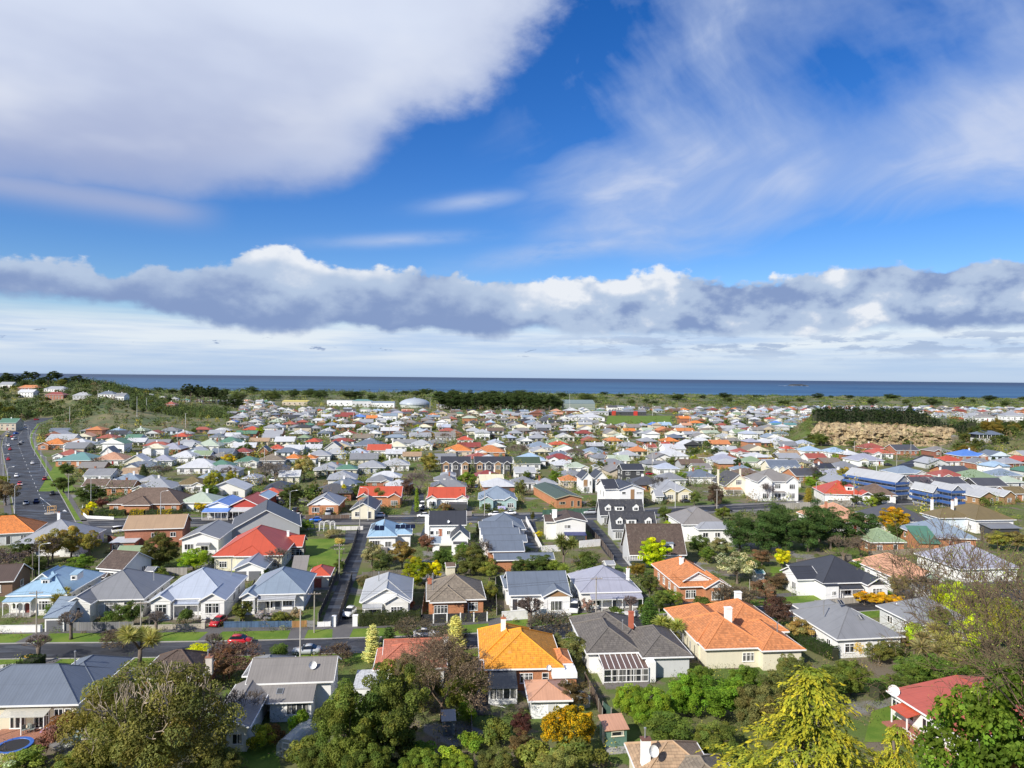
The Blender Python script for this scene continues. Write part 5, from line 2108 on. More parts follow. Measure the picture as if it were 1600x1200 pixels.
 MB().slab([(X_(762),-4.2,.0+2.28),(X_(765),-4.2,2.28),(X_(765),-.02,2.28),(X_(762),-.02,2.28)],2.2).obj('sunroom_side',M['render'],h.root,WHITE)
 # right-hand wing, white slab and salmon roofed lower room
 h.block(X_(872),X_(893),1.5,6.0,3.3,'hip',.5,rc='rust')
 MB().box(X_(862),X_(901),-1.6,1.45,2.35,3.15).obj('balcony_parapet',M['render'],h.root,WHITE)
 MB().box(X_(863),X_(900),-1.3,1.4,0,2.34).obj('lower_wall',M['brick'],h.root,WC['obrick'])
 h.window(X_(879),.7,1.4,1.3,2,1,'f',-1.3)
 h.block(X_(822),X_(876),-8.6,-3.0,2.5,'hip',.42,rc='salmon',wc='white',rt='iron')
 h.door(X_(852),face='f',at=-8.6,col=(.6,.6,.58),z=.1)
 dish(h,X_(857),-.5,3.5,.4)
 # dark grey tiled house with conservatory
 h=H('dark grey tiled house with white-framed conservatory and red chimney',916,1003,1021,963,'hip',(.125,.112,.1),'white','tile',short='dark grey tiled house with conservatory',windows=False,he=3.2,rot=5)
 X_=h.X
 h.block(X_(1003),X_(1074),-2.2,h.D*.75,3.2,'hip',.5,wc='lgrey')
 h.block(h.XB(903,h.D),h.XB(990,h.D),h.D*.45,h.D+3.5,3.2,'hip',.5)
 h.chimney(X_(1007),h.D*.62,4,h.ridge_z+.9,.8,(.42,.12,.07),0)
 h.flue(X_(986),h.D*.4,5,h.ridge_z+.4)
 cx0,cx1=X_(935),X_(1004)
 y1=-4.2
 MB().slab([(cx0,y1,2.35),(cx1,y1,2.35),(cx1,-.05,3.12),(cx0,-.05,3.12)],.05).obj('conservatory_roof',M['sheetbrown'],h.root)
 n=9
 for i in range(n):
  x=cx0+(cx1-cx0)*i/(n-1)
  MB().mesh_faces([(x-.045,y1,2.36),(x+.045,y1,2.36),(x+.045,-.05,3.13),(x-.045,-.05,3.13),(x-.045,y1,2.42),(x+.045,y1,2.42),(x+.045,-.05,3.19),(x-.045,-.05,3.19)],
   [(0,1,5,4),(1,2,6,5),(2,3,7,6),(3,0,4,7),(4,5,6,7)]).obj('rafter',M['trim'],h.root,WHITE,uv=False)
 xs=[cx0]
 for i in range(6):
  xs+=[cx0+(cx1-cx0)*(i+.5)/6-(cx1-cx0)/12+.08,cx0+(cx1-cx0)*(i+1)/6-.03]
 xs[-1]=cx1-.08
 xs+=[cx1]
 cf=lattice(xs,[.3,.42,1.25,1.34,2.2,2.32],lambda i,j:i%2==0 or j%2==0,y1+.08,y1).obj('conservatory_frame',M['trim'],h.root,WHITE,uv=False)
 for i in range(6):
  a,c=xs[2*i+1],xs[2*i+2]
  MB().poly([(a,y1+.05,.42),(c,y1+.05,.42),(c,y1+.05,2.2),(a,y1+.05,2.2)]).obj('pane',M['glass'],cf,uv=False)
 MB().box(cx0,cx1,y1-1.6,y1-.02,0,.28).obj('deck',M['timber'],h.root)
 MB().box(cx0-.1,cx0,y1,-.05,0,2.3).obj('side_wall',M['boards'],h.root,WHITE)
 MB().box(cx1+.01,cx1+1.2,y1+.3,-.05,0,3.1).obj('corner_wall',M['boards'],h.root,WHITE)
 # orange tiled house, long and many-hipped
 h=H('long rusty orange tiled house with two white chimneys',1100,1203,1014,955,'hip','rust','cream','tile',short='long rusty orange tiled house',windows=False,he=3.2,rot=6)
 X_=h.X
 h.block(h.XB(1058,h.D+2),h.XB(1130,h.D+2),3.0,h.D+6,3.2,'hip',.52)
 h.block(h.XB(1112,h.D+2),h.XB(1196,h.D+2),h.D*.5,h.D+6.5,3.25,'hip',.56)
 h.block(X_(1190),X_(1252),-1.4,h.D*.8,3.2,'hip',.5)
 h.chimney(h.XB(1142,h.D*.4),h.D*.4,4.0,7.9,1.1,WHITE,0)
 h.chimney(h.XB(1157,h.D+3),h.D+3,5.0,h.ridge_z+2.0,1.1,WHITE,0)
 h.flue(X_(1229),2.0,4.2,6.2)
 h.window(X_(1172),1.0,1.9,1.4,3,2)
 vx=h.XB(1058,h.D+2)
 MB().box(vx-1.3,vx-.02,3.5,h.D+5.5,0,.35).obj('verandah_floor',M['oc_rough'],h.root,(.2,.19,.18))
 for i in range(5):
  y=3.6+i*(h.D+1.6)/4.2
  MB().box(vx-1.25,vx-1.1,y-.07,y+.07,.36,3.1).obj('post',M['trim'],h.root,(.3,.3,.3),uv=False)
  # grey iron house with skylights
 h=H('grey iron-roofed white house with two skylights by the yellow shrubs',1304,1418,998,942,'hip','grey','white',short='grey house with skylights',he=3.2,rot=8,pitch=.5)
 X_=h.X
 h.block(h.XB(1262,h.D),h.XB(1325,h.D),5.0,h.D+3,3.2,'hip',.5)
 skylight(h,X_(1368),3.0,5.15,.5)
 skylight(h,X_(1353),6.2,6.75,.5)
 h.flue(X_(1322),6.5,5,7.4)
 # red low roof, lower right, seen from its gable corner
 p0=G(1490,1145,3.1)
 p1=G(1385,1079,3.1)
 ax=(p1-p0)
 L=ax.length
 rz=math.atan2(ax.y,ax.x)-math.pi/2
 c,s=math.cos(rz),math.sin(rz)
 W=21.0
 ctr=p0+Vector((c,s,0))*(W/2+.5)
 h=House('house','low house with faded red roof behind the leafy bare tree',(ctr.x-s*.4,ctr.y+c*.4,0),rz,'pink','white')
 h.block(-W/2,W/2,-2,L-.8,3.0,'gy',.13,o=.45)
 for y in(1.5,4.5,7.5,10.0):
  h.window(y,.9,1.5,1.4,2,1,'l',-W/2)
 dish(h,-W/2-.4,L-1.6,3.6,.75,az=-25)
 MB().slab([(-W/2-2.2,L-6.4,2.3),(-W/2-.02,L-6.4,2.75),(-W/2-.02,L-3.2,2.75),(-W/2-2.2,L-3.2,2.3)],.1).obj('porch_roof',M['iron'],h.root,RC['red'])
 for y in(L-6.2,L-3.4):
  MB().box(-W/2-2.1,-W/2-1.95,y-.07,y+.07,0,2.2).obj('porch_post',M['trim'],h.root,WHITE,uv=False)
 MB().box(-W/2-3.2,-W/2-.02,-2,L-3,0,.3).obj('deck',M['brick'],h.root,(.3,.11,.08))
 for i in range(6):
  y=-1.8+i*(L-5)/5
  MB().box(-W/2-3.1,-W/2-3.02,y-.04,y+.04,.31,1.3).obj('railing_post',M['trim'],h.root,WHITE,uv=False)
 for z in(.75,1.26):
  MB().box(-W/2-3.09,-W/2-3.03,-1.75,L-6.9,z,z+.05).obj('handrail',M['trim'],h.root,WHITE,uv=False)
 reg(h,ctr.x-s*L/2,ctr.y+c*L/2,11,'white house with faded red roof','low red-roofed house')
 # tan roof at the bottom edge
 h=H('tan tiled house with whitewashed chimney and big dish',1000,1125,1222,1162,'hip','tan','cream','tile',short='tan tiled house',he=3.0,rot=3,windows=True)
 X_=h.X
 h.block(X_(1050),X_(1150),-4,h.D*.6,3.0,'hip',.5,rc='taupe')
 h.chimney(X_(1017),2.2,3,6.3,1.0,WHITE,0,cap=(.16,.08,.06))
 h.flue(X_(1016),2.2,6.45,7.4)
 dish(h,X_(1023),.8,5.7,.62)
 # outbuildings
 p=G(963,1168)
 o=thing('garden_shed','small green garden shed with salmon pink roof','shed',p,rad(10))
 b=MB()
 b.mesh_faces([(-1.35,0,0),(1.35,0,0),(1.35,2.6,0),(-1.35,2.6,0),(-1.35,0,2.3),(1.35,0,2.3),(1.35,2.6,2.75),(-1.35,2.6,2.75)],[(0,1,5,4),(1,2,6,5),(2,3,7,6),(3,0,4,7)])
 b.obj('wall',M['boards'],o,(.12,.22,.17))
 MB().slab([(-1.6,-.25,2.33),(1.6,-.25,2.33),(1.6,2.85,2.88),(-1.6,2.85,2.88)],.08).obj('roof',M['iron'],o,RC['salmon'])
 f,g=window_mesh(1.6,.6,1,1)
 q=put('window',f,o,WC['cream'],(.15,-.004,1.45))
 put('pane',g,q)
 MB().box(-1.43,-1.36,.5,1.4,.05,2.05).obj('door',M['oc'],o,WC['cream'],uv=False)
 MB().box(-1.5,1.7,-1.5,-.02,-.05,.12).obj('step',M['concrete'],o)
 # glasshouse
 p=G(910,1108)
 o=thing('glasshouse','small gabled glasshouse with white frame','glasshouse',p,rad(28))
 fr_=MB()
 W,D,e,a=1.25,3.4,1.5,2.35
 secs=[(-W,0),(-W,e),(0,a),(W,e),(W,0)]
 for k in range(5):
  y=D*k/4
  for i in range(4):
   fr_.tube((secs[i][0],y,secs[i][1]),(secs[i+1][0],y,secs[i+1][1]),.03,n=4)
 for x,z in secs:
  fr_.tube((x,0,z),(x,D,z),.03,n=4)
 stuff(fr_.obj('frame',M['trim'],o,(.75,.76,.76),uv=False))
 for i in range(4):
  MB().poly([(secs[i][0],0,secs[i][1]),(secs[i+1][0],0,secs[i+1][1]),(secs[i+1][0],D,secs[i+1][1]),(secs[i][0],D,secs[i][1])]).obj('glass_side',M['sheet'],o,uv=False)
 MB().poly([(x,0,z)for x,z in secs]).obj('glass_end',M['sheet'],o,uv=False)
 # polytunnel
 p=G(447,1184)
 o=thing('polytunnel','clear plastic tunnel house on the lawn','tunnel house',p,rad(-14))
 W,D=1.35,5.2
 arc=[(-W,0),(-W,1.0)]+[(-W*math.cos(t),1.0+1.25*math.sin(t))for t in np.linspace(.25,math.pi-.25,9)]+[(W,1.0),(W,0)]
 sk=MB()
 for i in range(len(arc)-1):
  sk.poly([(arc[i][0],0,arc[i][1]),(arc[i][0],D,arc[i][1]),(arc[i+1][0],D,arc[i+1][1]),(arc[i+1][0],0,arc[i+1][1])])
 sk.obj('plastic_cover',M['sheet'],o,uv=False,smooth=True)
 MB().poly([(x,0,z)for x,z in arc]).obj('end_panel',M['sheet'],o,uv=False)
 for k in range(5):
  y=D*k/4
  hp=MB()
  rings=[[(x,y-.03,z),(x*.97,y,z*.985),(x,y+.03,z),(x*1.02,y,z*1.01)]for x,z in arc]
  loft(hp,rings)
  hp.obj('hoop',M['metal'],o,uv=False)
 lattice([-.45,-.38,.38,.45],[0,.07,1.0,1.07,1.75,1.82],lambda i,j:i%2==0 or j%2==0,-.02,-.07).obj('door_frame',M['trim'],o,WHITE,uv=False)
 # trampoline
 p=G(22,1176)
 o=thing('trampoline','round black trampoline with blue padded rim','trampoline',p)
 mt=MB()
 mt.mesh_faces([(1.6*math.cos(2*math.pi*i/28),1.6*math.sin(2*math.pi*i/28),.86)for i in range(28)],[tuple(range(28))])
 mt.obj('mat',M['rubber'],o,uv=False)
 rn=MB()
 pts=[]
 for r,z in((1.58,.88),(1.62,.95),(2.0,.95),(2.04,.88)):
  pts+=[(r*math.cos(2*math.pi*i/28),r*math.sin(2*math.pi*i/28),z)for i in range(28)]
 fs=[(k*28+i,(k+1)*28+i,(k+1)*28+(i+1)%28,k*28+(i+1)%28)for k in range(3)for i in range(28)]
 rn.mesh_faces(pts,fs).obj('rim_pad',M['oc'],o,(.03,.12,.42),uv=False)
 for i in range(6):
  t=2*math.pi*i/6
  MB().tube((1.9*math.cos(t),1.9*math.sin(t),0),(1.9*math.cos(t),1.9*math.sin(t),.88),.03,n=6).obj('leg',M['metal'],o,uv=False)
  # lilac garden cover beside it
 p=G(85,1150)
 o=thing('garden_table','table under a lilac cloth beside the terrace','table',p,rad(6))
 MB().slab([(-1.5,-.5,.78),(1.5,-.5,.78),(1.5,.5,.86),(-1.5,.5,.86)],.05).obj('cloth',M['oc'],o,(.36,.28,.6),uv=False)
 for x in(-1.3,1.3):
  for y in(-.4,.4):
   MB().box(x-.04,x+.04,y-.04,y+.04,0,.74).obj('leg',M['timber'],o,uv=False)
 for i,(px,py)in enumerate(((44,1146),(50,1147),(38,1148))):
  p=G(px,py)
  o=thing('garden_chair',('grey garden chair at the terrace, middle one','grey garden chair at the terrace, nearest the lilac table','grey garden chair at the terrace, nearest the trampoline')[i],'chair',(p.x,p.y,.22),rad(30*i),'chairs on the brick terrace')
  MB().box(-.25,.25,-.25,.25,.4,.45).obj('seat',M['oc'],o,(.25,.28,.26),uv=False)
  MB().box(-.25,.25,.21,.26,.46,.95).obj('backrest',M['oc'],o,(.25,.28,.26),uv=False)
  for x in(-.21,.21):
   for y in(-.21,.21):
    MB().box(x-.02,x+.02,y-.02,y+.02,0,.4).obj('leg',M['metal'],o,uv=False)
    # lean shed, washing line, small things in the middle garden
 p=G(701,1150)
 o=thing('tool_shed','narrow grey tool shed under the birch','shed',p,rad(8))
 MB().box(-.75,.75,0,1.8,0,2.0).obj('wall',M['boards'],o,(.22,.25,.26))
 MB().slab([(-.95,-.2,2.02),(.95,-.2,2.02),(.95,2.0,2.5),(-.95,2.0,2.5)],.07).obj('roof',M['iron'],o,(.36,.36,.36))
 MB().box(-.4,.4,-.05,-.01,.05,1.85).obj('door',M['oc'],o,(.12,.14,.15),uv=False)
 p=G(783,1122)
 o=thing('washing_line','rotary washing line on the drive beside the orange house','washing line',p,rad(20))
 MB().tube((0,0,0),(0,0,2.1),.03,n=6).obj('pole',M['metal'],o,uv=False)
 for k in range(4):
  t=math.pi/2*k
  MB().tube((0,0,1.75),(1.7*math.cos(t),1.7*math.sin(t),2.15),.022,n=5).obj('arm',M['metal'],o,uv=False)
 for k in range(4):
  t,t2=math.pi/2*k,math.pi/2*(k+1)
  for q in(.55,.8,1.0):
   MB().tube((1.7*q*math.cos(t),1.7*q*math.sin(t),1.75+.4*q),(1.7*q*math.cos(t2),1.7*q*math.sin(t2),1.75+.4*q),.008,n=3).obj('line',M['metal'],o,uv=False)
def extra_mats():
 m,nt,b=new_mat('clear_roof_sheet')
 b.inputs['Base Color'].default_value=(.62,.6,.52,1)
 b.inputs['Roughness'].default_value=.35
 b.inputs['Alpha'].default_value=.55
 M['clearroof']=m
 M['sheetdark']=plain('dark_roof_glass',(.05,.055,.06),.15)
 M['sheetbrown']=plain('brown_roof_sheet',(.13,.085,.07),.35)
extra_mats()
near_houses()
# villas across the near street
def villas():
 h=H('pale blue-roofed villa with two white dormers and arched verandah',12,102,931,886,'hip','lblue','offwhite',short='pale blue-roofed villa',he=3.6,rot=5,windows=False,dep=14,o=.5)
 X_=h.X
 h.dormer(X_(58),2.2,4.7,1.5,1.3,2.6,kind='shed',wc='white')
 h.dormer(X_(97),3.2,5.4,1.2,1.1,2.4,kind='shed',wc='white')
 h.block(X_(36),X_(66),3.0,8,5.2,'gy',.8,o=.3,walls=True,gutter=False)
 h.verandah(X_(13),X_(55),2.0,3.0,3.5,posts=5)
 for i in range(4):
  a=X_(13)+(X_(55)-X_(13))*(i+.04)/4
  c=X_(13)+(X_(55)-X_(13))*(i+.96)/4
  am=MB()
  pts=[(a+(c-a)*t,-1.92,2.72-.42*abs(2*t-1)**2.4)for t in np.linspace(0,1,9)]
  am.mesh_faces([p for p in pts]+[(x,y,2.9)for x,y,_ in pts]+[(x,y+.05,z)for x,y,z in pts]+[(x,y+.05,2.9)for x,y,_ in pts],[(i_,i_+1,i_+10,i_+9)for i_ in range(8)]+[(i_+18,i_+27,i_+28,i_+19)for i_ in range(8)]+[(i_,i_+18,i_+19,i_+1)for i_ in range(8)])
  am.obj('verandah_arch',M['trim'],h.root,WHITE,uv=False)
 h.block(X_(60),X_(84),-1.0,3,3.4,'flat',.1,o=.25,rc='lblue',gutter=False)
 h.window(X_(72),1.0,2.2,1.8,4,2,'f',-1.0)
 h.window(X_(24),1.0,1.1,1.8,2,2)
 h.door(X_(42),z=.3)
 for y in(3,6,9):
  h.window(y,1.2,1.1,1.6,2,2,'r',h.W/2)
 h=H('grey-roofed white villa behind the small flat garage',112,222,938,888,'hip','grey','offwhite',short='grey-roofed white villa',he=3.5,rot=6,windows=False,wings=[(112,153,2.6,'white')],dep=14)
 X_=h.X
 h.window(X_(126),1.1,2.6,1.9,4,2,'f',-2.6)
 h.window(1.3-2.6,1.1,1.2,1.9,2,2,'r',X_(150))
 h.window(X_(172),1.1,2.3,1.9,3,2)
 h.window(X_(196),1.1,1.3,1.9,2,2)
 h.door(X_(158),z=.4,col=(.5,.5,.5))
 for y in(2.5,6,9.5):
  h.window(y,1.2,1.2,1.6,2,2,'r',h.W/2)
 h.flue(X_(213),7,5,7.2)
 h=H('double-gabled white villa with icy blue roof',242,352,936,889,'hip','icy','white',short='icy blue double-gabled villa',he=3.5,rot=6,windows=False,wings=[(240,274,1.7,'white'),(314,354,1.7,'white')],dep=14,flues=[(334,.75)])
 X_=h.X
 h.window(X_(257),1.1,2.2,1.9,3,2,'f',-1.7)
 h.window(X_(333),1.1,2.6,1.9,4,2,'f',-1.7)
 h.verandah(X_(275),X_(313),1.7,2.9,3.4,posts=3)
 h.door(X_(292),z=.4,col=(.2,.23,.26))
 for y in(2.5,6,9.5):
  h.window(y,1.2,1.2,1.6,2,2,'r',h.W/2)
 h=H('blue-grey hip villa with white verandah beside the red shed',386,476,929,893,'hip','bluegrey','white',short='blue-grey villa',he=3.4,rot=7,windows=False,wings=[(380,404,1.6,'pblue')],dep=13,trim=WHITE)
 X_=h.X
 h.window(X_(392),1.0,2.0,1.8,3,2,'f',-1.6)
 h.verandah(X_(405),X_(462),1.7,2.8,3.3,posts=4,rc='pale')
 h.window(X_(420),.6,1.5,2.0,2,2)
 h.window(X_(448),1.0,1.8,1.7,3,2)
 h.door(X_(433),z=.35,col=(.1,.12,.14))
 for y in(2.5,5.5,9):
  h.window(y,1.2,1.2,1.5,2,2,'r',h.W/2)
 h=H('white gabled bungalow with pale grey roof above the clipped hedge',563,643,940,899,'hip','pale','offwhite',short='pale-roofed bungalow above the hedge',he=3.2,rot=7,windows=False,wings=[(566,642,.6,'white'),(600,640,1.4,'white')],dep=14,flues=[(588,.5)])
 X_=h.X
 h.window(X_(580),.9,2.2,1.6,3,2,'f',-.6)
 h.window(X_(620),.9,2.2,1.6,4,2,'f',-1.4)
 h.verandah(X_(568),X_(598),1.5,2.6,2.95,y=-.6,posts=2)
 h=H('brick bungalow with brown hip roof behind the black fence',667,759,938,897,'hip','taupe','obrick','tile',short='brown-roofed brick bungalow',he=3.1,rot=7,windows=False,flues=[(677,.35)])
 X_=h.X
 h.block(X_(676),X_(724),-1.2,5.5,3.1,'hip',.56)
 h.window(X_(689),.9,2.6,1.6,4,2,'f',-1.2,WHITE)
 h.window(X_(739),.9,1.9,1.6,3,2)
 h.door(X_(728),z=.3,col=(.25,.1,.06))
 h.chimney(X_(672),h.D*.7,4,h.ridge_z-.2,.8,(.4,.14,.08),1)
 h=H('white house with dark slate roof and timber gable, white van beside it',795,892,930,901,'gx','slate','white',short='white house with timber gable',he=3.2,rot=6,windows=False,wings=[(846,892,1.6,'timber')],dep=11,pitch=.5)
 X_=h.X
 h.block(X_(795),X_(842),4,12.5,3.3,'hip',.5)
 h.window(X_(819),.7,2.4,1.6,3,1)
 h.window(X_(839),.7,1.4,1.6,2,1)
 h.window(X_(868),.5,2.3,1.9,3,1,'f',-1.6)
 h.door(X_(805),z=.3,col=(.05,.05,.06))
 h=H('white verandah cottage with lavender grey hip roof',906,1003,926,896,'hip','lav','white',short='lavender-roofed cottage',he=3.5,rot=6,windows=False,dep=12.5)
 X_=h.X
 h.verandah(X_(921),X_(1003),2.0,2.8,3.45,posts=6,rc='lav')
 h.window(X_(933),.8,1.5,1.9,2,2)
 h.window(X_(985),.8,1.5,1.9,2,2)
 h.door(X_(960),z=.35,col=(.08,.1,.13))
 for y in(2.5,6,9):
  h.window(y,1.2,1.1,1.5,2,2,'l',-h.W/2)
 h.chimney(X_(993),5,4,6.6,.6,WHITE,1)
 h=H('brick bungalow with orange roof and white gable beside the flowering tree',1060,1136,917,874,'hip','rust','obrick','tile',short='orange-roofed brick bungalow',he=3.2,rot=7,windows=False,wings=[(1098,1142,1.5,'white')],dep=17)
 X_=h.X
 h.block(X_(1070),X_(1115),.5,6,4.2,'gy',.55,o=.4,walls=True,gable='white',wc='obrick',gutter=False)
 h.window(X_(1080),.8,2.2,1.7,4,2)
 h.window(X_(1119),.8,2.6,1.7,4,2,'f',-1.5)
 for y in(3,6.5,10,13.5):
  h.window(y,.9,1.2,1.5,2,2,'l',-h.W/2)
 h.chimney(X_(1090),9,5,h.ridge_z+.5,.8,WHITE,1)
 h=H('white villa with black roof and dark front gable',1283,1384,911,867,'hip','dark','white',short='black-roofed white villa',he=3.5,rot=7,windows=False,wings=[(1347,1384,2.2,'dark')],dep=14)
 X_=h.X
 h.block(X_(1256),X_(1290),3.0,9.5,3.5,'gx',.5,o=.4)
 h.window(X_(1365),1.0,2.2,1.8,3,2,'f',-2.2)
 h.block(X_(1283),X_(1304),-1.6,3,3.4,'flat',.1,o=.2,rc='dark',gutter=False)
 h.window(X_(1296),1.4,.9,.9,2,1,'f',-1.6)
 h.window(X_(1326),1.0,1.4,1.7,2,2)
 h.verandah(X_(1306),X_(1346),1.7,2.7,3.3,posts=3,rc='dark')
 for y in(4.5,7.5):
  h.window(y,1.0,1.6,1.6,3,1,'l',X_(1256))
 h=H('white villa with weathered pink tile roof and green gable',1400,1474,905,872,'hip','salmon','white','tile',short='pink-tiled villa with green gable',he=3.4,rot=7,windows=False,wings=[(1424,1470,1.6,'green')],dep=15)
 X_=h.X
 h.window(X_(1447),.9,2.3,1.8,3,2,'f',-1.6)
 h.window(X_(1410),.9,1.4,1.8,2,2)
 for y in(3,6.5,10):
  h.window(y,1.1,1.2,1.6,2,2,'l',-h.W/2)
 h.chimney(X_(1455),8,5,h.ridge_z+.4,.7,(.5,.3,.2),1)
 H('white house with lavender hip roof behind the lime tree',1496,1600,889,866,'hip','lav','white',short='lavender-roofed house behind the lime tree',rot=8,dep=14)
 H('grey roof mostly hidden behind the cabbage trees',1428,1530,976,958,'hip','grey','lgrey',short='grey roof behind the cabbage trees',rot=8,dep=10)
villas()
# middle of the block
def mid_block():
 h=H('red brick house with tan roof and white bay',196,283,827,809,'gx','tan','brick',he=5.0,short='red brick house with tan roof',rot=12,windows=False,dep=9)
 X_=h.X
 h.block(X_(187),X_(220),-4.5,2,2.6,'flat',.1,rc='white',wc='brick',o=.3,gutter=False)
 h.window(X_(197),.9,2.6,1.3,4,1,'f',-4.5)
 h.window(X_(240),2.8,1.4,1.2,2,1)
 h.window(X_(267),2.8,1.4,1.2,2,1)
 h.chimney(X_(235),h.D*.4,5,h.ridge_z+.9,.7,WHITE,0)
 h.chimney(X_(241),h.D*.4,5,h.ridge_z+.8,.7,WHITE,0)
 H('brown tiled cottage below the brick house',147,194,890,869,'gx','dbrown','white','tile',short='brown tiled cottage',rot=-12,dep=9)
 h=H('white shed with mossy green roof beside the brown tiled cottage',178,220,871,863,'gx','lgreen','white',he=2.5,short='green-roofed shed',name='shed',cat='shed',rot=5,dep=6,detail=1,sides=False)
 h=H('white weatherboard house with grey side roof and front gable',282,342,843,832,'gy','grey','white',he=3.8,short='white gable-fronted house',rot=6,dep=15,windows=False)
 X_=h.X
 h.window(X_(295),1.1,2.2,1.5,3,1)
 h.verandah(X_(308),X_(328),1.4,2.6,2.9,posts=2)
 h.window(X_(318),.6,1.8,2.0,2,1)
 h=H('hall with vivid red hip roof and cream walls',333,441,869,828,'hip','red','cream',he=3.6,short='vivid red-roofed hall',rot=6,windows=True,dep=20,cat='building')
 X_=h.X
 h.block(X_(370),X_(408),-.5,7,3.6,'hip',.5)
 h=H('red-roofed glazed annexe of the red hall with white chimney',444,472,855,841,'gx','red','brown',he=2.9,short='red-roofed annexe',rot=6,dep=6.5,windows=False)
 h.window(0,.6,5.0,1.7,5,2,trim=WHITE)
 h.chimney(h.X(446),3,3,6.2,.6,WHITE,0)
 h=H('wide charcoal-roofed building behind the red hall',366,466,826,797,'gy','charcoal','grey',he=3.4,short='charcoal-roofed building',rot=18,dep=17,windows=False)
 h=H('double garage with blue-grey roof and two dark doors',364,414,890,879,'gy','bluegrey','white',he=2.6,short='double garage',name='garage',cat='garage',rot=6,dep=9,windows=False)
 for px in(375,397):
  put('roller_door',MB().box(-1.3,1.3,-.05,.01,0,2.1).mesh('roller_door',M['boards'],uv=False),h.root,(.14,.145,.16),(h.X(px),-.004,0))
 h=H('red brick shed with red hip roof and wide red door',481,516,901,890,'hip','red','cream',he=2.5,short='small red shed',name='shed',cat='shed',rot=7,dep=6,windows=False)
 put('roller_door',MB().box(-1.1,1.1,-.05,.01,0,2.0).mesh('shed_door',M['boards'],uv=False),h.root,(.36,.08,.06),(h.X(494),-.004,0))
 H('low grey shed with mossy roof behind the small red shed',454,478,897,889,'mono','warm','grey',he=2.2,short='low grey shed',name='shed',cat='shed',rot=7,dep=3.5,windows=False,detail=1)
 h=H('white house with bright blue roof carrying solar panels',574,620,839,808,'hip','lblue','white',he=3.7,short='bright blue solar roof',rot=7,dep=15,windows=False)
 X_=h.X
 h.block(X_(614),X_(640),2.0,12,3.7,'hip',.5)
 h.window(X_(586),.8,2.6,1.9,4,1)
 h.window(X_(606),.9,1.6,1.5,2,1)
 MB().box(X_(576),X_(606),-2.6,-.01,0,.9).obj('deck',M['timber'],h.root)
 p=h.p0
 for i in range(2):
  solar(h,X_(588)+i*1.3,1.6,3.86+p*2.05,1.2,1.9,p)
 for i in range(4):
  solar(h,X_(620)+i*1.35,3.6,3.9+.5*2.1,1.25,1.7,.5)
 for i in range(4):
  q=solar(h,X_(578)+.3,4.2+i*1.6,5.0,1.3,1.4,.0)
  q.rotation_euler=(0,-math.atan(p),0)
 h.flue(X_(599),5.5,5,7.6)
 h=H('white two-storey house with black tiled roof',670,729,821,800,'gx','dark','white',he=5.6,short='white house with black roof',rot=5,dep=9,windows=False,pitch=.6)
 X_=h.X
 for px in(675,684,701):
  h.window(X_(px),3.0,1.0,1.1,1,1)
 h.door(X_(688),z=2.6,col=(.35,.12,.06),h=2.0)
 h.window(X_(676),.5,1.1,1.2,1,1)
 h.chimney(X_(667),3,0,7.4,1.2,WHITE,0)
 dish(h,X_(700),-.2,6.6,.4)
 h=H('small white annexe with black gable below the black-roofed house',703,734,843,829,'gy','dark','white',he=4.2,short='black-gabled annexe',rot=4,dep=7,windows=False)
 h.verandah(-h.W/2+.4,h.W/2-.4,1.2,3.3,3.6,posts=3,rc='dark')
 h.window(0,1.6,1.6,1.5,2,1)
 H('tiny white garden shed with grey roof beside the black-gabled annexe',673,689,850,843,'gx','bluegrey','white',he=2.3,short='tiny white shed',name='shed',cat='shed',rot=4,dep=4,windows=False,detail=1)
 # terrace: one hip and three stepped low roofs
 H('grey hip-roofed house behind the stepped terrace',757,822,828,802,'hip','slate','white',he=3.4,short='grey hip house behind the stepped terrace',rot=5,dep=13)
 h=H('stepped terrace of units with grey roofs and brick end',763,820,862,857,'gx','slate','obrick',he=3.4,short='stepped terrace of units',rot=6,dep=8,windows=False,pitch=.35,cat='terrace')
 X_=h.X
 for i in range(3):
  h.block(X_(761)-.2*i,X_(822)+.8-1.2*i,7.0+i*6.0,12.6+i*6.0,4.0+i*.55,'gx',.35,wc='white')
 h.block(X_(772),X_(858),-6.5,-1.5,2.9,'gx',.3,wc='obrick')
 h.window(X_(786),.8,1.6,1.2,2,1)
 h.window(X_(806),.8,1.6,1.2,2,1)
 h=H('cream house with dark brown roof and wide front gable',867,918,815,809,'gy','dbrown','offwhite','tile',he=5.6,short='cream house with dark brown gable',rot=3,dep=11,windows=False)
 X_=h.X
 h.window(X_(887),3.6,1.8,1.0,2,1)
 h.block(X_(855),X_(870),2,9,5.0,'gx',.3,wc='offwhite')
 h.chimney(X_(869),4.0,2,8.0,1.3,WHITE,0)
 MB().slab([(X_(881),-3.0,2.3),(X_(915),-3.0,2.3),(X_(915),-.02,2.6),(X_(881),-.02,2.6)],.08).obj('awning',M['oc'],h.root,(.03,.04,.14))
 for px in(882,914):
  MB().box(X_(px)-.08,X_(px)+.08,-2.9,-2.74,0,2.25).obj('post',M['oc'],h.root,(.3,.12,.07),uv=False)
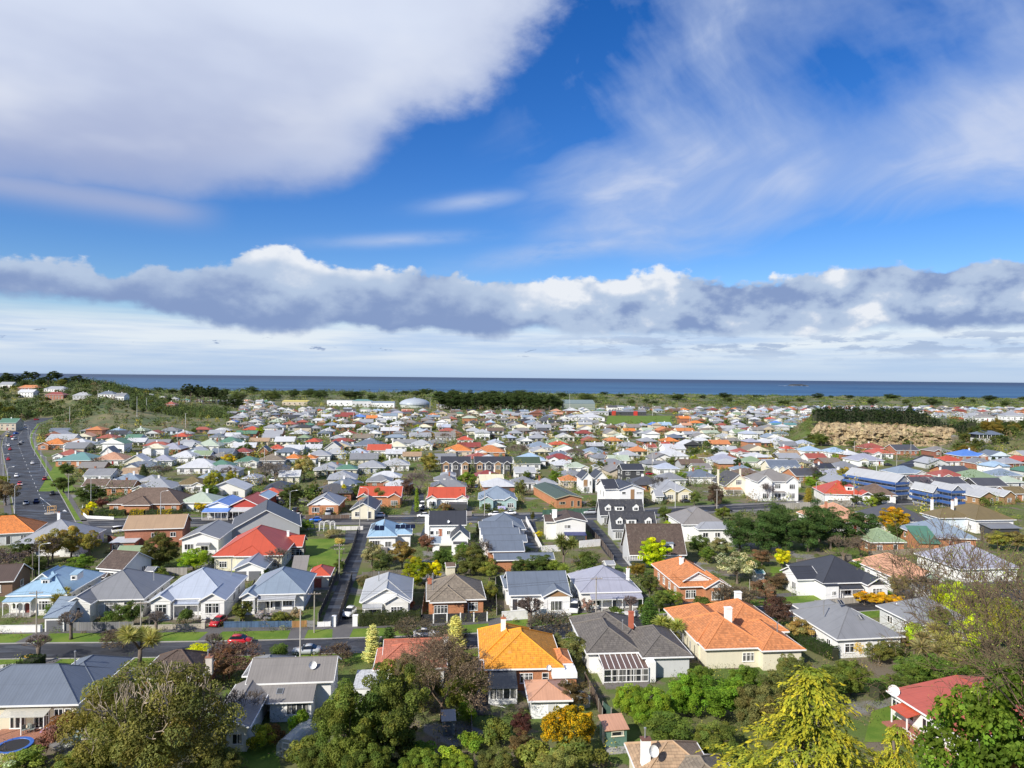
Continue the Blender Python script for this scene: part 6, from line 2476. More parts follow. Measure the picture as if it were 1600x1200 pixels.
  # steep dark townhouses with dormers
 for lab,xl,xr,ye,yr,col,sh,px in(('steep black-roofed townhouse with three white dormers beside the silver off-roader',937,1008,806,780,'dark','farther black dormered townhouse',((951,'gy'),(969,'shed'),(995,'gy'))),
  ('steep black-roofed townhouse with three white dormers nearest the lime-green tree',955,1028,828,800,'dark','nearer black dormered townhouse',((969,'gy'),(988,'shed'),(1015,'gy')))):
  h=H(lab,xl,xr,ye,yr,'gx',col,'lgrey','tile',he=3.0,short=sh,rot=3,pitch=1.1,dep=7.0,windows=False,cat='townhouse')
  for q,kd in px:
   h.dormer(h.X(q),.8,4.2,1.9 if kd=='gy' else 2.8,1.55,2.6,.9,kind=kd,wc='white')
  h.window(h.X(xl+12),.4,2.0,2.0,3,1)
 h=H('steep brown-roofed townhouse behind the lime-green tree',983,1074,868,831,'gx','dbrown','lgrey','tile',he=3.0,short='brown-roofed townhouse',rot=3,pitch=1.25,dep=9.5,windows=False,cat='townhouse')
 h.dormer(h.X(1046),.6,3.6,2.6,2.0,4.0,kind='shed',wc='white',rc=RC['bluegrey'])
 MB().box(h.X(976),h.X(1000),-3.0,-.02,2.4,2.6).obj('balcony_floor',M['concrete'],h.root)
 for i in range(7):
  x=h.X(976.5+i*3.8)
  MB().box(x-.04,x+.04,-2.95,-2.87,2.61,3.5).obj('balcony_post',M['trim'],h.root,WHITE,uv=False)
 h=H('big white house with weathered grey hip roof',1066,1138,820,797,'hip','warm','white',he=4.8,short='white house with weathered hip',rot=5,dep=14,windows=False)
 X_=h.X
 h.block(X_(1086),X_(1140),-3.6,2,4.2,'hip',.45,rc='silver')
 for px in(1096,1115,1130):
  h.window(X_(px),2.0,1.5 if px!=1130 else .8,1.3,2,1,'f',-3.6)
 h.dormer(X_(1098),4.5,6.2,3.2,1.1,4,kind='shed',wc='white',win=False)
 for y in(2,5.5,9):
  h.window(y,2.0,1.4,1.3,2,1,'l',-h.W/2)
 H('salmon tiled house behind the macrocarpa trees',1287,1368,817,789,'hip','salmon','offwhite','tile',short='salmon tiled house',rot=6,dep=16,ch=[(1304,.3,.6,(.45,.2,.12))])
 h=H('charcoal-roofed white house with white pergola',1385,1462,816,791,'hip','charcoal','white',short='charcoal-roofed house with pergola',rot=6,dep=16,windows=True,ch=[(1426,.6,1.6)])
 X_=h.X
 for i in range(6):
  x=X_(1432)+i*1.5
  MB().box(x-.06,x+.06,-3.6,-.02,2.5,2.62).obj('pergola_beam',M['trim'],h.root,WHITE,uv=False)
  MB().box(x-.06,x+.06,-3.6,-3.48,0,2.49).obj('pergola_post',M['trim'],h.root,WHITE,uv=False)
 h=H('large white house with olive brown hip roof and three white chimneys',1522,1590,813,788,'hip','olive','white',he=4.0,short='olive-roofed white house',rot=6,dep=16,pitch=.5,ch=[(1500,.8,.6),(1520,.55,.8),(1549,.9,.5)])
 X_=h.X
 h.block(X_(1480),X_(1530),4,12,3.9,'hip',.5,wc='pblue')
 MB().box(X_(1530),X_(1575),-5,-.5,0,2.6).obj('annexe',M['boards'],h.root,WC['dark'])
 MB().slab([(X_(1527),-5.4,2.62),(X_(1578),-5.4,2.62),(X_(1578),-.3,3.3),(X_(1527),-.3,3.3)],.1).obj('annexe_roof',M['iron'],h.root,RC['grey'])
 H('brick house with long blue-grey hip roof',1446,1528,842,824,'hip','bluegrey','obrick',short='brick house with blue-grey hip',rot=-3,dep=14)
 H('small brick house with mossy green hip roof',1360,1418,848,831,'hip','lgreen','obrick','tile',short='green-roofed brick house',rot=4,dep=9,trim=WHITE)
 H('brick outbuilding with flat teal roof',1437,1471,850,843,'mono','green','obrick',he=2.6,short='teal-roofed outbuilding',rot=-4,dep=7,windows=False,name='shed',cat='outbuilding',detail=1)
 H('house with bright orange roof at the foot of the avenue',-45,43,835,810,'hip','orange','lgrey','tile',short='orange roof at the avenue foot',rot=20,dep=12)
 h=H('white-roofed old villa with pointed gables at the avenue foot',22,122,850,808,'hip','silver','white',short='white-gabled villa at the avenue foot',rot=10,dep=15,ch=[(58,.8,.8)],windows=True,wings=[(92,124,1.5,'white')])
 H('brown roof half buried in bushes',-30,18,910,896,'gx','dbrown','brown',short='brown roof half buried in bushes',rot=12,dep=8)
mid_block()
# far side of the second street
def second_street():
 h=H('long brick house with brown hip roof behind yellow hedges',170,280,788,769,'hip','brown','obrick','tile',short='long brick house behind yellow hedges',rot=4,dep=14,windows=True,door=True)
 h.block(h.X(198),h.X(236),-2.0,6,3.1,'hip',.5)
 h=H('corner shop with blue gable and glazed verandah',322,358,791,784,'gy','royal','white',he=4.0,short='blue-gabled corner shop',rot=3,dep=13,windows=False,name='shop',cat='shop',gable='white',trim=WHITE)
 X_=h.X
 h.verandah(X_(320),X_(360),3.0,2.7,3.4,posts=5,rc='royal')
 h.window(X_(331),.5,3.0,2.0,4,1)
 h.window(X_(348),.5,3.0,2.0,4,1)
 h=H('red-gabled shop with glazed verandah beside the blue one',360,404,790,779,'gy','red','red',he=4.0,short='red-gabled shop',rot=3,dep=13,windows=False,name='shop',cat='shop',gable='red',trim=WHITE)
 X_=h.X
 h.verandah(X_(358),X_(396),3.0,2.7,3.4,posts=5,rc='white')
 h.window(X_(371),.5,3.0,2.0,4,1)
 h.window(X_(388),.5,3.0,2.0,4,1)
 h=H('pale blue-roofed building behind the red-gabled shop',390,420,780,773,'gy','sky','red',he=4.2,short='pale blue roof behind the shops',rot=3,dep=10,windows=False)
 h=H('brick bungalow with pale grey roof and white gable',481,530,789,771,'hip','silver','obrick',short='brick bungalow with grey gable',rot=4,dep=13,wings=[(482,530,1.0,'white')],windows=False)
 h.window(h.X(494),.8,2.4,1.6,3,1,'f',-1.0)
 h.window(h.X(516),.8,2.4,1.6,3,1,'f',-1.0)
 H('low cream cottage with charcoal gable roof',547,587,797,786,'gy','charcoal','cream',short='cream cottage with charcoal gable',rot=3,dep=14,he=3.0)
 h=H('two-gabled brick house with vivid red roof',559,627,776,759,'gx','red','obrick',he=3.6,short='two-gabled red-roofed brick house',rot=3,dep=9,wings=[(559,580,2.0,'green'),(606,627,2.0,'obrick')])
 h=H('white bungalow with vivid red roof and dark garage',668,727,779,763,'gx','red','white',he=3.4,short='red-roofed white bungalow',rot=3,dep=10,wings=[(666,684,1.4,'cream'),(712,732,1.4,'cream')])
 MB().box(h.X(702),h.X(730),-7,-2.5,0,2.6).obj('garage',M['boards'],h.root,WC['dark'])
 h=H('blue-grey villa with green-trimmed bay gables',747,806,781,761,'hip','bluegrey','teal',he=3.4,short='blue-grey villa with bays',rot=2,dep=13,wings=[(750,772,1.6,'teal'),(787,808,1.6,'teal')])
 h=H('long hall with dark green roof and orange brick gable',868,912,779,773,'gy','dgreen','obrick',he=3.4,short='green-roofed brick hall',rot=14,dep=30,windows=False,cat='hall',trim=(.5,.45,.3))
 X_=h.X
 h.window(X_(879),1.4,2.4,.9,2,1)
 h.window(X_(895),.5,1.0,2.0,1,1)
 h.window(X_(905),.5,1.0,2.0,1,1)
 # townhouses
 for i,(xl,xr,ye,dp)in enumerate(((908,928,749,9),(929,950,748,9))):
  h=H(('white townhouse with steep black roof, nearer the brick hall','white townhouse with steep black roof, nearer the big white one')[i],xl,xr,ye,ye-11,'gy','dark','white',he=5.6,short=('white townhouse by the brick hall','white townhouse by the big one')[i],rot=8,dep=dp,windows=False,cat='townhouse')
  h.window(-.7,3.2,1.3,1.7,1,1)
  h.window(1.3,3.2,.7,1.7,1,1)
  h.window(-.2,.5,2.2,2.0,2,1)
  MB().box(-1.5,.1,-.08,-.01,2.7,5.4).obj('timber_panel',M['boards'],h.root,WC['timber'])
 h=H('big white townhouse block with black roof and timber strip',966,1009,765,757,'gy','dark','white',he=6.6,short='big white townhouse block',rot=10,dep=14,windows=False,cat='townhouse')
 h.window(h.X(975),5.0,1.4,.8,1,1)
 h.window(h.X(1000),5.0,2.2,.6,2,1)
 MB().box(h.X(986),h.X(992),-.08,-.01,.2,6.6).obj('timber_panel',M['boards'],h.root,WC['timber'])
 h.block(-h.W/2-4.5,-h.W/2+.02,2,12,6.5,'gx',.5)
 for y in(4,8):
  h.window(y,3.5,1.0,2.0,1,1,'l',-h.W/2-4.5)
 h=H('cream villa with silver roof and two yellow front gables',1030,1078,768,750,'hip','silver','cream',he=3.6,short='cream double-gabled villa',rot=4,dep=14,wings=[(1036,1056,1.4,'yellow'),(1058,1080,1.4,'yellow')])
 h=H('white shed with silver roof beside the cream double-gabled villa',1024,1038,776,773,'gx','silver','white',he=2.6,short='white shed by the villa',name='shed',cat='shed',rot=4,dep=6,windows=False,detail=1)
 h=H('tall cream house with steep dark gable and two chimneys',1132,1178,760,741,'gy','charcoal','cream','tile',he=3.6,short='tall cream gabled house',rot=4,dep=14,windows=False,ch=[(1130,.4,1.0,WC['cream']),(1168,.5,1.0,WC['cream'])])
 X_=h.X
 h.window(X_(1155),4.2,2.4,1.9,4,2)
 h.window(X_(1172),.8,2.4,1.8,4,2)
 h.verandah(X_(1130),X_(1158),2.0,2.6,3.2,posts=3,rc=(.42,.2,.1))
 h=H('grand white two-storey villa with ornate gables',1184,1246,753,741,'hip','warm','white',he=7.2,short='grand white villa',rot=4,dep=13,windows=False)
 X_=h.X
 h.block(X_(1183),X_(1205),-1.2,6,7.2,'gy',.8,wc='white',gable='white')
 h.block(X_(1228),X_(1247),-1.2,6,7.2,'gy',.8,wc='white',gable='white')
 for px,at in((1194,-1.2),(1216,0),(1237,-1.2)):
  h.window(X_(px),1.0,2.2,2.0,3,2,'f',at)
  h.window(X_(px),4.6,2.2,1.8,3,2,'f',at)
 h.verandah(X_(1206),X_(1227),1.6,3.3,3.7,posts=4,rc='warm')
 h=H('vivid red-roofed villa with white gables',1290,1350,773,752,'hip','red','white',he=3.3,short='vivid red-roofed villa',rot=-8,dep=15,windows=False,wings=[(1342,1362,1.4,'dark')])
 h.dormer(h.X(1330),1.8,4.4,2.6,1.7,4,kind='shed',wc='white')
 H('brown-roofed house between the red villa and the scaffolding',1352,1400,774,759,'hip','brown','offwhite','tile',short='brown roof by the scaffolding',rot=-10,dep=12)
 # building site wrapped in blue
 for lab,xl,xr,ye,yr,dp,he,sh in(('long new building under silver roof wrapped in blue scaffold sheeting',1395,1430,755,742,24,6.2,'long blue-wrapped building'),
  ('new house wrapped in blue scaffold sheeting, left of the pair',1457,1472,770,759,10,5.2,'left blue-wrapped house'),('new house wrapped in blue scaffold sheeting, right of the pair',1485,1508,768,758,10,6.4,'right blue-wrapped house')):
  h=H(lab,xl,xr,ye,yr,'gy','pale',(.3,.32,.35),he=he,short=sh,rot=22 if dp>20 else 12,dep=dp,windows=False,cat='building',name='building',trim=WHITE)
  W,D=h.W,h.D
  n=max(3,int(W/2.2))
  for lev in range(int(he/2)):
   z=2.0*(lev+1)-.2
   MB().box(-W/2-1.2,W/2+.2,-1.3,-.4,z,z+.08).obj('scaffold_deck',M['timber'],h.root)
   MB().box(-W/2-1.3,-W/2-.4,-.35,D,z,z+.08).obj('scaffold_deck',M['timber'],h.root)
   MB().box(-W/2-1.25,W/2+.2,-1.34,-1.31,z+.1,z+1.05).obj('wrap_sheet',M['wrap'],h.root,uv=False)
   MB().box(-W/2-1.34,-W/2-1.31,-1.2,D,z+.1,z+1.05).obj('wrap_sheet',M['wrap'],h.root,uv=False)
  for i in range(n+1):
   x=-W/2-1.2+(W+1.4)*i/n
   MB().tube((x,-1.25,0),(x,-1.25,he+.6),.04,n=5).obj('scaffold_pole',M['metal'],h.root,uv=False)
  for i in range(int(D/2.6)+1):
   y=2.6*i
   MB().tube((-W/2-1.25,y,0),(-W/2-1.25,y,he+.6),.04,n=5).obj('scaffold_pole',M['metal'],h.root,uv=False)
   # brick houses with white lean roofs at the far right
 for i,(xl,xr,ye)in enumerate(((1528,1562,777),(1566,1592,776))):
  h=H(('timber-fronted unit under white sloping roof, nearer the scaffolding','timber-fronted unit under white sloping roof, nearer the picture edge')[i],xl,xr,ye,ye-9,'gy','pale','timber',he=3.0,short=('white-roofed unit by the scaffolding','white-roofed unit by the edge')[i],rot=14,dep=16)
 H('row house with pale roof beside the right blue-wrapped house',1506,1534,772,764,'gx','pale','dark',short='pale row house by the scaffolding',rot=14,dep=10,he=3.2)
second_street()
# the rows further off, house by house
MID=[(62,100,695,685,'hip','orange','obrick'),(100,137,695,686,'hip','white','white'),(140,168,695,686,'hip','slate','offwhite'),(72,112,688,681,'gx','pale','white'),
 (86,142,720,712,'hip','teal','obrick'),(85,122,712,704,'hip','brick','white'),(146,192,719,710,'hip','salmon','white'),(156,178,709,698,'gy','warm','white'),
 (194,228,722,711,'gy','white','cream'),(234,268,720,707,'hip','lav','white'),(262,303,715,705,'hip','white','white'),(277,336,731,719,'hip','white','white'),
 (299,328,712,702,'gx','lgreen','white'),(327,362,710,700,'gx','slate','lgrey'),(362,390,707,699,'hip','dred','brick'),(367,402,722,712,'hip','green','offwhite'),
 (320,362,730,721,'hip','green','white'),(130,172,744,729,'gx','grey','white'),(188,217,741,730,'gx','tan','cream'),(128,164,760,750,'gx','brown','offwhite'),(166,206,762,751,'gx','brown','obrick'),
 (173,218,752,740,'hip','bluegrey','white'),(208,266,764,749,'hip','silver','white'),(272,318,758,744,'hip','olive','white'),(305,345,748,739,'hip','bluegrey','white'),
 (377,402,748,733,'hip','icy','white'),(276,334,786,773,'hip','pgreen','white'),(244,282,702,692,'hip','lav','brick'),(284,300,698,690,'gx','pale','white'),
 (302,342,697,688,'hip','pgreen','white'),(326,350,683,676,'hip','slate','white'),(337,374,692,685,'hip','green','white'),(351,374,682,674,'gx','white','white'),
 (402,420,706,697,'gy','charcoal','brick'),(416,444,702,693,'hip','red','brown'),(444,474,703,692,'gx','white','white'),(476,502,701,690,'gx','white','offwhite'),
 (506,534,701,690,'gy','charcoal','lgrey'),(550,600,697,682,'hip','slate','brick'),(573,611,704,695,'gx','red','white'),(507,541,709,701,'hip','pale','pblue'),(545,574,708,698,'hip','icy','lgrey'),
 (442,470,717,705,'hip','orange','blue'),(472,494,717,708,'hip','orange','offwhite'),(481,516,712,704,'hip','silver','white'),(402,444,720,708,'hip','taupe','lgrey'),(490,522,735,722,'hip','silver','cream'),
 (524,558,734,721,'hip','green','cream'),(558,602,731,715,'hip','silver','lgrey'),(598,640,727,715,'hip','pale','white'),(436,468,745,732,'gx','white','cream'),(516,563,760,743,'hip','slate','dark'),
 (572,612,753,740,'hip','grey','brick'),(695,738,705,696,'hip','orange','beige'),(742,790,707,695,'hip','rust','obrick'),(678,713,751,738,'hip','grey','white'),(750,788,752,742,'gx','cream','yellow'),(714,740,688,682,'hip','red','white'),(640,676,696,689,'hip','pale','white'),(680,712,683,674,'gx','warm','lgrey'),
 (604,636,698,690,'hip','cream','white'),(688,712,744,738,'hip','silver','white'),(827,864,699,688,'hip','bluegrey','white'),(806,854,720,708,'hip','sky','white'),(912,950,708,696,'hip','bluegrey','pink'),(886,918,708,698,'hip','dbrown','white'),(860,893,712,705,'hip','slate','white'),
 (952,986,720,705,'gx','pgreen','cream'),(1032,1078,713,703,'hip','white','white'),(1039,1073,702,692,'gx','white','white'),(1011,1028,700,692,'gx','brick','offwhite'),(1035,1050,697,690,'gx','red','white'),
 (1092,1124,715,706,'hip','olive','yellow'),(1116,1158,720,708,'hip','lav','white'),(1162,1197,722,711,'hip','lgreen','offwhite'),(1149,1174,707,698,'hip','brick','white'),(886,920,731,723,'hip','pgreen','white'),
 (930,964,731,719,'hip','silver','lgrey'),(972,1008,735,719,'gx','dark','dark',5.6),(1027,1064,733,721,'hip','icy','white'),(1085,1114,733,719,'gx','warm','white'),(804,846,725,717,'gx','dgreen','white'),
 (804,838,739,731,'gx','pale','white'),(801,838,755,739,'hip','grey','white'),(875,908,752,739,'hip','rust','beige'),(1077,1124,746,733,'hip','slate','white'),(1032,1075,750,740,'hip','grey','white'),
 (1150,1180,735,722,'hip','bluegrey','white'),(840,872,757,747,'hip','silver','white'),(1211,1243,690,682,'hip','white','brick'),(1246,1274,694,685,'hip','icy','yellow'),(1256,1289,705,696,'hip','sky','white'),(1226,1244,702,693,'hip','red','white'),(1221,1254,712,704,'gx','tan','white'),
 (1262,1296,717,705,'gx','brick','white'),(1295,1328,707,699,'hip','sky','white'),(1351,1388,701,693,'hip','brick','brick'),(1362,1398,709,703,'hip','pink','white'),(1399,1438,704,695,'gx','charcoal','brick'),
 (1456,1488,705,697,'hip','warm','dbrick'),(1278,1308,733,722,'gx','dark','white'),(1306,1350,732,719,'hip','grey','white'),(1337,1384,720,710,'hip','lav','white'),(1242,1290,744,730,'gx','charcoal','obrick'),
 (1294,1330,742,733,'hip','lav','white'),(1342,1374,738,731,'hip','dbrown','brick'),(1400,1448,740,729,'hip','bluegrey','lgrey'),(1336,1360,746,739,'gx','lgreen','white'),(1500,1544,713,705,'hip','blue','brick'),
 (1474,1510,721,712,'hip','red','white'),(1519,1556,724,714,'hip','grey','brick'),(1568,1604,724,715,'hip','silver','dbrick'),(1510,1562,747,734,'hip','lgreen','white'),(1468,1512,745,734,'hip','brick','white'),
 (1556,1602,744,735,'hip','bluegrey','white'),(1570,1604,754,746,'hip','pgreen','lgrey'),(1528,1578,760,752,'gx','charcoal','dark'),(1576,1612,772,756,'gx','olive','obrick'),(1427,1462,757,737,'gx','charcoal','lgrey',6.2),
 (1466,1520,760,744,'gx','charcoal','white',4.0),(0,40,640,634,'gx','green','beige'),(214,246,752,742,'hip','silver','cream'),(402,444,775,762,'hip','red','white'),(1130,1150,750,742,'gx','charcoal','cream'),
 ]
def mid_rows():
 r=random.Random(77)
 for row in MID:
  xl,xr,ye,yr,k,rc,wc=row[:7]
  he=row[7]if len(row)>7 else 2.95
  if ye<660:
   continue
  d=43.0*F_PX/(ye-589)
  W=(xr-xl)*d/F_PX
  dep=max(8.5,min(14,W*.85))
  rot=7+r.uniform(-4,4)
  wings=()
  if k=='hip' and W>9 and r.random()<.55 and he<4:
   a=r.choice([.0,.58])
   wings=((xl+(xr-xl)*a,xl+(xr-xl)*(a+.42),1.6,r.choice([wc if isinstance(wc,str)else 'white','white','cream'])),)
  ch=((xl+(xr-xl)*r.uniform(.2,.8),r.uniform(.35,.7),.7,r.choice([WHITE,WC['brick'],WC['offwhite']])),)if r.random()<.55 else()
  far=ye<712
  h=H(None,xl,xr,ye,yr,k,rc,wc,rt='tile' if rc in('orange','rust','salmon','brown','dbrown','olive','taupe','tan')else 'iron',he=he,dep=dep,rot=rot,pitch=.46 if k!='gy' else .45,
   wings=wings,ch=ch,detail=1,stor=2 if he>5 else 1,sides=not far,door=not far)
  # black and timber townhouse rows behind the willow
 for lab,x0,n,sh in(('row of black and white townhouses, nearer the willow',688,2,'townhouse row by the willow'),('row of black and white townhouses, farther from the willow',741,3,'townhouse row beyond the willow')):
  xr=x0+(48 if n==2 else 60)
  h=H(lab,x0,xr,724,716,'gx','dark','dark',he=6.2,dep=8.5,rot=5,windows=False,detail=1,short=sh,cat='townhouse')
  h.lift+=.01
  W=h.W
  for i in range(n+1):
   x=-W/2+W*(i+.5)/(n+1)
   h.block(x-W/(n+1)*.32,x+W/(n+1)*.32,-1.0,4,6.1,'gy',.7,rc='dark',wc='timber' if i%2==0 else 'dark',o=.2,gutter=False)
   h.window(x,3.6,2.0,1.7,2,1,'f',-1.0)
   if i<n:
    q=-W/2+W*(i+1)/(n+1)
    MB().box(q-.9,q+.9,-.12,-.01,.1,5.9).obj('white_panel',M['boards'],h.root,WHITE)
    h.window(q,3.4,.7,1.4,1,1,'f',-.12)
    # saw-tooth row of units
 h=H('row of units with saw-tooth gables and slate roof',1202,1254,731,717,'gx','slate','cream',he=3.4,dep=10,rot=6,windows=False,detail=1,short='saw-tooth row of units',cat='terrace')
 W=h.W
 for i in range(5):
  x=-W/2+W*(i+.5)/5
  h.block(x-1.5,x+1.5,-2.6,4,3.2,'gy',.75,o=.25,wc='cream' if i%2 else 'white',gutter=False)
  h.window(x,.8,1.3,1.5,2,1,'f',-2.6)
  # hill on the left
 for xl,xr,ye,yr,k,rc,wc,he,d,lab,sh in((27,52,613,609,'gx','white','white',6.0,'slope','white two-storey house among trees on the left hill','white house on the hill'),
  (70,99,617,606,'hip','dred','brick',6.4,'slope','three-storey red brick house on the left hill','red brick house on the hill'),(114,139,618,610,'hip','pale','lgrey',3.4,'slope','grey gabled house with pale roof on the left hill','pale-roofed house on the hill'),
  (152,178,616,610,'hip','slate','white',3.2,'slope','white house with slate roof below the hilltop trees','slate-roofed house on the hill'),(178,194,619,613,'gx','grey','white',4.5,'slope','white house with square chimney at the end of the hill row','end house of the hill row'),
  (27,60,606,600,'hip','rust','brick',3.2,'slope','orange-roofed house under the hilltop pines','orange house under the pines'),(66,102,608,603,'hip','silver','white',3.2,'slope','silver-roofed house just behind the red brick one on the hill','silver-roofed house on the hill'),
  (-2,19,601,595,'gx','silver','white',3.5,'slope','silver-roofed house at the left edge of the hill','silver house at the hill edge'),(256,273,632,627,'hip','brick','brick',3.2,'slope','red brick house on the end of the grassy bank','brick house on the bank'),
  (-2,24,661,656,'gx','green','beige',6.0,'slope','beige block with green roof at the avenue bend','green-roofed block at the bend')):
  h=H(lab,xl,xr,ye,yr,k,rc,wc,he=he,dep=11,rot=RND.uniform(-12,12),detail=1,stor=2 if he>5 else 1,short=sh,dist=d,ch=(((xl+xr)/2,.5,.8),)if he<6.5 and ye>608 else())
  # foundation down to the slope
  z0=h.root.location.z-hz(h.root.location.x,h.root.location.y)
  if z0>.05:
   MB().box(-h.W/2+.1,h.W/2-.1,.1,h.D-.1,-z0-1.5,-.08).obj('foundation',M['render'],h.root,(.5,.48,.44))
   # on the quarry terrace, right
 for xl,xr,ye,yr,k,rc,wc,he,d,lab,sh in((1532,1556,652,646,'hip','warm','white',3.4,560,'white house with warm grey roof above the quarry bush','grey-roofed house above the bush'),
  (1518,1536,653,645,'gy','silver','white',3.4,575,'white gable-fronted house above the quarry bush','white gable above the bush'),(1572,1600,650,644,'hip','silver','white',3.4,560,'pale house at the right edge above the quarry bush','pale house at the right edge')):
  h=H(lab,xl,xr,ye,yr,k,rc,wc,he=he,dep=10,rot=RND.uniform(-6,14),detail=1,short=sh,dist=d)
  p=h.root.location
  z0=p.z-hz(p.x,p.y)
  if z0>.05:
   MB().box(-h.W/2+.1,h.W/2-.1,.1,h.D-.1,-z0-1.5,-.08).obj('foundation',M['render'],h.root,(.5,.48,.44))
 p=GD(1541,666,470)
 o=thing('pavilion','glass-sided pavilion with low grey roof among the quarry bush','pavilion',(p.x,p.y,8.2),rad(5))
 b=MB()
 b.mesh_faces([(-9,-5,3.0),(9,-5,3.0),(9,5,3.0),(-9,5,3.0),(-4,0,5.4),(4,0,5.4)],[(0,1,5,4),(1,2,5),(2,3,4,5),(3,0,4),(3,2,1,0)])
 b.obj('roof',M['iron'],o,RC['slate'])
 MB().box(-8,8,-4,4,-6,.4).obj('base',M['render'],o,(.5,.5,.48))
 for i in range(7):
  x=-8.4+2.8*i
  MB().box(x-.12,x+.12,-4.7,-4.46,.4,3.0).obj('post',M['trim'],o,WHITE,uv=False)
 MB().box(-7.9,7.9,-3.9,3.9,.41,2.98).obj('glazing',M['glass'],o,uv=False)
 reg_p=dict(o=o,x=p.x,y=p.y,r=11,base='pavilion',short='glass pavilion',label='x')
 HOUSES.append(reg_p)
mid_rows()
# landmarks near the coast
def landmarks():
# low domed roof
 p=GD(648,637,1060)
 o=thing('dome_building','round building with low grey domed roof by the pine belt','dome',(p.x,p.y,0))
 R=23.0
 pr=[(R*math.cos(t),4.6+9.0*math.sin(t))for t in np.linspace(0,math.pi/2-.03,8)]
 b=MB()
 b.lathe(pr,32)
 b.obj('dome',M['iron'],o,(.34,.38,.42),smooth=False)
 MB().lathe([(R-1.2,0),(R-1.2,4.55)],32).obj('wall',M['render'],o,(.42,.46,.42))
 MB().lathe([(2.2,13.4),(2.2,14.2),(.6,14.9)],12).obj('lantern',M['iron'],o,(.3,.33,.36))
 HOUSES.append(dict(o=o,x=p.x,y=p.y,r=26,base='dome',short='domed building',label='x'))
 def hall(lab,sh,xl,xr,ye,yb,d,he,rc,wc,kind='gx',dep=16,p_=.3,name='building',cat='building',nwin=5):
  pc=GD((xl+xr)/2,ye,d)
  h=House(name,lab,(pc.x,pc.y,hz(pc.x,pc.y)),rad(3),rc,wc,detail=0,cat=cat)
  W=(xr-xl)*d/F_PX
  h.block(-W/2,W/2,0,dep,he,kind,p_,o=.4)
  for i in range(nwin):
   h.window(-W/2+W*(i+.5)/nwin,he*.35,2.0,min(1.6,he*.4))
  reg(h,pc.x,pc.y+dep/2,max(W,dep)/2,'hall',sh,'x')
  h.Wd=W
  return h
 hall('white school block with long flat front west of the dome','white school block',511,556,627,0,1080,8.5,'white','white','flat')
 hall('school hall with teal roof and white walls','teal-roofed school hall',550,580,625,0,1050,9.0,'teal','lgrey','hip',14)
 hall('low white school wing with teal roof next to the dome','low school wing',580,616,632,0,1040,7.0,'bluegrey','white','gx',12)
 hall('building with long bright yellow roof near the coast','yellow-roofed building',441,480,628,0,1080,6.0,(.62,.5,.1),'beige','mono',14,.12)
 hall('low white building at the foot of the pine belt','low white building by the pines',682,706,632,0,1030,4.0,'grey','white','gx',10)
 hall('white clubhouse with row of windows near the coast pines','white clubhouse',340,358,622,0,1150,4.0,'pale','white','gx',8)
 h=hall('big grey-green grandstand building behind the sports ground','grey-green grandstand',881,930,634,0,1020,9.0,(.19,.24,.22),(.26,.3,.26),'mono',22,.22,nwin=0)
 for i in range(5):
  MB().box(-h.Wd/2,h.Wd/2,-.2,-.01,1.6*i+.6,1.6*i+1.2).obj('cladding_band',M['boards'],h.root,(.2,.25,.22)if i%2 else(.32,.36,.32))
 hall('grey-roofed house between the grandstand and the red roofs','house right of the grandstand',958,975,633,0,1010,5.5,'grey','white','gx',10)
 h=hall('long dark stand with red gabled ends beside the sports field','long dark stand',952,1010,646,0,880,4.5,'grey','dark','gx',9)
 for x in(-h.Wd/2+3,h.Wd/2-16):
  MB().box(x,x+5,-.5,-.02,0,5.5).obj('red_bay',M['boards'],h.root,(.5,.04,.025))
 hall('long pale stand left of the dark one','pale stand',925,951,648,0,875,4.0,'pale','lgrey','gx',8)
 hall('wide low building with white roof before the stands','wide white-roofed building',890,945,656,0,760,3.6,'white','white','hip',18)
 hall('long white hospital wing with grey roof behind the quarry hedge','long grey-roofed wing',1362,1394,634,0,930,6.0,'slate','white','hip',14)
 hall('small white pavilion on the far paddock','pavilion on the paddock',1319,1343,630,0,960,5.0,'pale','white','gx',10)
 hall('white house with row of chimneys behind the quarry hedge','white chimney house',1378,1420,640,0,800,6.0,'white','white','gx',10)
 hall('long white sheds beyond the quarry terrace','long white sheds',1462,1520,643,0,860,4.5,'pale','white','gx',14)
 hall('white flat-roofed block beside the tall dark conifer','white block by the conifer',1433,1444,624,0,930,7.0,'white','white','flat',9)
 hall('teal-roofed long house below the quarry end','teal-roofed long house',1205,1246,650,0,660,4.0,'teal','white','gx',10)
 # rock in the sea
 b=MB()
 rr=random.Random(4)
 n=26
 pts,fs=[],[]
 for k,(s,z)in enumerate(((1.0,-4.0),(.92,4),(.7,11),(.35,15),(.02,16))):
  for i in range(n):
   t=2*math.pi*i/n
   q=1+.35*mnoise.noise(Vector((math.cos(t)*2,math.sin(t)*2,k*.5)))
   pts.append((70*s*q*math.cos(t),26*s*q*math.sin(t),z+(rr.uniform(-3,3)if 0<k<4 else 0)))
 for k in range(4):
  for i in range(n):
   j=(i+1)%n
   fs.append((k*n+i,k*n+j,(k+1)*n+j,(k+1)*n+i))
 p=GD(1196,599,7000)
 o=b.mesh_faces(pts,fs).obj('rock_islet',plain('islet_rock',(.035,.04,.045),.9,vary=.4,scale=.05),uv=False)
 o.location=(p.x,6200,-2)
 o.scale=(1.3,1.3,.8)
 tag(o,'dark low rock islet in the sea with surf round it','islet')
 # surf round the rock
 m,nt,bb=new_mat('surf')
 setcol(nt,bb,(.8,.83,.85))
 s=MB()
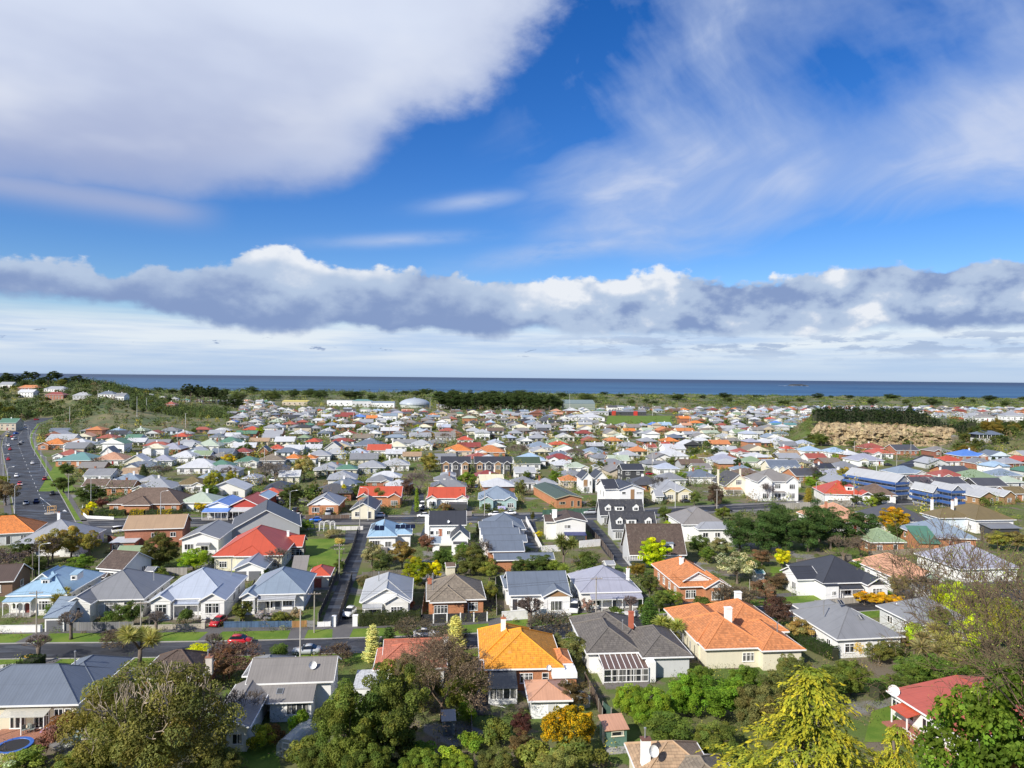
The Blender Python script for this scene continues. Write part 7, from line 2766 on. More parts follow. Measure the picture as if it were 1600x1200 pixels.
 for i in range(5):
  x=o.location.x-210+i*62+rr.uniform(-15,15)
  w=rr.uniform(18,45)
  s.slab([(x-w,6080+rr.uniform(-60,60),-2.6+.3),(x,6060,-2.0),(x+w,6090,-2.3),(x+w*.3,6140,-2.4)],.5)
 stuff(s.obj('surf',m,uv=False),'white surf breaking round the rock islet')
landmarks()
# far houses on their street grid
def poly_px(pts):
 return[(G(x,y).x,G(x,y).y)for x,y in pts]
KEEP_OUT=[poly_px(q)for q in([(938,668),(942,645),(1062,645),(1062,668)],[(1195,638),(1200,620),(1345,620),(1345,638)],[(680,645),(680,606),(885,606),(885,645)],[(430,640),(430,610),(690,610),(690,645)],
 [(870,642),(870,610),(945,610),(945,642)],[(1135,868),(1135,800),(1372,800),(1372,868)])]
road_pts=[(p.x,p.y,w)for P,w in ROADS for p in smooth_line(P,3)]
rp=np.array(road_pts)
def blocked(x,y,r):
 if((rp[:,0]-x)**2+(rp[:,1]-y)**2<(rp[:,2]+r)**2).any():
  return True
 for h in HOUSES:
  if abs(h['x']-x)<h['r']+r and abs(h['y']-y)<h['r']+r and(h['x']-x)**2+(h['y']-y)**2<(.82*h['r']+r)**2:
   return True
 for q in KEEP_OUT:
  if inside(q,x,y):
   return True
 for q in CLEAR:
  if inside(q,x,y):
   return True
 a=x/y
 if a<-.4 and 560<y<1150:
  return True
 if .395<a<.78 and 425<y<700:
  return True
 if y>1195-120*ss(.02,.12,a)*(1-ss(.3,.4,a)):
  return True
 return False
ROOFS=['white']*12+['pale']*15+['silver']*17+['icy']*3+['grey']*13+['warm']*10+['slate']*6+['bluegrey']*4+['charcoal']*6+['dark']*3+['red']*2+['brick']*3+['dred']*2+['orange']*2+['rust']*2+['salmon']*2+['brown']*5+['taupe']*4+['green']*2+['lgreen']*2+['pgreen']*2+['cream']*3+['lav']*3+['blue']*1+['tan']*2+['sky']*2
WALLS=['white']*9+['offwhite']*7+['cream']*6+['lgrey']*6+['grey']*3+['brick']*6+['obrick']*3+['dbrick']*3+['yellow']+['pblue']+['beige']*4+['brown']*2+['dark']*2
FAR_SPOTS=[]
def far_houses():
 r=random.Random(2024)
 c,s=math.cos(GRID),math.sin(GRID)
 cand=[]
 v=245.0
 k=0
 while v<1260:
  u=-980.0+r.uniform(0,12)
  while u<980:
   x=u*c-v*s
   y=u*s+v*c
   if y>240 and abs(x/y)<.8:
    cand.append((x+r.uniform(-1.5,1.5),y+(r.uniform(-3,3)if r.random()<.8 else r.uniform(9,15)*(1 if k%2==0 else-1))))
   u+=r.uniform(16.0,24.0)
  if k%2 and v>490:
   m=v+13.5
   P=[Vector((uu*c-m*s,uu*s+m*c,0))for uu in range(-900,901,30)]
   P=[q for q in P if abs(q.x/q.y)<.8 and not(q.x/q.y<-.4 and 560<q.y)and not .385<q.x/q.y<.78 and not inside(KEEP_OUT[0],q.x,q.y)]
   if len(P)>4 and m<1120:
    strip('road',P,-3.6,3.6,M['asphalt'],.02,f'far street between roofs, {k // 2 + 1} rows out')
  v+=38.0 if k%2==0 else 27.0
  k+=1
 cand.sort(key=lambda q:q[1])
 spots=[]
 for x,y in cand:
  if blocked(x,y,5.5 if y>500 else 6.2)or any((x-q[0])**2+(y-q[1])**2<121 for q in spots[-160:]):
   continue
  spots.append((x,y))
 n_named=len(HOUSES)
 room=max(0,296-n_named)
 b=MB()
 tint=[]
 def F(pts,faces,col):
  b.mesh_faces(pts,faces)
  tint.extend([col]*len(faces))
 for i,(x,y)in enumerate(spots):
  rc,wc=r.choice(ROOFS),r.choice(WALLS)
  if rc in('orange','rust','red','brown','salmon')and r.random()<.5:
   wc=r.choice(['brick','obrick','cream','white'])
  W,D=r.uniform(8.5,14.5),r.uniform(8,12.5)
  kind=r.choice(['hip','hip','hip','gx','gy'])
  he=2.8 if r.random()<.93 else 5.4
  rot=GRID+rad(r.uniform(-4,4))+(math.pi/2 if r.random()<.12 else 0)
  FAR_SPOTS.append((x,y,max(W,D)/2))
  z=hz(x,y)
  if i<room:
   cs,sn=math.cos(rot),math.sin(rot)
   h=House('house',None,(x+sn*D/2,y-cs*D/2,z),rot,rc,wc,rt='tile' if rc in('orange','rust','salmon','brown','tan')else 'iron',detail=0)
   h.block(-W/2,W/2,0,D,he,kind,.42 if kind!='gy' else .4,o=.6)
   for u in(-W*.27,W*.25):
    h.window(u,.9,r.choice([1.5,2.0]),1.4)
   if r.random()<.5:
    h.block(-W/2+.1,-W/2+W*.42,-1.7,4,he,'gy',.5)
    h.window(-W*.29,.9,1.7,1.5,at=-1.7)
   else:
    h.window(W/2 if False else 0,.9,1.0,1.4)
   if r.random()<.5:
    h.chimney(r.uniform(-3,3),D*.5,he,h.ridge_z+.7,.9,r.choice([WHITE,WC['brick'],WC['offwhite']]),0)
   reg(h,x,y,max(W,D)/2+1,describe(kind,rc,wc))
  else:
   cs,sn=math.cos(rot),math.sin(rot)
   def T(px,py,pz):
    return(x+px*cs-py*sn,y+px*sn+py*cs,z+pz)
   o=.62
   w2,d2=W/2,D/2
   wl,rl=WC[wc],RC[rc]
   F([T(-w2,-d2,-.1),T(w2,-d2,-.1),T(w2,d2,-.1),T(-w2,d2,-.1),T(-w2,-d2,he),T(w2,-d2,he),T(w2,d2,he),T(-w2,d2,he)],[(0,1,5,4),(1,2,6,5),(2,3,7,6),(3,0,4,7)],wl)
   e=[(-w2-o,-d2-o),(w2+o,-d2-o),(w2+o,d2+o),(-w2-o,d2+o)]
   E_=[T(p[0],p[1],he+.1)for p in e]
   if kind=='hip':
    m=min(w2,d2)+o
    rz_=he+.1+.42*m
    if w2>=d2:
     a,q=T(-w2-o+m,0,rz_),T(w2+o-m,0,rz_)
     F(E_+[a,q],[(0,1,5,4),(1,2,5),(2,3,4,5),(3,0,4),(3,2,1,0)],rl)
    else:
     a,q=T(0,-d2-o+m,rz_),T(0,d2+o-m,rz_)
     F(E_+[a,q],[(0,1,4),(1,2,5,4),(2,3,5),(3,0,4,5),(3,2,1,0)],rl)
   elif kind=='gx':
    rz_=he+.1+.42*(d2+o)
    a,q=T(-w2-o,0,rz_),T(w2+o,0,rz_)
    F(E_+[a,q],[(0,1,5,4),(2,3,4,5)],rl)
    F(E_+[a,q],[(1,2,5),(3,0,4)],wl)
   else:
    rz_=he+.1+.4*(w2+o)
    a,q=T(0,-d2-o,rz_),T(0,d2+o,rz_)
    F(E_+[a,q],[(1,2,5,4),(3,0,4,5)],rl)
    F(E_+[a,q],[(0,1,4),(2,3,5)],wl)
   for u in(-w2*.62,0,w2*.62):
    F([T(u-1.1,-d2-.05,.8),T(u+1.1,-d2-.05,.8),T(u+1.1,-d2-.05,2.4),T(u-1.1,-d2-.05,2.4)],[(0,1,2,3)],(.03,.035,.04))
   if r.random()<.5:
    px,py=r.uniform(-2,2),r.uniform(-1,1)
    cc=r.choice([WHITE,WC['brick']])
    F([T(px-.4,py-.4,he),T(px+.4,py-.4,he),T(px+.4,py+.4,he),T(px-.4,py+.4,he),T(px-.4,py-.4,rz_+.7),T(px+.4,py-.4,rz_+.7),T(px+.4,py+.4,rz_+.7),T(px-.4,py+.4,rz_+.7)],
     [(0,1,5,4),(1,2,6,5),(2,3,7,6),(3,0,4,7),(4,5,6,7)],cc)
 me=b.mesh('distant_houses',M['far'],uv=False)
 a=me.attributes.new('tint','FLOAT_COLOR','FACE')
 buf=np.ones((len(tint),4),np.float32)
 buf[:,:3]=np.array(tint)
 a.data.foreach_set('color',buf.reshape(-1))
 stuff(put('distant_houses',me),'mass of small far-off houses before the coast')
far_houses()
# trees and shrubs, one by one
OLIVE,DARK,MID_G,BRIGHT,LIME,YEL=(.085,.088,.022),(.026,.046,.014),(.05,.085,.02),(.075,.14,.018),(.24,.3,.018),(.55,.4,.015)
BROWN,DKBROWN,GREYB,PURPLE,GOLD,CREAM_F,PINK_F=(.13,.085,.05),(.075,.05,.035),(.17,.145,.12),(.045,.022,.022),(.36,.24,.018),(.5,.5,.32),(.62,.36,.4)
def near_trees():
 t=tree('hero_gum',h=12.8,w=19.0,col=(.088,.098,.032),label='huge spreading gum tree with bare pale limbs showing, nearest the grey house',name='gum_tree',at=tuple(G(243,1222))[:2],rz=.4)
 z=PROTO['bare'][0]
 for i,(x,y,s,rr)in enumerate(((-1.4,-3.6,1.75,.4),(1.6,-3.0,1.65,2.0),(.4,-1.6,1.9,4.0),(-3.2,-1.8,1.6,5.0),(3.6,-1.8,1.6,3.0))):
  q=put('dead_limbs',PROTO['limbs'][i%2][0],t,(.36,.3,.23))
  q.location=(x,y,1.2)
  q.scale=(s*.62,s*.62,s)
  q.rotation_euler=(0,0,rr)
 tree('hero_dark',545,1215,11.2,(.068,.1,.024),'tall dark green tree left of its taller twin above the tunnel house',w=8.8,var=0)
 tree('hero_dark',612,1196,12.4,(.062,.085,.022),'tallest dark green tree, standing in front of the red tiled house',w=9.6,var=1)
 tree('hero_birch',690,1128,11.0,(.16,.11,.07),'bare brown birch with pale branches before the red tiled roof',w=11.5,name='birch_tree')
 for x,y,h,w,c,l in((662,1112,7.0,6.4,(.06,.075,.025),'dark olive tree between the tallest dark tree and the birch'),(636,1088,6.4,5.6,(.075,.085,.03),'olive tree against the wall of the red tiled house'),(724,1080,6.0,5.0,(.1,.095,.045),'bronze-green tree between red and orange tiled houses'),(712,1112,5.0,4.6,(.085,.11,.025),'olive tree under the birch beside the drive'),(500,1222,4.6,6.0,(.05,.075,.02),'dark bush at the bottom right of the tunnel house'),(572,1236,5.4,7.0,(.055,.085,.02),'dark bush at the bottom below the tall dark trees'),
  (655,1226,4.0,6.0,(.075,.12,.022),'green bush at the bottom below the magnolia'),(715,1224,3.2,5.0,(.09,.14,.02),'light bush at the bottom below the tool shed'),(775,1218,3.8,5.4,(.07,.09,.03),'dull bush at the bottom below the washing line'),(870,1240,4.6,7.0,(.1,.12,.04),'pale olive bush at the very bottom left of the tan roof'),
  (340,1236,5.0,7.0,(.07,.085,.028),'olive bush at the bottom right of the gum tree'),(130,1232,4.4,8.0,(.075,.1,.028),'green bush at the bottom left of the gum tree'),(1150,1228,4.4,6.0,(.055,.085,.02),'dark bush between tan roof and golden conifer at the bottom')):
  tree('hero_bright',x,y,h,c,l,w,name='bush' if 'bush' in l else 'tree',cat='bush' if 'bush' in l else 'tree')
 tree('blossom',628,1192,4.8,(.075,.085,.035),'dark magnolia dotted with white flowers below the tall dark trees',w=4.6,name='magnolia_tree')
 tree('column',582,1034,6.2,(.4,.4,.15),'cream-variegated conifer beside the dark green column',w=3.0,name='conifer')
 tree('column',607,1032,5.6,(.035,.065,.018),'dark green column conifer beside the variegated one',w=3.2,name='conifer')
 tree('column',712,1016,6.0,(.42,.4,.13),'cream-variegated conifer behind the white chimney',w=3.4,name='conifer')
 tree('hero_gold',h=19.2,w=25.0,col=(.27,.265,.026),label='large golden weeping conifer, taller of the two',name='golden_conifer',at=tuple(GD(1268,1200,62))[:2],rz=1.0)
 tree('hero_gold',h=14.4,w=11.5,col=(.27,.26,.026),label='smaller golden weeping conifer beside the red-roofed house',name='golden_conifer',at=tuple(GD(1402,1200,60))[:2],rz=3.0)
 p=GD(1668,1000,38)
 tree('hero_bare',h=19.0,w=17.0,col=(.15,.105,.06),label='tall bare-branched tree spreading in from the right edge',name='bare_tree',cat='bare tree',at=(p.x,p.y),rz=2.2)
 p=GD(1548,1250,47)
 tree('hero_coarse',h=16.6,w=10.5,col=(.065,.12,.016),label='leafy young maple with gaps in front of the faded red roof',name='maple_tree',at=(p.x,p.y))
 p=GD(1622,1240,45)
 tree('hero_coarse',h=19.0,w=11.0,col=(.055,.1,.015),label='leafy maple at the right edge below the bare tree',name='maple_tree',at=(p.x,p.y))
 tree('hero_flower',888,1180,6.2,(.4,.26,.01),'big mound of yellow flowering gorse below the orange house',w=7.6,name='yellow_bush',cat='bush')
 p=GD(1600,1250,52)
 tree('hero_coarse',h=13.5,w=9.0,col=(.13,.075,.03),label='bronze-leaved young tree between the two maples',name='tree',at=(p.x,p.y))
 tree('hero_bright',1562,1010,9.0,(.12,.145,.02),'olive-lime tree at the right edge behind the bare branches',w=9.0)
 tree('hero_bright',1470,1000,6.0,(.085,.12,.022),'mid-green tree left of the olive-lime one beside the cabbage trees',w=6.0)
 tree('ball',859,1106,3.2,(.3,.26,.02),'clipped olive yellow dome bush beside the salmon roof',w=3.2,name='bush',cat='bush')
 tree('broad',893,1112,4.4,(.06,.05,.025),'dark reddish bush behind the glasshouse',w=5.0,name='bush',cat='bush')
 tree('broad',815,1155,3.6,PURPLE,'dark purple-leaved bush left of the yellow gorse',w=3.6,name='bush',cat='bush')
 tree('broad',815,1185,3.2,(.075,.06,.03),'dull brown bush in front of the purple-leaved one',w=4.2,name='bush',cat='bush')
 # bright thicket right of the shed
 i=0
 for x,y,h,w,c in((1018,1135,5.4,6.6,(.085,.15,.018)),(1075,1120,6.0,7.2,(.07,.14,.016)),(1130,1125,6.4,8.0,(.065,.13,.015)),(1190,1150,7.0,8.0,(.075,.085,.035)),(985,1120,4.6,5.4,(.1,.16,.02)),(1050,1172,4.6,7.0,(.055,.09,.02)),
  (1120,1185,4.4,7.0,(.07,.1,.025)),(1165,1095,5.2,6.4,(.055,.1,.016)),(1215,1115,6.0,6.6,(.06,.075,.025)),(1095,1085,4.2,5.6,(.06,.1,.018)),(1240,1075,5.0,6.6,(.07,.09,.03)),(1290,1100,6.0,7.0,(.055,.085,.02)),(1330,1085,5.2,6.0,(.06,.09,.02))):
  names=['bright green bush just right of the green shed','bright green tree behind the first bush beside the shed','widest bright green tree below the orange house','grey-green tree left of the golden conifer','light green bush under the conservatory','dark green bush above the tan roof','mid-green bush between the tan roof and golden conifer',
   'deep green tree against the orange house wall','olive tree under the right wing of the orange house','green bush beside the grey patio roof','dull green tree below the grey house with skylights','green tree behind the top of the golden conifer','green tree left of the clipped hedge garden']
  tree('hero_bright' if i%3!=2 else 'broad',x,y,h,c,names[i],w)
  i+=1
 for x,y,h,w,c,l in((840,1205,3.4,6.0,(.11,.14,.035),'pale olive bush at the bottom below the yellow gorse'),(905,1205,3.6,6.0,(.085,.11,.03),'grey-green bush at the bottom below the green shed'),(660,1190,2.6,4.5,(.075,.13,.02),'light green shrub beside the magnolia'),(700,1198,2.2,3.4,(.24,.3,.03),'yellow-green shrub under the birch garden'),
  (735,1175,2.4,3.6,(.09,.15,.02),'green shrub by the tool shed'),(740,1100,5.0,4.6,(.1,.12,.02),'olive tree between the birch and the drive'),(725,1130,3.0,3.0,(.11,.17,.02),'lime shrub between birch and drive'),(775,1165,3.2,4.4,(.075,.1,.025),'bush beside the washing line'),(770,1150,1.2,2.4,(.5,.36,.02),'small yellow flower clump by the drive'),
  (468,1150,3.4,3.0,(.1,.17,.02),'bright green shrub behind the tunnel house'),(410,1172,3.0,3.6,(.19,.2,.02),'yellow-green dome shrub left of the tunnel house'),(428,1162,2.2,3.2,(.085,.055,.025),'brown shrub beside the tunnel house'),(80,1178,3.2,3.6,(.13,.075,.07),'pinkish purple shrub right of the trampoline'),(95,1150,2.8,4.0,(.14,.075,.035),'rusty shrub at the end of the terrace'),
  (40,1198,2.2,5.0,(.1,.14,.03),'green shrub in front of the trampoline'),(120,1165,2.0,3.0,(.6,.56,.5),'white flowering shrub beside the gum tree'),(10,1205,2.0,3.4,(.35,.36,.22),'cream flowering shrub at the lower left corner'),(480,1200,3.4,5.0,(.075,.1,.025),'dark shrub right of the tunnel house'),
  (350,1062,4.6,6.6,(.11,.075,.05),'reddish brown twiggy shrub left of the grey house')):
  tree('shrub' if h<4.4 else 'loose',x,y,h,c,l,w,name='shrub',cat='shrub')
 tree('brush',358,1062,5.0,(.15,.08,.055),'bare red-brown twigs left of the grey house',w=6.0,name='bare_shrub',cat='shrub')
 tree('bare',372,1150,6.2,(.12,.1,.085),'bare dark twigs against the grey wing roof',w=5.0,name='bare_tree',cat='bare tree')
 # along the near street
 tree('cabbage',218,1041,6.6,(.17,.18,.075),'mop-headed cabbage tree on the near verge',w=5.6,name='cabbage_tree',var=0)
 tree('ball',309,1040,3.2,(.46,.42,.015),'bright yellow-green dome bush on the near verge',w=4.8,name='bush',cat='bush')
 tree('pollard',60,1037,5.0,(.17,.13,.105),'pollarded bare tree on the near side of the street',w=5.2,name='street_tree')
 tree('pollard',111,999,5.4,(.2,.16,.13),'pollarded bare tree in front of the flat garage',w=4.6,name='street_tree')
 tree('pollard',244,997,5.2,(.17,.14,.12),'pollarded bare tree before the low stone wall',w=4.4,name='street_tree')
 tree('brush',192,1012,3.0,(.13,.095,.06),'twiggy bare shrub on the kerb left of the cabbage tree',w=4.6,name='bare_shrub',cat='shrub')
 tree('pollard',333,1028,4.4,(.14,.11,.09),'thin pollarded tree beside the red hatchback',w=3.4,name='street_tree')
 tree('brush',523,1036,2.8,(.1,.065,.045),'brown twiggy shrub right of the silver sedan',w=3.6,name='bare_shrub',cat='shrub')
 tree('ball',436,1030,2.6,MID_G,'round green bush left of the silver sedan',w=3.2,name='bush',cat='bush')
 tree('brush',640,998,3.2,(.12,.1,.06),'twiggy olive shrub on the verge before the hedge',w=5.0,name='bare_shrub',cat='shrub')
 tree('brush',705,1002,3.0,(.1,.085,.06),'twiggy shrub before the white sedan',w=4.0,name='bare_shrub',cat='shrub')
 tree('bare',715,962,3.6,(.09,.05,.045),'small dark red bare tree behind the black fence',w=3.2,name='bare_tree',cat='bare tree')
 tree('brush',862,994,4.4,(.1,.09,.065),'bare shrub behind the golden orange roof',w=5.4,name='bare_shrub',cat='shrub')
 tree('pollard',828,982,6.0,(.11,.08,.065),'spreading leafless tree in front of the dark slate roof house',w=7.0,name='street_tree')
 tree('broad',894,1040,5.0,(.085,.1,.04),'rounded olive tree between orange and grey tiled roofs',w=5.6)
 tree('broad',872,1022,3.4,(.07,.09,.04),'grey-green shrub behind the golden orange roof',w=3.2,name='shrub',cat='shrub')
 tree('column',1014,979,5.6,(.035,.075,.018),'dark green cone behind the red chimney',w=3.2,name='conifer')
 tree('cabbage',1040,1010,5.6,(.14,.17,.05),'cabbage tree beside the long orange house',w=4.6,name='cabbage_tree',var=1)
 tree('broad',1048,1010,3.6,(.075,.085,.03),'dull bush between the grey tiled and orange houses',w=4.0,name='bush',cat='bush')
 tree('pollard',985,968,5.0,(.15,.11,.1),'bare street tree before the lavender cottage',w=4.0,name='street_tree')
 # gardens of the villas
 for k,x,y,h,w,c,l in(('broad',203,980,5.4,5.2,(.05,.08,.022),'large green bush right of the grey villa front'),('shrub',172,972,2.0,3.0,MID_G,'low green shrub before the grey villa window'),('shrub',290,978,3.0,3.4,(.05,.08,.022),'dome shrub before the icy blue villa'),('cabbage',96,958,4.8,3.2,(.2,.18,.035),'yellowish cabbage tree beside the blue villa'),
  ('broad',86,965,3.0,4.2,MID_G,'green bush under the yellowish cabbage tree'),('shrub',30,955,2.6,4.0,(.05,.085,.02),'green bush before the blue villa verandah'),('loose',380,973,4.2,4.0,(.06,.075,.02),'olive tree behind the blue paling fence'),('blossom',412,976,2.8,3.2,PINK_F,'pink blossom shrub behind the blue paling fence'),
  ('shrub',462,968,2.2,2.4,(.16,.14,.1),'brown-pink shrub at the end of the blue-grey villa'),('shrub',437,972,1.8,4.2,(.085,.1,.025),'clipped shrub beside the pink blossom'),('shrub',637,952,2.4,3.0,(.2,.08,.05),'reddish shrub at the end of the clipped hedge'),('shrub',578,955,1.6,2.6,(.06,.09,.02),'small shrub under the bungalow window'),
  ('blossom',918,960,3.2,3.4,(.3,.2,.18),'pinkish shrub beside the white van'),('shrub',963,962,1.6,3.4,MID_G,'low clipped shrub before the lavender cottage'),('shrub',1010,968,3.2,4.0,(.06,.09,.02),'green shrub at the end of the white picket wall'),('broad',1030,955,4.2,5.0,(.065,.095,.025),'green bush left of the orange bungalow'),('broad',1048,950,4.0,4.6,(.085,.13,.025),'light green bush before the orange bungalow'),
  ('shrub',1100,952,2.2,5.0,(.05,.08,.02),'low shrub under the orange bungalow windows'),('brush',1150,955,5.0,6.0,(.12,.095,.06),'bare twiggy tree right of the orange bungalow'),('broad',1015,930,4.6,5.0,(.05,.07,.02),'dark bush behind the lavender cottage'),('broad',1070,975,3.0,5.0,(.045,.07,.02),'dark hedge bush by the long orange house'),
  ('broad',1215,978,6.0,6.4,(.05,.032,.028),'dark brown-leaved tree beside the black car'),('loose',1195,945,5.4,6.0,(.1,.07,.05),'brown loose tree behind the dark brown one'),('loose',1250,1005,4.6,5.0,(.16,.13,.05),'yellowish loose tree at the corner of the grey house'),('brush',1300,925,3.0,4.0,(.12,.08,.07),'twiggy shrub before the black-roofed villa'),
  ('loose',1405,935,5.2,4.6,(.1,.095,.05),'olive tree before the pink-tiled villa'),('brush',1440,935,5.0,5.0,(.12,.085,.055),'bare brown tree before the green gable'),('bare',1425,968,6.4,4.0,(.1,.075,.055),'tall bare tree right of the yellow shrubs'),
  ('loose',1350,945,3.0,5.0,(.36,.22,.012),'orange-yellow flowering shrub, nearest the black car'),('loose',1378,948,3.0,5.0,(.42,.27,.012),'orange-yellow flowering shrub, middle of the row'),('loose',1400,951,2.8,4.4,(.38,.25,.015),'orange-yellow flowering shrub, end of the row by the bare tree'),
  ('ball',1335,1023,2.6,3.4,(.4,.28,.012),'golden round bush at the grey house wall'),('broad',1372,1038,3.8,4.6,(.075,.085,.025),'clipped olive bush right of the golden one'),('broad',1395,1035,3.8,4.2,(.06,.075,.025),'second clipped bush at the grey house corner'),('loose',1415,1020,4.0,4.4,(.1,.09,.055),'brownish tree at the corner of the clipped garden'),
  ('broad',1425,1075,4.6,5.4,(.06,.1,.022),'green tree above the faded red roof'),('broad',1400,1090,3.6,4.6,(.055,.085,.02),'bush at the far corner of the faded red roof'),('broad',1460,1080,5.6,6.6,(.055,.1,.02),'green tree over the faded red roof edge'),('broad',1510,1070,5.6,6.0,(.06,.095,.02),'green tree right of the lime shoots'),
  ('cabbage',1450,1052,6.4,4.6,(.19,.17,.075),'brownish cabbage tree right of the clipped garden'),('cabbage',1472,1040,6.8,4.6,(.17,.18,.06),'taller cabbage tree beside the lime tree'),('cabbage',1490,1060,5.6,4.2,(.15,.16,.06),'cabbage tree nearest the maple'),
  ('broad',1428,1022,6.0,3.8,(.28,.36,.012),'narrow lime-green tree beside the grey house roof'),('broad',1515,1035,8.0,5.4,(.32,.38,.014),'lime-green leafing tree beside the cabbage trees'),('hero_bright',1492,985,9.4,10.0,(.26,.32,.013),'wide lime-green leafing tree before the lavender roof'),('broad',1470,975,4.6,5.0,(.12,.2,.016),'bright green bush at the foot of the lime tree'),
  ('bare',1530,985,8.4,8.0,(.1,.08,.06),'bare tree behind the lime-green leafing tree'),('bare',1570,970,8.4,8.0,(.11,.09,.07),'bare tree before the lavender roof near the edge'),('loose',1560,860,5.4,8.4,(.12,.13,.03),'wide olive tree at the end of the brick house garden'),('loose',1590,862,5.6,7.4,(.1,.1,.04),'olive tree at the right edge beyond the lavender roof')):
  tree(k,x,y,h,c,l,w,name={'cabbage':'cabbage_tree','bare':'bare_tree','brush':'bare_tree'}.get(k,'bush' if 'bush' in l or 'shrub' in l else 'tree'),cat='shrub' if 'shrub' in l else 'bush' if 'bush' in l else 'tree')
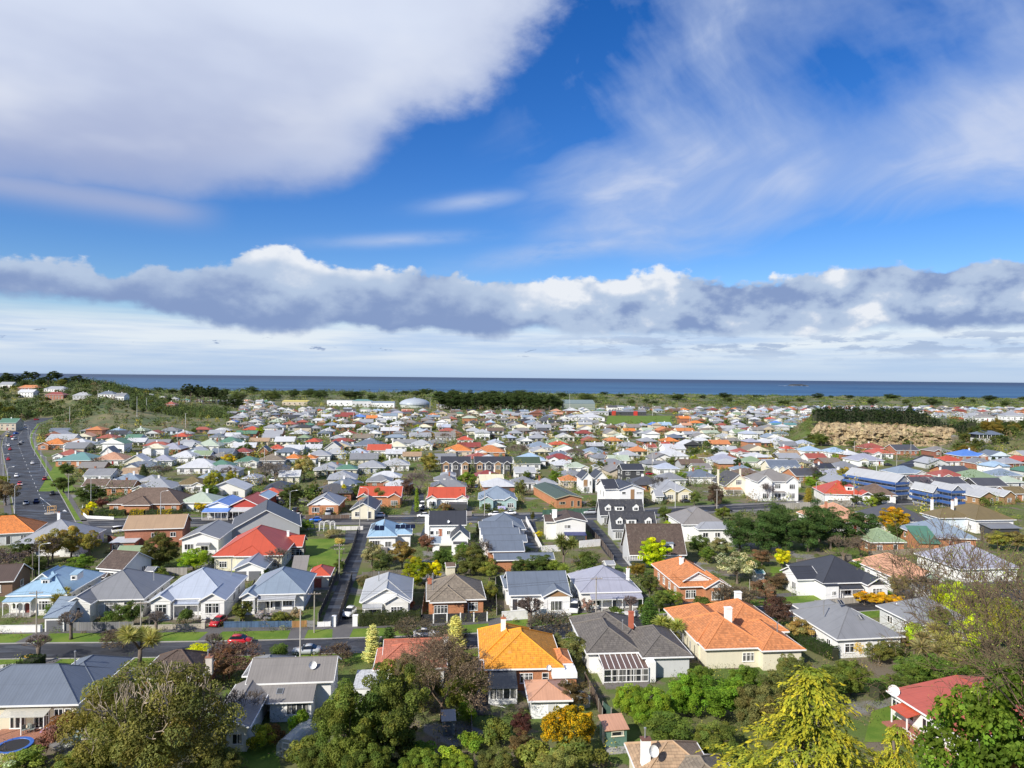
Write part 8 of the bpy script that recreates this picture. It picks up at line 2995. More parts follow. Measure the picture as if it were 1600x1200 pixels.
  # heart of the block
 for k,x,y,h,w,c,l in(('hero_dark',248,889,8.6,9.4,(.062,.072,.024),'dense olive tree right of the red brick house'),('broad',303,893,6.0,7.8,(.17,.25,.016),'lime-green tree below the white gable house'),('broad',124,898,4.6,6.8,(.07,.12,.02),'bright bush above the blue villa'),('loose',82,880,8.6,8.0,(.16,.15,.055),'feathery olive tree before the white-gabled villa'),
  ('loose',112,872,8.4,7.4,(.17,.16,.05),'taller feathery tree beside the white-gabled villa'),('loose',140,872,7.0,6.0,(.14,.14,.04),'feathery tree left of the brick house'),('bare',75,885,7.0,7.0,(.1,.075,.055),'bare tree among the feathery trees'),('broad',35,885,6.4,7.0,(.035,.055,.016),'dark tree at the left edge behind the blue villa'),('brush',12,900,6.0,7.4,(.15,.11,.1),'grey-pink bare tree at the left edge'),('broad',55,900,5.0,6.0,(.045,.065,.02),'dark bush above the blue roof'),
  ('bare',435,893,5.4,6.0,(.14,.11,.08),'bare tree below the vivid red roof'),('broad',412,905,2.8,3.0,MID_G,'green bush beside the double garage'),('shrub',250,905,2.4,4.6,(.085,.12,.03),'long shrub along the pale fence'),('shrub',345,885,2.4,5.0,(.05,.08,.02),'shrub below the red hall wall'),
  ('loose',582,888,6.6,6.4,(.13,.135,.08),'pale olive tree right of the lane'),('broad',596,898,5.4,5.6,(.05,.07,.025),'dark tree right of the lane'),('broad',575,925,3.6,5.0,(.085,.085,.045),'brownish bush at the lane below the pale tree'),('loose',628,890,7.0,7.2,(.12,.1,.035),'bronze tree below the solar roof'),('hero_dark',650,915,6.4,6.6,(.19,.21,.012),'yellow-green tree behind the pale bungalow'),
  ('loose',680,912,5.4,4.0,(.55,.38,.008),'bright yellow flowering tree beside the yellow-green one'),('broad',692,892,5.4,6.0,(.045,.08,.02),'dark green tree below the white annexe'),('hero_dark',737,900,7.6,8.4,(.07,.085,.028),'olive tree above the brown roofed brick bungalow'),('loose',765,910,5.4,5.4,(.1,.125,.03),'light olive tree behind the brown roof'),('bare',750,880,6.0,6.0,(.12,.1,.085),'bare tree beside the stepped terrace'),
  ('broad',668,862,4.6,5.0,(.12,.07,.055),'reddish tree below the black-roofed house'),('hedge_bush',622,852,2.2,4.0,(.03,.055,.015),'clipped bush under the solar roof'),('broad',726,880,5.0,5.4,(.06,.11,.02),'green tree beside the small lawn'),('broad',766,940,4.4,3.4,(.1,.12,.03),'narrow shrub right of the brown roof'),('column',775,935,3.0,1.4,(.05,.08,.02),'small column between brown and slate roofs'),
  ('cabbage',880,890,9.0,4.6,(.08,.1,.035),'tall cabbage tree behind the white timber-gabled house'),('broad',918,905,7.0,7.0,(.05,.075,.02),'dark tree behind the lavender roof'),('cabbage',873,912,5.0,4.6,(.1,.14,.03),'cabbage tree behind the timber gable'),('blossom',908,914,3.6,4.4,PINK_F,'pink blossom behind the lavender roof'),('broad',845,900,5.2,6.4,(.04,.065,.018),'dark tree behind the slate roof'),('broad',815,902,4.6,5.6,(.045,.07,.02),'dark bush behind the slate hip'),
  ('hero_dark',1022,888,7.4,9.6,(.3,.36,.01),'brilliant lime-green tree before the brown townhouse'),('broad',996,902,3.8,4.6,(.11,.095,.02),'bronze dome bush left of the orange roof'),('blossom',1152,912,7.8,9.6,(.36,.36,.22),'cream flowering tree right of the orange bungalow'),('broad',1178,905,4.6,6.0,(.05,.07,.02),'dark tree right of the cream flowering one'),('loose',1125,872,5.6,6.4,(.11,.12,.06),'pale olive tree below the big white house'),
  ('broad',1092,868,6.0,6.0,(.045,.075,.02),'green tree left of the big white house'),('broad',1105,880,4.2,5.0,(.06,.1,.02),'bush below the big white house'),('loose',1190,885,4.4,6.0,(.1,.07,.045),'brown bush before the macrocarpas'),('loose',1222,888,5.0,4.6,(.36,.34,.012),'small yellow-lime tree beside the lawn'),('bare',1318,882,7.0,8.0,(.14,.105,.07),'bare brown tree before the macrocarpas'),('bare',1345,880,6.4,7.0,(.16,.115,.075),'second bare brown tree by the green-roofed brick house'),
  ('broad',1345,900,4.4,6.0,(.06,.11,.02),'green bush behind the black roof'),('broad',1372,895,4.0,6.0,(.08,.12,.025),'light bush left of the pink tile roof'),('hero_dark',1398,832,7.8,10.5,(.3,.2,.012),'wide golden tree beside the charcoal roof'),('broad',1402,840,4.6,7.0,(.045,.07,.02),'dark bush under the golden tree'),('loose',1432,850,5.0,5.4,(.1,.13,.03),'olive tree right of the green-roofed brick house'),('bare',1482,868,5.6,6.0,(.15,.09,.075),'reddish bare tree below the blue-grey hip'),
  ('blossom',1058,826,4.0,4.4,(.5,.32,.28),'pink-cream blossom left of the big white house'),('broad',1040,815,5.0,5.4,(.06,.09,.025),'green tree between townhouses and big white house'),('broad',1042,832,3.4,4.4,(.22,.28,.02),'lime bush at the townhouse corner'),('broad',480,830,3.6,4.4,(.13,.2,.02),'round lime bush by the arched trellis'),('shrub',520,840,2.2,6.0,(.14,.14,.08),'pale planting along the trellis garden'),('ball',531,851,1.8,3.0,(.38,.3,.1),'straw-coloured tussock by the lawn'),
  ('bare',527,866,2.6,3.6,(.11,.1,.09),'small bare tree on the lawn'),('broad',530,895,3.2,3.0,(.05,.075,.02),'bush at the foot of the lane pole'),('broad',832,815,3.6,1.8,(.05,.06,.02),'narrow conifer shrub by the dark drive'),('broad',841,842,2.2,3.6,(.34,.3,.02),'yellow planting along the dark drive'),('column',748,836,4.6,1.8,(.05,.06,.03),'dark column left of the slate hip house'),('broad',1215,920,4.0,6.0,(.075,.06,.04),'brown bush left of the black-roofed villa')):
  k='shrub' if k=='hedge_bush' else k
  tree(k,x,y,h,c,l,w,name={'cabbage':'cabbage_tree','bare':'bare_tree','brush':'bare_tree'}.get(k,'bush' if 'bush' in l or 'shrub' in l else 'tree'),cat='shrub' if 'shrub' in l else 'bush' if 'bush' in l else 'tree')
 for i,(x,y,h,w)in enumerate(((1155,862,11.0,9.5),(1192,866,12.0,10.5),(1228,864,12.6,10),(1262,862,12.4,10),(1298,858,11.6,10),(1332,856,11.0,9.5),(1355,850,9.6,8.0),(1210,848,12.0,10),(1280,846,12,10))):
  n=('first','second','third','fourth','fifth','sixth','seventh')
  tree('macro',x,y,h,(.026,.052,.016),f'dark macrocarpa, {n[i]} from the big white house in the front row' if i<7 else('dark macrocarpa in the back row nearer the big white house','dark macrocarpa in the back row nearer the salmon roof')[i-7],w,name='macrocarpa_tree')
def extra_protos():
 p_broad('hero_coarse',500,9.0,3.4,1.0,90,9000,.105,spread=.4,cr=(.09,.19),hollow=.25,aspect=.7)
extra_protos()
near_trees()
def street_two_trees():
 for k,x,y,h,w,c,l in(('broad',100,770,6.4,8.6,(.045,.065,.02),'dark tree at the avenue corner'),('hero_dark',140,785,6.6,11.0,(.04,.065,.018),'wide dark tree left of the long brick house'),('loose',142,800,3.6,4.4,(.5,.4,.012),'yellow flowering shrub at the junction corner'),('broad',160,795,4.0,5.0,(.1,.05,.05),'purple shrub beside the yellow one'),
  ('hero_dark',335,768,8.4,8.8,(.21,.22,.03),'yellow-green tree behind the corner shop'),('hero_dark',362,762,7.0,6.6,(.2,.2,.02),'olive-gold tree right of the yellow-green one'),('broad',330,780,6.0,7.0,(.055,.1,.02),'bright green tree behind the corner shop roof'),('loose',302,795,4.4,5.0,(.1,.05,.045),'dark red tree left of the corner shop'),('loose',312,800,3.4,4.6,(.38,.3,.012),'yellow shrub beside the corner shop'),
  ('loose',475,750,11.0,11.0,(.24,.22,.085),'pale feathery willow behind the brick bungalow'),('bare',430,755,9.0,11.0,(.2,.17,.14),'bare pale tree left of the willow'),('bare',415,752,8.0,9.0,(.18,.15,.13),'bare tree furthest left of the willow'),('hero_dark',455,790,7.4,10.0,(.04,.06,.02),'dark tree below the willow'),('hero_dark',490,786,7.0,8.0,(.05,.08,.022),'green tree right of the dark tree by the bungalow'),('conifer',537,780,6.0,5.4,(.45,.38,.015),'bright golden conifer below the slate roof'),
  ('broad',560,780,7.0,6.6,(.045,.07,.02),'dark tree between golden conifer and red roof'),('cabbage',593,790,6.4,4.0,(.11,.12,.05),'cabbage tree before the two-gabled brick house'),('column',651,800,8.6,2.0,(.1,.16,.02),'slim bright cypress beside the drive'),('bare',655,772,8.6,9.0,(.17,.13,.12),'bare grey tree between the two red roofs'),('broad',637,775,7.0,6.0,(.07,.05,.045),'dull purple tree between the two red roofs'),
  ('hero_dark',670,738,9.4,11.0,(.21,.19,.05),'willow-like golden tree left of the townhouse row'),('hero_dark',730,762,6.6,8.6,(.09,.15,.022),'bright tree behind the red-roofed bungalow'),('broad',770,758,5.0,9.0,(.11,.16,.03),'low light green tree under the yellow cottage'),('loose',695,802,3.6,5.4,(.13,.1,.05),'bronze shrub before the red-roofed bungalow'),('broad',760,800,3.0,4.4,(.05,.08,.02),'shrub before the blue-grey villa'),
  ('bare',812,718,9.0,14.0,(.17,.13,.1),'wide bare tree above the white long house'),('broad',868,756,6.0,6.0,(.075,.13,.02),'green tree before the salmon-roofed house'),('broad',813,775,6.4,5.0,(.075,.09,.03),'olive tree beside the green-roofed hall'),('broad',925,795,3.0,4.4,(.04,.06,.02),'dark bush at the brick hall gable'),('broad',887,808,2.6,4.4,(.04,.065,.02),'round bush before the green paling wall'),('bare',1028,775,8.0,6.0,(.075,.065,.05),'dark bare tree before the cream villa'),
  ('broad',1064,756,6.0,6.6,(.09,.15,.02),'bright tree behind the cream double-gabled villa, left of a pair'),('broad',1092,752,7.2,8.6,(.1,.16,.02),'bright tree behind the cream villa, right of a pair'),('hero_dark',1118,790,8.2,7.0,(.06,.05,.045),'dark purple tree left of the tall cream house'),('broad',1085,790,5.4,5.0,(.07,.1,.03),'green tree right of the cream villa'),('bare',1200,785,7.2,5.0,(.15,.12,.11),'bare tree before the grand white villa'),
  ('broad',1268,765,6.4,7.0,(.13,.2,.02),'bright lime tree right of the grand white villa'),('column',1263,788,6.4,3.4,(.24,.2,.03),'golden column right of the grand white villa'),('column',1318,783,8.0,4.6,(.02,.04,.014),'dark conical tree before the vivid red villa'),('broad',1338,790,4.0,5.0,(.04,.06,.02),'dark bush before the red villa'),('bare',1440,780,9.0,11.0,(.17,.14,.16),'large bare grey tree before the scaffolding'),('broad',1375,790,5.0,8.0,(.035,.055,.018),'dark tree left of the scaffolding'),
  ('loose',1362,800,6.0,5.0,(.12,.17,.025),'light green tree behind the salmon roof'),('hero_dark',1320,752,6.6,8.8,(.22,.19,.03),'golden willow above the red villa'),('broad',1308,757,5.0,6.0,(.2,.22,.02),'lime bush above the red villa'),('bare',1270,752,7.4,7.0,(.12,.1,.09),'bare tree beside the brick charcoal-roofed house'),('broad',1210,830,6.0,7.0,(.05,.075,.02),'green tree at the corner of the macrocarpas'),('loose',1130,815,5.0,6.0,(.08,.11,.025),'olive tree behind the big white house'),
  ('broad',175,748,6.0,8.4,(.05,.07,.022),'olive tree behind the brown brick house'),('conifer',224,757,9.0,7.0,(.03,.045,.018),'dark spreading conifer above the silver villa'),('bare',252,752,7.0,9.0,(.15,.12,.09),'bare tree right of the dark conifer'),('bare',150,730,5.0,6.0,(.14,.11,.08),'bare tree behind the avenue houses'),('broad',8,790,9.0,10.0,(.1,.085,.06),'brown tree at the left edge of the avenue'),('broad',2,768,7.0,7.0,(.12,.14,.03),'lime-brown tree left of the avenue'),('broad',10,822,4.0,7.0,(.045,.065,.02),'hedge bush at the avenue foot'),
  ('column',1352,745,6.0,3.6,(.02,.04,.015),'dark tree among the hipped roofs below the quarry'),('broad',1152,735,6.4,5.0,(.02,.04,.014),'round dark topiary near the light green roof, left of a pair'),('broad',1168,738,5.0,4.6,(.05,.09,.02),'round topiary near the light green roof, right of a pair'),('broad',1100,722,5.6,6.6,(.12,.13,.025),'olive tree beside the yellow house'),('broad',940,740,6.4,7.0,(.06,.08,.025),'tree beside the silver hip above the townhouses'),('loose',1190,770,6.0,7.0,(.08,.055,.05),'brown tree right of the tall cream house')):
  tree(k,x,y,h,c,l,w,name={'cabbage':'cabbage_tree','bare':'bare_tree','brush':'bare_tree','column':'conifer','conifer':'conifer'}.get(k,'bush' if 'bush' in l or 'shrub' in l else 'tree'),cat='shrub' if 'shrub' in l else 'bush' if 'bush' in l else 'tree')
  # yellow and green hedge before the long brick house
 for i,(x0,x1,c)in enumerate(((130,142,(.5,.36,.012)),(150,196,(.06,.1,.02)),(204,226,(.48,.36,.012)),(228,246,(.05,.09,.02)),(247,270,(.42,.33,.015)),(271,284,(.06,.1,.02)))):
  hedge(('yellow clipped hedge at the junction corner','green hedge left of the brick house door','yellow hedge under the brick house bay','green hedge between the two yellow ones','yellow hedge at the pole before the brick house','green hedge at the end of the brick house front')[i],
   [(x0,806-(x0<150)*2),(x1,806)],1.6,2.0,c,seed=60+i,dens=26,ls=.16)
street_two_trees()
def far_trees():
 r=random.Random(99)
 # hill on the left: pines on top, bush on the flank
 k=0
 for i in range(15):
  px=6+i*9.6+r.uniform(-3,3)
  d=r.uniform(890,960)
  p=GD(px,600,d)
  hh=(13.5+3*math.sin(i*1.7))*(1.0 if px<95 else 1.0-(px-95)/90)
  tree('pine',h=max(7,hh),w=max(9,hh*1.05),col=(.022,.036,.014),at=(p.x,p.y),words='dark pine on the hilltop',name='pine_tree',cat='pine')
 for i in range(95):
  px=r.uniform(-8,98)if i<52 else r.uniform(98,262)
  d=r.uniform(700,900)if i<52 else r.uniform(705,860)
  p=GD(px,640,d)
  if any(math.hypot(h['x']-p.x,h['y']-p.y)<h['r']*.7+2.5 for h in HOUSES)or((rp[:,0]-p.x)**2+(rp[:,1]-p.y)**2<(rp[:,2]+3)**2).any():
   continue
  c=r.choice([(.022,.036,.014),(.03,.046,.016),(.05,.07,.018),(.075,.085,.02)])
  hh=r.uniform(6,10)if i<52 else r.uniform(4,7)
  if any(h['y']>p.y and abs(h['x']/h['y']-p.x/p.y)<.016 and h['y']-p.y<130 and h['short']for h in HOUSES):
   hh*=.5
  tree(r.choice(['broad','macro']),h=hh,w=hh*r.uniform(1.1,1.7),col=c,at=(p.x,p.y),words='green tree on the hillside' if c[1]>.05 else 'dark tree on the hillside')
  # stand of tall pines by the shore, left of centre
 for i,(px,hh)in enumerate(((289,30),(298,32),(308,31),(318,30),(327,29),(336,27),(345,24),(313,27),(332,25),(352,22))):
  p=GD(px,630,1090+(i%3)*18)
  tree('pine',h=hh,w=hh*.5,col=(.02,.032,.013),at=(p.x,p.y),words='tall dark pine in the stand near the shore',name='pine_tree',cat='pine')
 for px,hh in((352,16),(366,17),(375,13),(263,8)):
  p=GD(px,630,980)
  tree('macro',h=hh,w=hh*1.3,col=(.022,.036,.013),at=(p.x,p.y),words='broad dark tree beside the shore pines',name='macrocarpa_tree')
  # belt of pines right of the dome
 for i in range(30):
  px=688+i*6.3+r.uniform(-3,3)
  p=GD(px,640,985+(i%3)*22)
  hh=26+r.uniform(-3,3)-max(0,(i-20))*.5
  tree('macro' if i%5 else 'pine',h=hh,w=hh*.95,col=(.022,.038,.013),at=(p.x,p.y),words='dark pine in the long belt right of the dome',name='pine_tree',cat='pine')
  # dark tall tree right of the quarry hedge, and other singles toward the coast
 p=GD(1422,640,780)
 tree('conifer',h=22,w=15,col=(.018,.032,.012),label='tall dark conifer behind the quarry hedge',name='conifer',at=(p.x,p.y))
 # dune scrub line
 for i in range(60):
  px=205+i*23.5+r.uniform(-12,12)
  d=r.uniform(1250,1750)
  p=GD(px,612,d)
  hh=r.uniform(9,14)if r.random()<.6 else r.uniform(13,19)
  if 950<px<1280 or px>1280 and r.random()<.5:
   hh*=.75
  tree('macro',h=hh,w=hh*r.uniform(1.6,3.0),col=r.choice([(.022,.036,.013),(.03,.05,.016),(.045,.065,.02)]),at=(p.x,p.y),words='dark windblown tree on the dunes',name='dune_tree')
  # bush on the right slope below the terrace
 for i in range(26):
  px=r.uniform(1494,1612)
  d=r.uniform(432,520)
  p=GD(px,680,d)
  c=r.choice([(.028,.048,.015),(.035,.055,.018),(.05,.065,.02),(.1,.085,.02)])
  hh=r.uniform(5.5,9)
  tree(r.choice(['broad','macro','broad']),h=hh,w=hh*r.uniform(1.1,1.5),col=c,at=(p.x,p.y),words='dark green tree on the quarry bush slope')
 for px,d,hh,w in((1270,500,8,12),(1262,485,6,9),(1275,503,10,11),(1288,505,7,9),(1330,486,5,8),(1418,486,5.5,8),(1283,492,9,12)):
  p=GD(px,690,d)
  tree('broad',h=hh,w=w,col=(.055,.08,.022),at=(p.x,p.y),words='green bush at the quarry foot')
  # trees among the houses of the middle distance
 n=0
 tries=0
 while n<70 and tries<4000:
  tries+=1
  d=255+480*r.random()**.8
  a=r.uniform(-.74,.74)
  x,y=a*d,d
  hh=r.uniform(3.5,7.5)
  w=hh*r.uniform(.9,1.3)
  if blocked(x,y,w*.32)or any((x-q[0])**2+(y-q[1])**2<(q[2]*.85+w*.3)**2 for q in FAR_SPOTS)or any((x-q[0])**2+(y-q[1])**2<(q[2]*.7+w*.4)**2 for q in TREE_SPOTS):
   continue
  q=r.random()
  if q<.55:
   c,wd,k=r.choice([(.04,.065,.02),(.05,.08,.022),(.065,.09,.025)]),'green garden tree','broad'
  elif q<.7:
   c,wd,k=r.choice([(.14,.17,.03),(.2,.24,.02)]),'yellow-green garden tree','loose'
  elif q<.8:
   c,wd,k=(.028,.045,.016),'dark evergreen','macro'
  elif q<.94:
   c,wd,k=r.choice([(.14,.11,.085),(.12,.085,.06)]),'bare brown tree','bare'
  else:
   c,wd,k=(.36,.27,.02),'golden flowering shrub','loose'
  tree(k,h=hh,w=w,col=c,at=(x,y),words=wd,name='bare_tree' if k=='bare' else 'tree')
  n+=1
far_trees()
# ground cover nobody could count
def shrub_mass():
 rng=np.random.default_rng(31)
 r=random.Random(8)
 Cs,Ns,Ts,Ss=[],[],[],[]
 cols=np.array([2.05,1.85,1.6])*np.array([(.045,.07,.02),(.06,.085,.022),(.035,.055,.017),(.08,.1,.03),(.11,.085,.05),(.12,.14,.03),(.1,.075,.055),(.2,.19,.03)])
 def clump(x,y,w,h,m,ls,ci=None,z=None):
  d=sphere_pts(m,rng)
  d[:,2]=np.abs(d[:,2])
  rr=rng.uniform(.7,1.05,(m,1))
  lob=1+.3*np.sin(d[:,:1]*5+x)*np.cos(d[:,1:2]*4+y)
  Cs.append(d*rr*lob*np.array([w/2,w/2,h])+np.array([x,y,hz(x,y)if z is None else z]))
  Ns.append(d)
  c=cols[rng.choice(8,p=[.22,.2,.16,.14,.1,.08,.06,.04])if ci is None else ci]
  Ts.append(c[None]*tints(1,(1,1,1),.25,rng)*tints(m,(1,1,1),.2,rng))
  Ss.append(np.full(m,ls))
 hx=np.array([(h['x'],h['y'],h['r'])for h in HOUSES]+FAR_SPOTS)
 def free(x,y,rad_,hk=.8):
  q=np.maximum(np.abs(hx[:,0]-x),np.abs(hx[:,1]-y))<hx[:,2]*hk+rad_
  if q.any():
   return False
  if((rp[:,0]-x)**2+(rp[:,1]-y)**2<(rp[:,2]+rad_+.6)**2).any():
   return False
  return not any(inside(q,x,y)for q in CLEAR)
  # trees and bushes of the back gardens
 n=0
 for _ in range(9000):
  y=235+960*r.random()**.85
  x=r.uniform(-.76,.76)*y
  a=x/y
  if n>2600:
   break
  if not free(x,y,.6,.74)or(.4<a<.66 and 470<y<520):
   continue
  big=r.random()<.55
  w=r.uniform(5.0,9.0)if big else r.uniform(2.2,4.5)
  clump(x,y,w,w*(r.uniform(.7,1.15)if big else r.uniform(.45,.8)),(45 if y>600 else 80)*(1 if w<5 else 2),.48 if y>600 else .32 if y>380 else .24)
  n+=1
  # plants set round each house of the middle and far rows
 houses=[(h['x'],h['y'],h['r']*.72)for h in HOUSES if h['y']>205 and not(h['x']/h['y']<-.44 and h['y']>560)]+[(q[0],q[1],q[2]*.95)for q in FAR_SPOTS]
 for x,y,q in houses:
  for k in(-.75,-.2,.3,.8):
   if r.random()<.75:
    px_,py_=x+k*q,y-q*1.0-r.uniform(.4,2.0)
    if not((rp[:,0]-px_)**2+(rp[:,1]-py_)**2<(rp[:,2]+.6)**2).any()and not any(inside(g,px_,py_)for g in CLEAR):
     w=r.uniform(2.2,4.2)
     clump(px_,py_,w,r.uniform(1.0,2.3),26 if y>600 else 44 if y>400 else 80,.48 if y>600 else .32 if y>400 else .2)
  for _ in range(4 if y<520 else 2):
   t=r.uniform(-math.pi,.35)if r.random()<.75 else r.uniform(0,math.pi)
   e=q+r.uniform(.6,3.2)
   px_,py_=x+math.cos(t)*e*1.1,y+math.sin(t)*e
   if((rp[:,0]-px_)**2+(rp[:,1]-py_)**2<(rp[:,2]+.8)**2).any()or any(inside(g,px_,py_)for g in CLEAR):
    continue
   w=r.uniform(1.8,4.6)if y<450 else r.uniform(2.6,6.4)
   tall=w*r.uniform(.5,.95)if math.sin(t)<0 else w*r.uniform(.9,1.4)
   clump(px_,py_,w,tall,36 if y>600 else 60 if y>400 else 100,.48 if y>600 else .34 if y>400 else .2)
   # hill flank and bank scrub
 for _ in range(3000):
  y=r.uniform(610,960)
  x=r.uniform(-.76,-.4)*y
  a=x/y
  if((rp[:,0]-x)**2+(rp[:,1]-y)**2<(rp[:,2]+4)**2).any():
   continue
  if any(abs(h['x']-x)<11 and-26<y-h['y']<9 for h in HOUSES if h['y']>560):
   continue
  wood=a<-.6 and y>680 or y>745
  if not wood and r.random()>.16:
   continue
  w=r.uniform(4,11)if wood else r.uniform(2,6)
  clump(x,y,w,w*r.uniform(.45,.8)if wood else w*.4,44 if wood else 16,.62,rng.choice([0,2,2,2])if wood else rng.choice([0,1,3,4]))
  # wooded slope on the right below the terrace
 for _ in range(420):
  y=r.uniform(428,600)
  x=r.uniform(.622,.78)*y
  if any(abs(h['x']-x)<11 and-24<y-h['y']<9 for h in HOUSES if h['y']>400):
   continue
  w=r.uniform(4,9)
  clump(x,y,w,w*r.uniform(.6,.95),110,.34,rng.choice([0,2,2,1,4]))
 for _ in range(190):
  y=r.uniform(484,640)
  x=r.uniform(.398,.436)*y
  w=r.uniform(3,7)
  clump(x,y,w,w*r.uniform(.6,.95),110,.3,rng.choice([0,1,2,3]))
  # scrub clinging to the rock face and its lip
 for _ in range(110):
  a=r.uniform(.424,.636)
  q=r.choice([r.uniform(.03,.3),r.uniform(.3,.95),1.0])
  y=497+15*q**1.3
  w=r.uniform(1.5,4.0)
  clump(a*y,y,w,w*.5,40,.3,rng.choice([0,2,3,4]),(15-3.5*ss(.5,.66,a))*q)
  # dunes
 for _ in range(2200):
  y=r.uniform(1180,1930)
  x=r.uniform(-.76,.76)*y
  w=r.uniform(9,28)
  tall=r.uniform(3,9.5)*(1.0 if x/y<.1 else .6 if x/y<.38 else .35)
  clump(x,y,w,tall,40,1.2,rng.choice([0,2,2,2,2,1,3]))
  # gardens close by: low planting
 m=0
 for _ in range(14000):
  y=r.uniform(74,250)
  x=r.uniform(-.75,.75)*y
  if m>3000:
   break
  if not free(x,y,.25,.73):
   continue
  w=r.uniform(1.0,3.8)*(1.0 if r.random()<.7 else .6)
  clump(x,y,w,w*r.uniform(.35,.85),62,.085 if y<150 else .11)
  m+=1
 C,N,T,S=np.concatenate(Cs),np.concatenate(Ns),np.concatenate(Ts),np.concatenate(Ss)
 me=leaf_mesh('shrubbery',C,N,S,T,M['shrub'],.6,.6,rng=rng)
 stuff(put('shrubbery',me),'low shrubs and scrub filling gardens and dunes')
 print('shrub quads',len(C),n,m)
 # blades of grass on the near lawns and verges
 pts=[]
 for q in CLEAR:
  pass
shrub_mass()
# fences, hedges, poles
def details():
# flat garage on the street
 h=H('flat white garage with grey door beside the white wall',68,100,966,960,'mono','bluegrey','white',he=2.5,rot=5,dep=5.0,pitch=.12,windows=False,o=.2,name='garage',cat='garage',short='flat white garage')
 put('roller_door',MB().box(-1.35,1.35,-.05,.01,0,2.05).mesh('roller_door',M['boards'],uv=False),h.root,(.12,.125,.14),(0,-.004,0))
 dk=(.035,.034,.036)
 fence('white rendered street wall left of the flat garage',[(-20,989),(66,988)],1.25,(.74,.74,.72),'wall',cap=(.7,.7,.68),cat='wall',name='garden_wall')
 fence('grey paling fence between flat garage and stone wall',[(101,986),(208,985)],1.55,(.17,.17,.175))
 fence('low pale stone wall before the icy blue villa',[(208,985),(317,982)],.8,(.4,.36,.29),'wall',cap=(.42,.38,.31),cat='wall',name='garden_wall')
 pillar('pale stone pillar at the end of the low stone wall',318,982,.6,1.3,(.5,.46,.38))
 fence('dark blue paling fence before the blue-grey villa',[(350,981),(456,980)],1.15,(.06,.11,.19),post=(.05,.09,.16))
 fence('short orange timber fence at the end of the blue one',[(456,981),(480,980)],1.25,(.36,.19,.07))
 fence('grey mesh gate beside the orange timber fence',[(480,980),(492,980)],1.2,(.22,.22,.22),'panel')
 fence('white barrier rail at the foot of the lane',[(496,980),(516,979)],.95,(.75,.75,.74),'rail',post=(.75,.75,.74),step=1.2)
 pillar('white gate pillar at the lane foot',522,979,.7,1.9)
 pillar('white gate pillar beside the clipped hedge',555,978,.9,1.9)
 fence('dark paling fence along the left of the lane, lower run',[(497,972),(513,935),(528,897)],1.6,dk)
 fence('dark paling fence along the left of the lane, upper run',[(536,893),(549,866),(560,830)],1.6,dk)
 fence('dark paling fence along the right of the lane',[(527,978),(538,944),(550,905)],1.7,(.075,.06,.055))
 hedge('big clipped hedge before the pale-roofed bungalow',[(561,977),(657,974)],1.7,2.3,(.062,.082,.024),7,150,.075)
 fence('black fence with white posts before the brick bungalow',[(656,975),(761,971)],1.75,(.028,.028,.03),'paling',post=(.75,.75,.73),step=2.4,pw=.22)
 fence('white rendered wall before the timber-gabled house',[(784,970),(857,965)],1.7,(.7,.69,.67),'wall',cap=(.72,.71,.69),cat='wall',name='garden_wall')
 fence('low white wall under the white van',[(857,965),(892,962)],.6,(.7,.69,.67),'wall',cap=(.72,.71,.69),cat='wall',name='garden_wall')
 fence('white picket wall before the lavender cottage',[(933,967),(1008,962)],.95,(.76,.76,.75),'wall',cap=(.76,.76,.75),cat='wall',name='garden_wall')
 fence('weathered grey fence behind the grey and icy villas',[(213,900),(292,899)],1.8,(.3,.28,.25))
 fence('dark green paling wall along the brick hall',[(848,806),(932,803)],2.0,(.06,.13,.09),post=(.05,.11,.08))
 fence('white wall stepping down the dark drive',[(822,815),(846,862)],1.7,(.74,.73,.71),'wall',cat='wall',name='garden_wall')
 fence('white wall across the foot of the dark drive',[(846,863),(876,861)],1.7,(.74,.73,.71),'wall',cat='wall',name='garden_wall')
 fence('white garden wall below the cream dark-gabled house',[(905,856),(938,853)],1.9,(.74,.73,.71),'wall',cat='wall',name='garden_wall')
 fence('dark brown fence down the shared drive',[(916,826),(940,852),(958,878)],1.7,(.07,.05,.042))
 fence('tall pale paling fence behind the macrocarpas',[(1218,797),(1330,791)],2.3,(.42,.39,.33))
 fence('grey paling fence before the red-roofed bungalow',[(671,806),(737,806)],1.6,(.24,.22,.21))
 fence('brown fence before the gabled brick bungalow',[(477,811),(546,810)],1.2,(.13,.09,.07))
 fence('low white fence with panels along the second street',[(524,829),(567,828)],1.2,(.66,.64,.6),'paling',post=(.74,.74,.72))
 fence('low tan garden wall behind the pink-tiled villa',[(1357,870),(1410,867),(1462,864)],1.5,(.3,.25,.19),'wall',cat='wall',name='garden_wall')
 fence('pale paling fence behind the black car',[(1273,948),(1342,942)],1.3,(.38,.35,.3))
 fence('dark brown fence beside the glasshouse',[(914,1068),(930,1098),(941,1126)],1.7,(.12,.085,.06))
 fence('dark green shed-side fence under the conservatory',[(942,1118),(955,1128)],1.9,(.05,.1,.075))
 fence('white corner wall at the avenue junction',[(129,793),(128,803),(136,810),(178,812)],.9,(.72,.72,.7),'wall',cat='wall',name='garden_wall')
 fence('dark timber fence beside the drive of the orange house',[(738,1170),(736,1120)],1.6,(.13,.11,.09))
 fence('white paling fence at the left edge below the street',[(-10,1050),(31,1046)],1.0,(.68,.68,.66))
 fence('dark garden boundary fence behind the double garage',[(300,905),(362,902)],1.5,(.16,.13,.1))
 fence('reddish brown fence beside the red brick house',[(168,846),(218,858)],1.8,(.19,.075,.05))
 fence('white railing fence on the green bank',[(200,652),(262,661)],1.1,(.6,.58,.54),step=6)
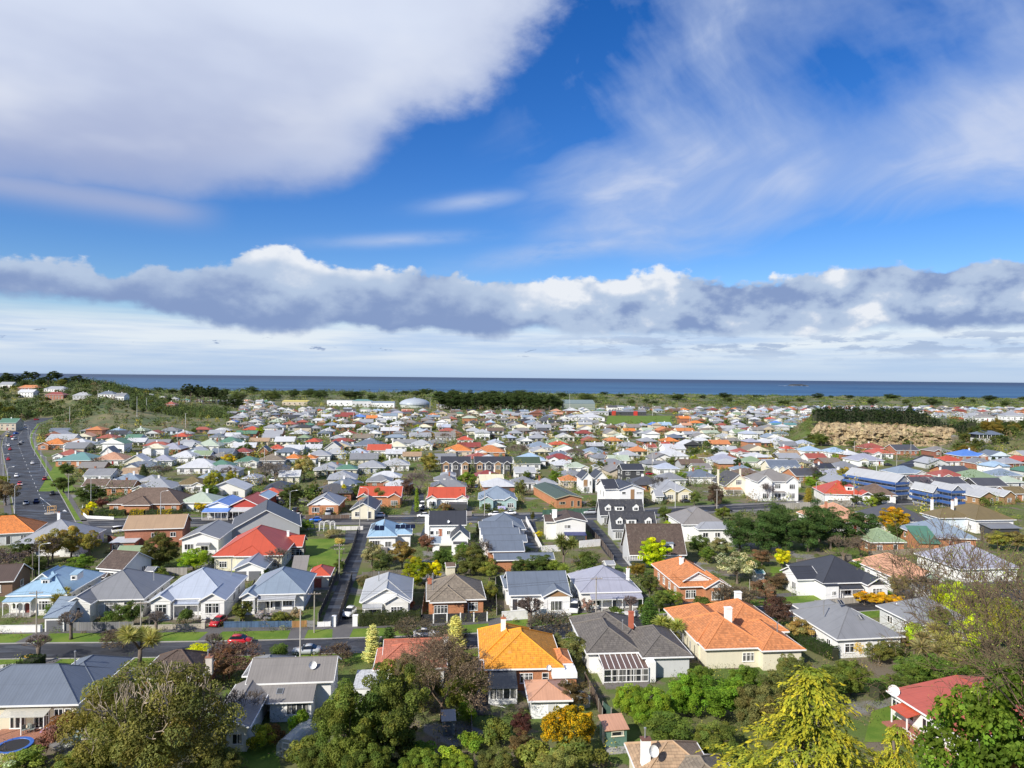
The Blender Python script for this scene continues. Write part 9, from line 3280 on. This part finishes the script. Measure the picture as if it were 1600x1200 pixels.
 hedge('dark green hedge running from the left edge toward the slate-roofed house',[(-6,1085),(62,1046)],2.4,2.6,(.04,.065,.018),9,70,.1)
 hedge('clipped dark hedge beside the long orange roof',[(1236,1000),(1306,1032)],1.6,2.0,(.04,.075,.016),10,110,.085)
 hedge('clipped hedge at the left of the lower lawn',[(1366,1092),(1400,1078)],1.8,1.8,(.035,.07,.015),12,110,.09)
 hedge('low clipped hedge under the dark trees at the bottom',[(590,1208),(740,1204)],1.6,1.4,(.055,.075,.022),14,120,.08)
 hedge('hedge along the red hall lawn',[(285,832),(325,830)],1.2,1.2,(.07,.13,.02),15,60,.1)
 hedge('dark clipped hedge behind the slate hip roof',[(800,903),(868,899)],2.2,2.6,(.035,.055,.016),16,60,.11)
 for l,pts,c in(('timber side fence between the grey and icy blue villas',[(233,978),(262,918)],(.16,.14,.12)),('timber side fence between the icy and blue-grey villas',[(374,974),(398,916)],(.12,.105,.09)),('brown side fence right of the pale-roofed bungalow',[(659,966),(668,908)],(.14,.1,.08)),
  ('grey side fence left of the timber-gabled house',[(776,962),(774,902)],(.22,.21,.2)),('grey side fence left of the lavender cottage',[(902,955),(893,908)],(.25,.24,.22)),('dark side fence right of the lavender cottage',[(1030,957),(1012,908)],(.1,.085,.07)),
  ('timber fence behind the pale-roofed bungalow',[(566,905),(655,899)],(.18,.16,.13)),('timber fence behind the black-roofed villa',[(1245,884),(1330,878)],(.2,.17,.14)),('brown fence right of the small lawn',[(744,862),(752,895)],(.13,.1,.08)),('grey fence right of the grey house with skylights',[(1432,1000),(1412,958)],(.2,.19,.18))):
  fence(l,pts,1.6,c)
 for l,xl,xr,ye,rc,wc in(('small grey garden shed behind the grey villa',226,240,893,'grey','lgrey'),('small rusty-roofed shed in the garden beyond the brown roof',697,712,886,'brown','cream'),('small pale shed beside the dark drive foot',947,962,883,'silver','lgrey'),
  ('small teal shed beside the cream flowering tree',1182,1196,897,'teal','lgrey'),('small white shed behind the lavender roof by the lime tree',1478,1492,868,'white','white'),('small brown shed behind the blue villa',148,163,903,'dbrown','brown')):
  H(l,xl,xr,ye,ye-5,'gx',rc,wc,he=2.2,dep=2.8,rot=RND.uniform(0,12),pitch=.4,o=.15,windows=False,name='shed',cat='shed',detail=1)
  # long shelter hedge on the quarry rim
 rim=[]
 for a,dd in((.43,517),(.47,518),(.51,519),(.55,520),(.585,520),(.625,518),(.655,500)):
  x=a*dd
  rim.append((x,dd,hz(x,dd)-.8))
 hedge('long dark windbreak hedge along the rim of the quarry',rim[:5],7.5,11.2,(.02,.036,.013),21,2.6,.55,name='shelter_hedge',rough=.12,mat='needle')
 hedge('lower end of the dark windbreak hedge above the quarry',rim[4:],7.5,9.4,(.02,.036,.013),22,2.6,.55,name='shelter_hedge',rough=.14,mat='needle')
 for i in range(4):
  a,b=rim[i],rim[i+1]
  for f in(.15,.5,.85):
   x,y=a[0]+(b[0]-a[0])*f,a[1]+(b[1]-a[1])*f
   if i%2==0 or f==.5:
    tree('macro',h=12.2,w=10.5,col=(.02,.036,.013),at=(x,y),words='dark macrocarpa standing in the quarry windbreak',name='macrocarpa_tree')
    # white arched trellis
 p=G(511,829)
 o=thing('garden_arch','white arched trellis over the garden path','trellis',p,GRID)
 for y in(-.6,.6):
  for x in(-2.2,-.9,.9,2.2):
   MB().box(x-.07,x+.07,y-.05,y+.05,0,2.3).obj('post',M['trim'],o,WHITE,uv=False)
 for x0,x1 in((-2.2,-.9),(-.9,.9),(.9,2.2)):
  for y in(-.66,.66):
   m=(x0+x1)/2
   R=(x1-x0)/2
   rings=[]
   for t in np.linspace(0,math.pi,9):
    cx_,cz_=m-R*math.cos(t),2.3+R*.6*math.sin(t)
    rings.append([(cx_,y-.04,cz_-.06),(cx_,y+.04,cz_-.06),(cx_,y+.04,cz_+.06),(cx_,y-.04,cz_+.06)])
   a=MB()
   loft(a,rings)
   a.obj('arch',M['trim'],o,WHITE,uv=False)
  for zz in(.6,1.2,1.8):
   if x0!=-.9:
    MB().box(x0+.08,x1-.08,.62,.66,zz,zz+.05).obj('rail',M['trim'],o,WHITE,uv=False)
    # blue hoarding sign outside the blue-grey villa, notice at the avenue corner
 p=G(784,798)
 o=thing('banner','small pale lilac banner on the fence of the blue-grey villa','banner',p,rad(3))
 MB().box(-1.3,1.3,-.03,.03,.5,1.6).obj('cloth',M['oc'],o,(.48,.45,.72),uv=False)
 for x in(-1.25,1.25):
  MB().box(x-.04,x+.04,.035,.11,0,1.7).obj('post',M['timber'],o,uv=False)
 p=G(133,783)
 o=thing('notice_board','pale notice board at the avenue corner','sign',p,rad(12))
 MB().box(-1.1,1.1,-.06,.06,.9,2.6).obj('board',M['oc'],o,(.42,.5,.5),uv=False)
 for x in(-.8,.8):
  MB().box(x-.05,x+.05,.065,.16,0,2.5).obj('post',M['timber'],o,uv=False)
 p=G(81,802)
 o=thing('traffic_island','planted traffic island with timber frame at the junction','traffic island',(p.x,p.y,.02),rad(10))
 MB().lathe([(2.1,0),(2.1,.16),(1.9,.2)],14).obj('kerb_ring',M['concrete'],o,uv=False)
 for x,y in((-1,-.6),(1,-.6),(1,.7),(-1,.7)):
  MB().box(x-.08,x+.08,y-.08,y+.08,.2,2.4).obj('post',M['oc'],o,(.45,.28,.12),uv=False)
 for z in(1.0,2.2):
  MB().box(-1.15,1.15,-.74,-.69,z,z+.18).obj('rail',M['oc'],o,(.45,.28,.12),uv=False)
  MB().box(-1.15,1.15,.79,.84,z,z+.18).obj('rail',M['oc'],o,(.45,.28,.12),uv=False)
  # poles on the near street
 P1=power_pole('power pole before the blue-roofed villa',57,990,7.6)
 P2=power_pole('power pole with lamp before the double-gabled villa',220,998,6.6,1,lamp=1)
 P3=power_pole('power pole at the end of the blue paling fence',491,989,7.4)
 P4=power_pole('bare timber pole in front of the silver sedan',469,1030,8.0,0,col=(.48,.45,.4))
 P5=power_pole('power pole with crossarm before the lavender cottage',931,972,8.6)
 P6=power_pole('thin pole before the timber-gabled house',855,982,5.2,0,col=(.5,.48,.45),r=.08)
 power_pole('two-armed power pole beside the lane',530,906,8.2,2)
 power_pole('thin pole beside the twiggy tree right of the orange bungalow',1171,948,5.6,0,r=.08)
 street_lamp('street lamp rising above the blue villa roof',61,905,8.0,1)
 power_pole('dark pole left of the lamp above the blue villa',51,905,6.0,0,col=(.2,.17,.14))
 tops=[o.location+Vector((0,0,hh))for o,hh in((P1,7.35),(P2,6.35),(P3,7.1),(P5,8.3))]
 tops.insert(0,tops[0]+Vector((-40,-3.5,.2)))
 tops.append(tops[-1]+Vector((46,7.5,-.2)))
 nm=['the left edge to the first pole','the blue villa pole to the lamp pole','the lamp pole to the blue fence pole','the blue fence pole to the lavender cottage pole','the lavender cottage pole to the right']
 for i in range(5):
  for k,off in enumerate((-.9,.9)):
   wire(f'thin wire from {nm[i]}, {("near side", "far side")[k]}',tops[i]+Vector((off*.3,off*.9-.15,0)),tops[i+1]+Vector((off*.3,off*.9-.15,0)),.6)
   # second street and avenue
 for l,x,y,hh,s in(('street lamp beside the brown-roofed brick house',251,811,9.0,1),('street lamp near the avenue foot',23,808,10.5,1),('street lamp at the avenue corner trees',142,788,9.5,-1),('street lamp by the brick bungalow drive',453,810,9.0,1),
  ('street lamp before the cream cottage',575,813,10.5,-1),('street lamp beyond the green paling wall',934,800,9.0,1),('street lamp below the cream villa',1055,794,10.0,-1),('street lamp behind the macrocarpas',1275,790,9.0,1)):
  street_lamp(l,x,y,hh,s)
 for l,x,y,hh in(('pole in front of the blue solar roof',562,830,9.5),('pole at the bend of the avenue verge',107,781,9.5),('pole beside the blue-grey villa',757,806,9.0),('pole in front of the tall cream house',1120,800,8.0),('pole before the vivid red villa',1334,790,10.0),('pole on the side street below the quarry',1401,737,10.0),
  ('pole beside the quarry side street houses',1470,726,10.5),('pole below the quarry bush',1423,716,10.0),('pole among roofs left of the saw-tooth units',1160,700,10.0),('pole above the silver hip roofs',886,757,9.5),('pole beside the willow',511,748,9.0),('pole above the townhouse row',620,735,9.5),('pole by the quarry-side orange roof',1335,716,10)):
  power_pole(l,x,y,hh,1,col=(.42,.4,.36))
 k=0
 for x,y in((72,748),(64,730),(54,712),(56,703),(48,694),(44,686),(12,770),(5,745),(3,725),(8,700),(10,690)):
  street_lamp(('street lamp on the right verge of the avenue, number one from the corner trees|street lamp on the right verge beyond the first one|street lamp halfway along the right verge of the avenue|street lamp on the right verge past the bend pole|street lamp far up the right verge|farthest street lamp on the right of the avenue|'
   'street lamp on the left kerb nearest the junction|street lamp on the left kerb by the white car|street lamp on the left kerb beside the parked red car|street lamp far up the left kerb|farthest street lamp on the left of the avenue').split('|')[k],x,y,10.0,-1 if x>40 else 1,group='lamps along the avenue')
  k+=1
 for i,(px,d,hh,l)in enumerate(((109,640,16,'tall mast at the foot of the grassy bank'),(214,690,20,'tall white mast on the grassy bank'),(290,600,13,'floodlight pole above the roofs near the bank'),(890,1000,24,'floodlight mast beside the grandstand'),(1020,880,14,'thin mast at the sports field'),(672,1000,16,'thin white mast right of the dome'),
  (1283,900,14,'goal-like pole on the far paddock, left one'),(1298,900,13,'goal-like pole on the far paddock, right one'),(153,760,13,'pole on the hill behind the houses'),(229,770,12,'crossarmed pole at the end of the hill'))):
  p=GD(px,640,d)
  power_pole(l,0,0,hh,1 if i in(2,8,9)else 0,col=(.6,.6,.58),r=.2,at=(p.x,p.y),name='mast' if i not in(2,8,9)else 'power_pole')
 r=random.Random(71)
 n=0
 while n<26:
  d=r.uniform(330,820)
  a=r.uniform(-.6,.72)
  x,y=a*d,d
  if blocked(x,y,.3)or any((x-q[0])**2+(y-q[1])**2<(q[2]*.8)**2 for q in FAR_SPOTS):
   continue
  o=power_pole(None,0,0,r.uniform(9,11),1,col=r.choice([(.42,.4,.36),(.55,.55,.53)]),at=(x,y),r=.15)
  NAMED_TREES.append((o,'power pole',x,y))
  n+=1
details()
make_cars()
# labels that single each thing out
def label_rest():
 from collections import Counter
 used=set(o.get('label')for o in bpy.data.objects if o.get('label'))
 named=[(h['short'],h['x'],h['y'])for h in HOUSES if h['short']]
 bases=Counter(h['base']for h in HOUSES if not h['short'])
 def rel(x,y,nx,ny):
  a,an=math.atan2(x,y),math.atan2(nx,ny)
  d,dn=math.hypot(x,y),math.hypot(nx,ny)
  side=(a-an)*(d+dn)/2
  dep=d-dn
  if abs(dep)>abs(side)*1.1:
   return 'behind' if dep>0 else 'in front of'
  return 'right of' if side>0 else 'left of'
 def words(s):
  return len(s.replace('-',' ').split())
 def give(o,base,x,y):
  near=sorted(named,key=lambda q:math.hypot(q[1]-x,(q[2]-y)*.6))
  i=0
  for far in('','just '):
   for q in near[:1 if far=='' and False else 14]:
    s=f"{base} {far if i == 0 else ''}{rel(x, y, q[1], q[2])} the {q[0]}"
    if s not in used and words(s)<=16:
     used.add(s)
     o['label']=s
     return s
  for q in near[:8]:
   for p in near[:8]:
    if p is q:
     continue
    for f in('between the {} and the {}','seen with the {} nearest and then the {}'):
     s=base+' '+f.format(q[0],p[0])
     if s not in used and words(s)<=16:
      used.add(s)
      o['label']=s
      return s
  for q in near[:60]:
   for f in('some way {} the {}','far {} the {}'):
    s=base+' '+f.format(rel(x,y,q[1],q[2]),q[0])
    if s not in used and words(s)<=16:
     used.add(s)
     o['label']=s
     return s
  o['label']=base+' among others like it'
  o['group']=base+'s alike'
 todo=sorted([h for h in HOUSES if not h['o'].get('label')],key=lambda h:h['y'])
 for h in todo:
  if not h['o'].get('label'):
   give(h['o'],h['base'],h['x'],h['y'])
  if not h['o'].get('group'):
   h['o']['group']='houses of the suburb'
 rows={}
 for o,w,x,y in NAMED_TREES:
  rows.setdefault(w,[]).append((x/y,o))
 ends={'dark pine in the long belt right of the dome':'the dome end','tall dark pine in the stand near the shore':'the left','dark pine on the hilltop':'the left','dark windblown tree on the dunes':'the left','dark macrocarpa standing in the quarry windbreak':'the left'}
 for w,e in ends.items():
  for i,(_,o)in enumerate(sorted(rows.get(w,[]),key=lambda q:q[0])):
   n=i+1
   o['label']=f"{w}, {n}{'th' if 10 < n % 100 < 14 else {1: 'st', 2: 'nd', 3: 'rd'}.get(n % 10, 'th')} from {e}"
   o['group']=w+'s'
 for o,w,x,y in NAMED_TREES:
  if o.get('label'):
   continue
  give(o,w or 'green tree',x,y)
  if not o.get('group'):
   o['group']=(w or 'tree')+'s alike'
 for h in HOUSES:
  if not h['o'].get('category'):
   h['o']['category']='house'
label_rest()
print('houses',len(HOUSES),'objects',len(bpy.data.objects),'tris',sum(len(m.loops)-2*len(m.polygons)for m in bpy.data.meshes))
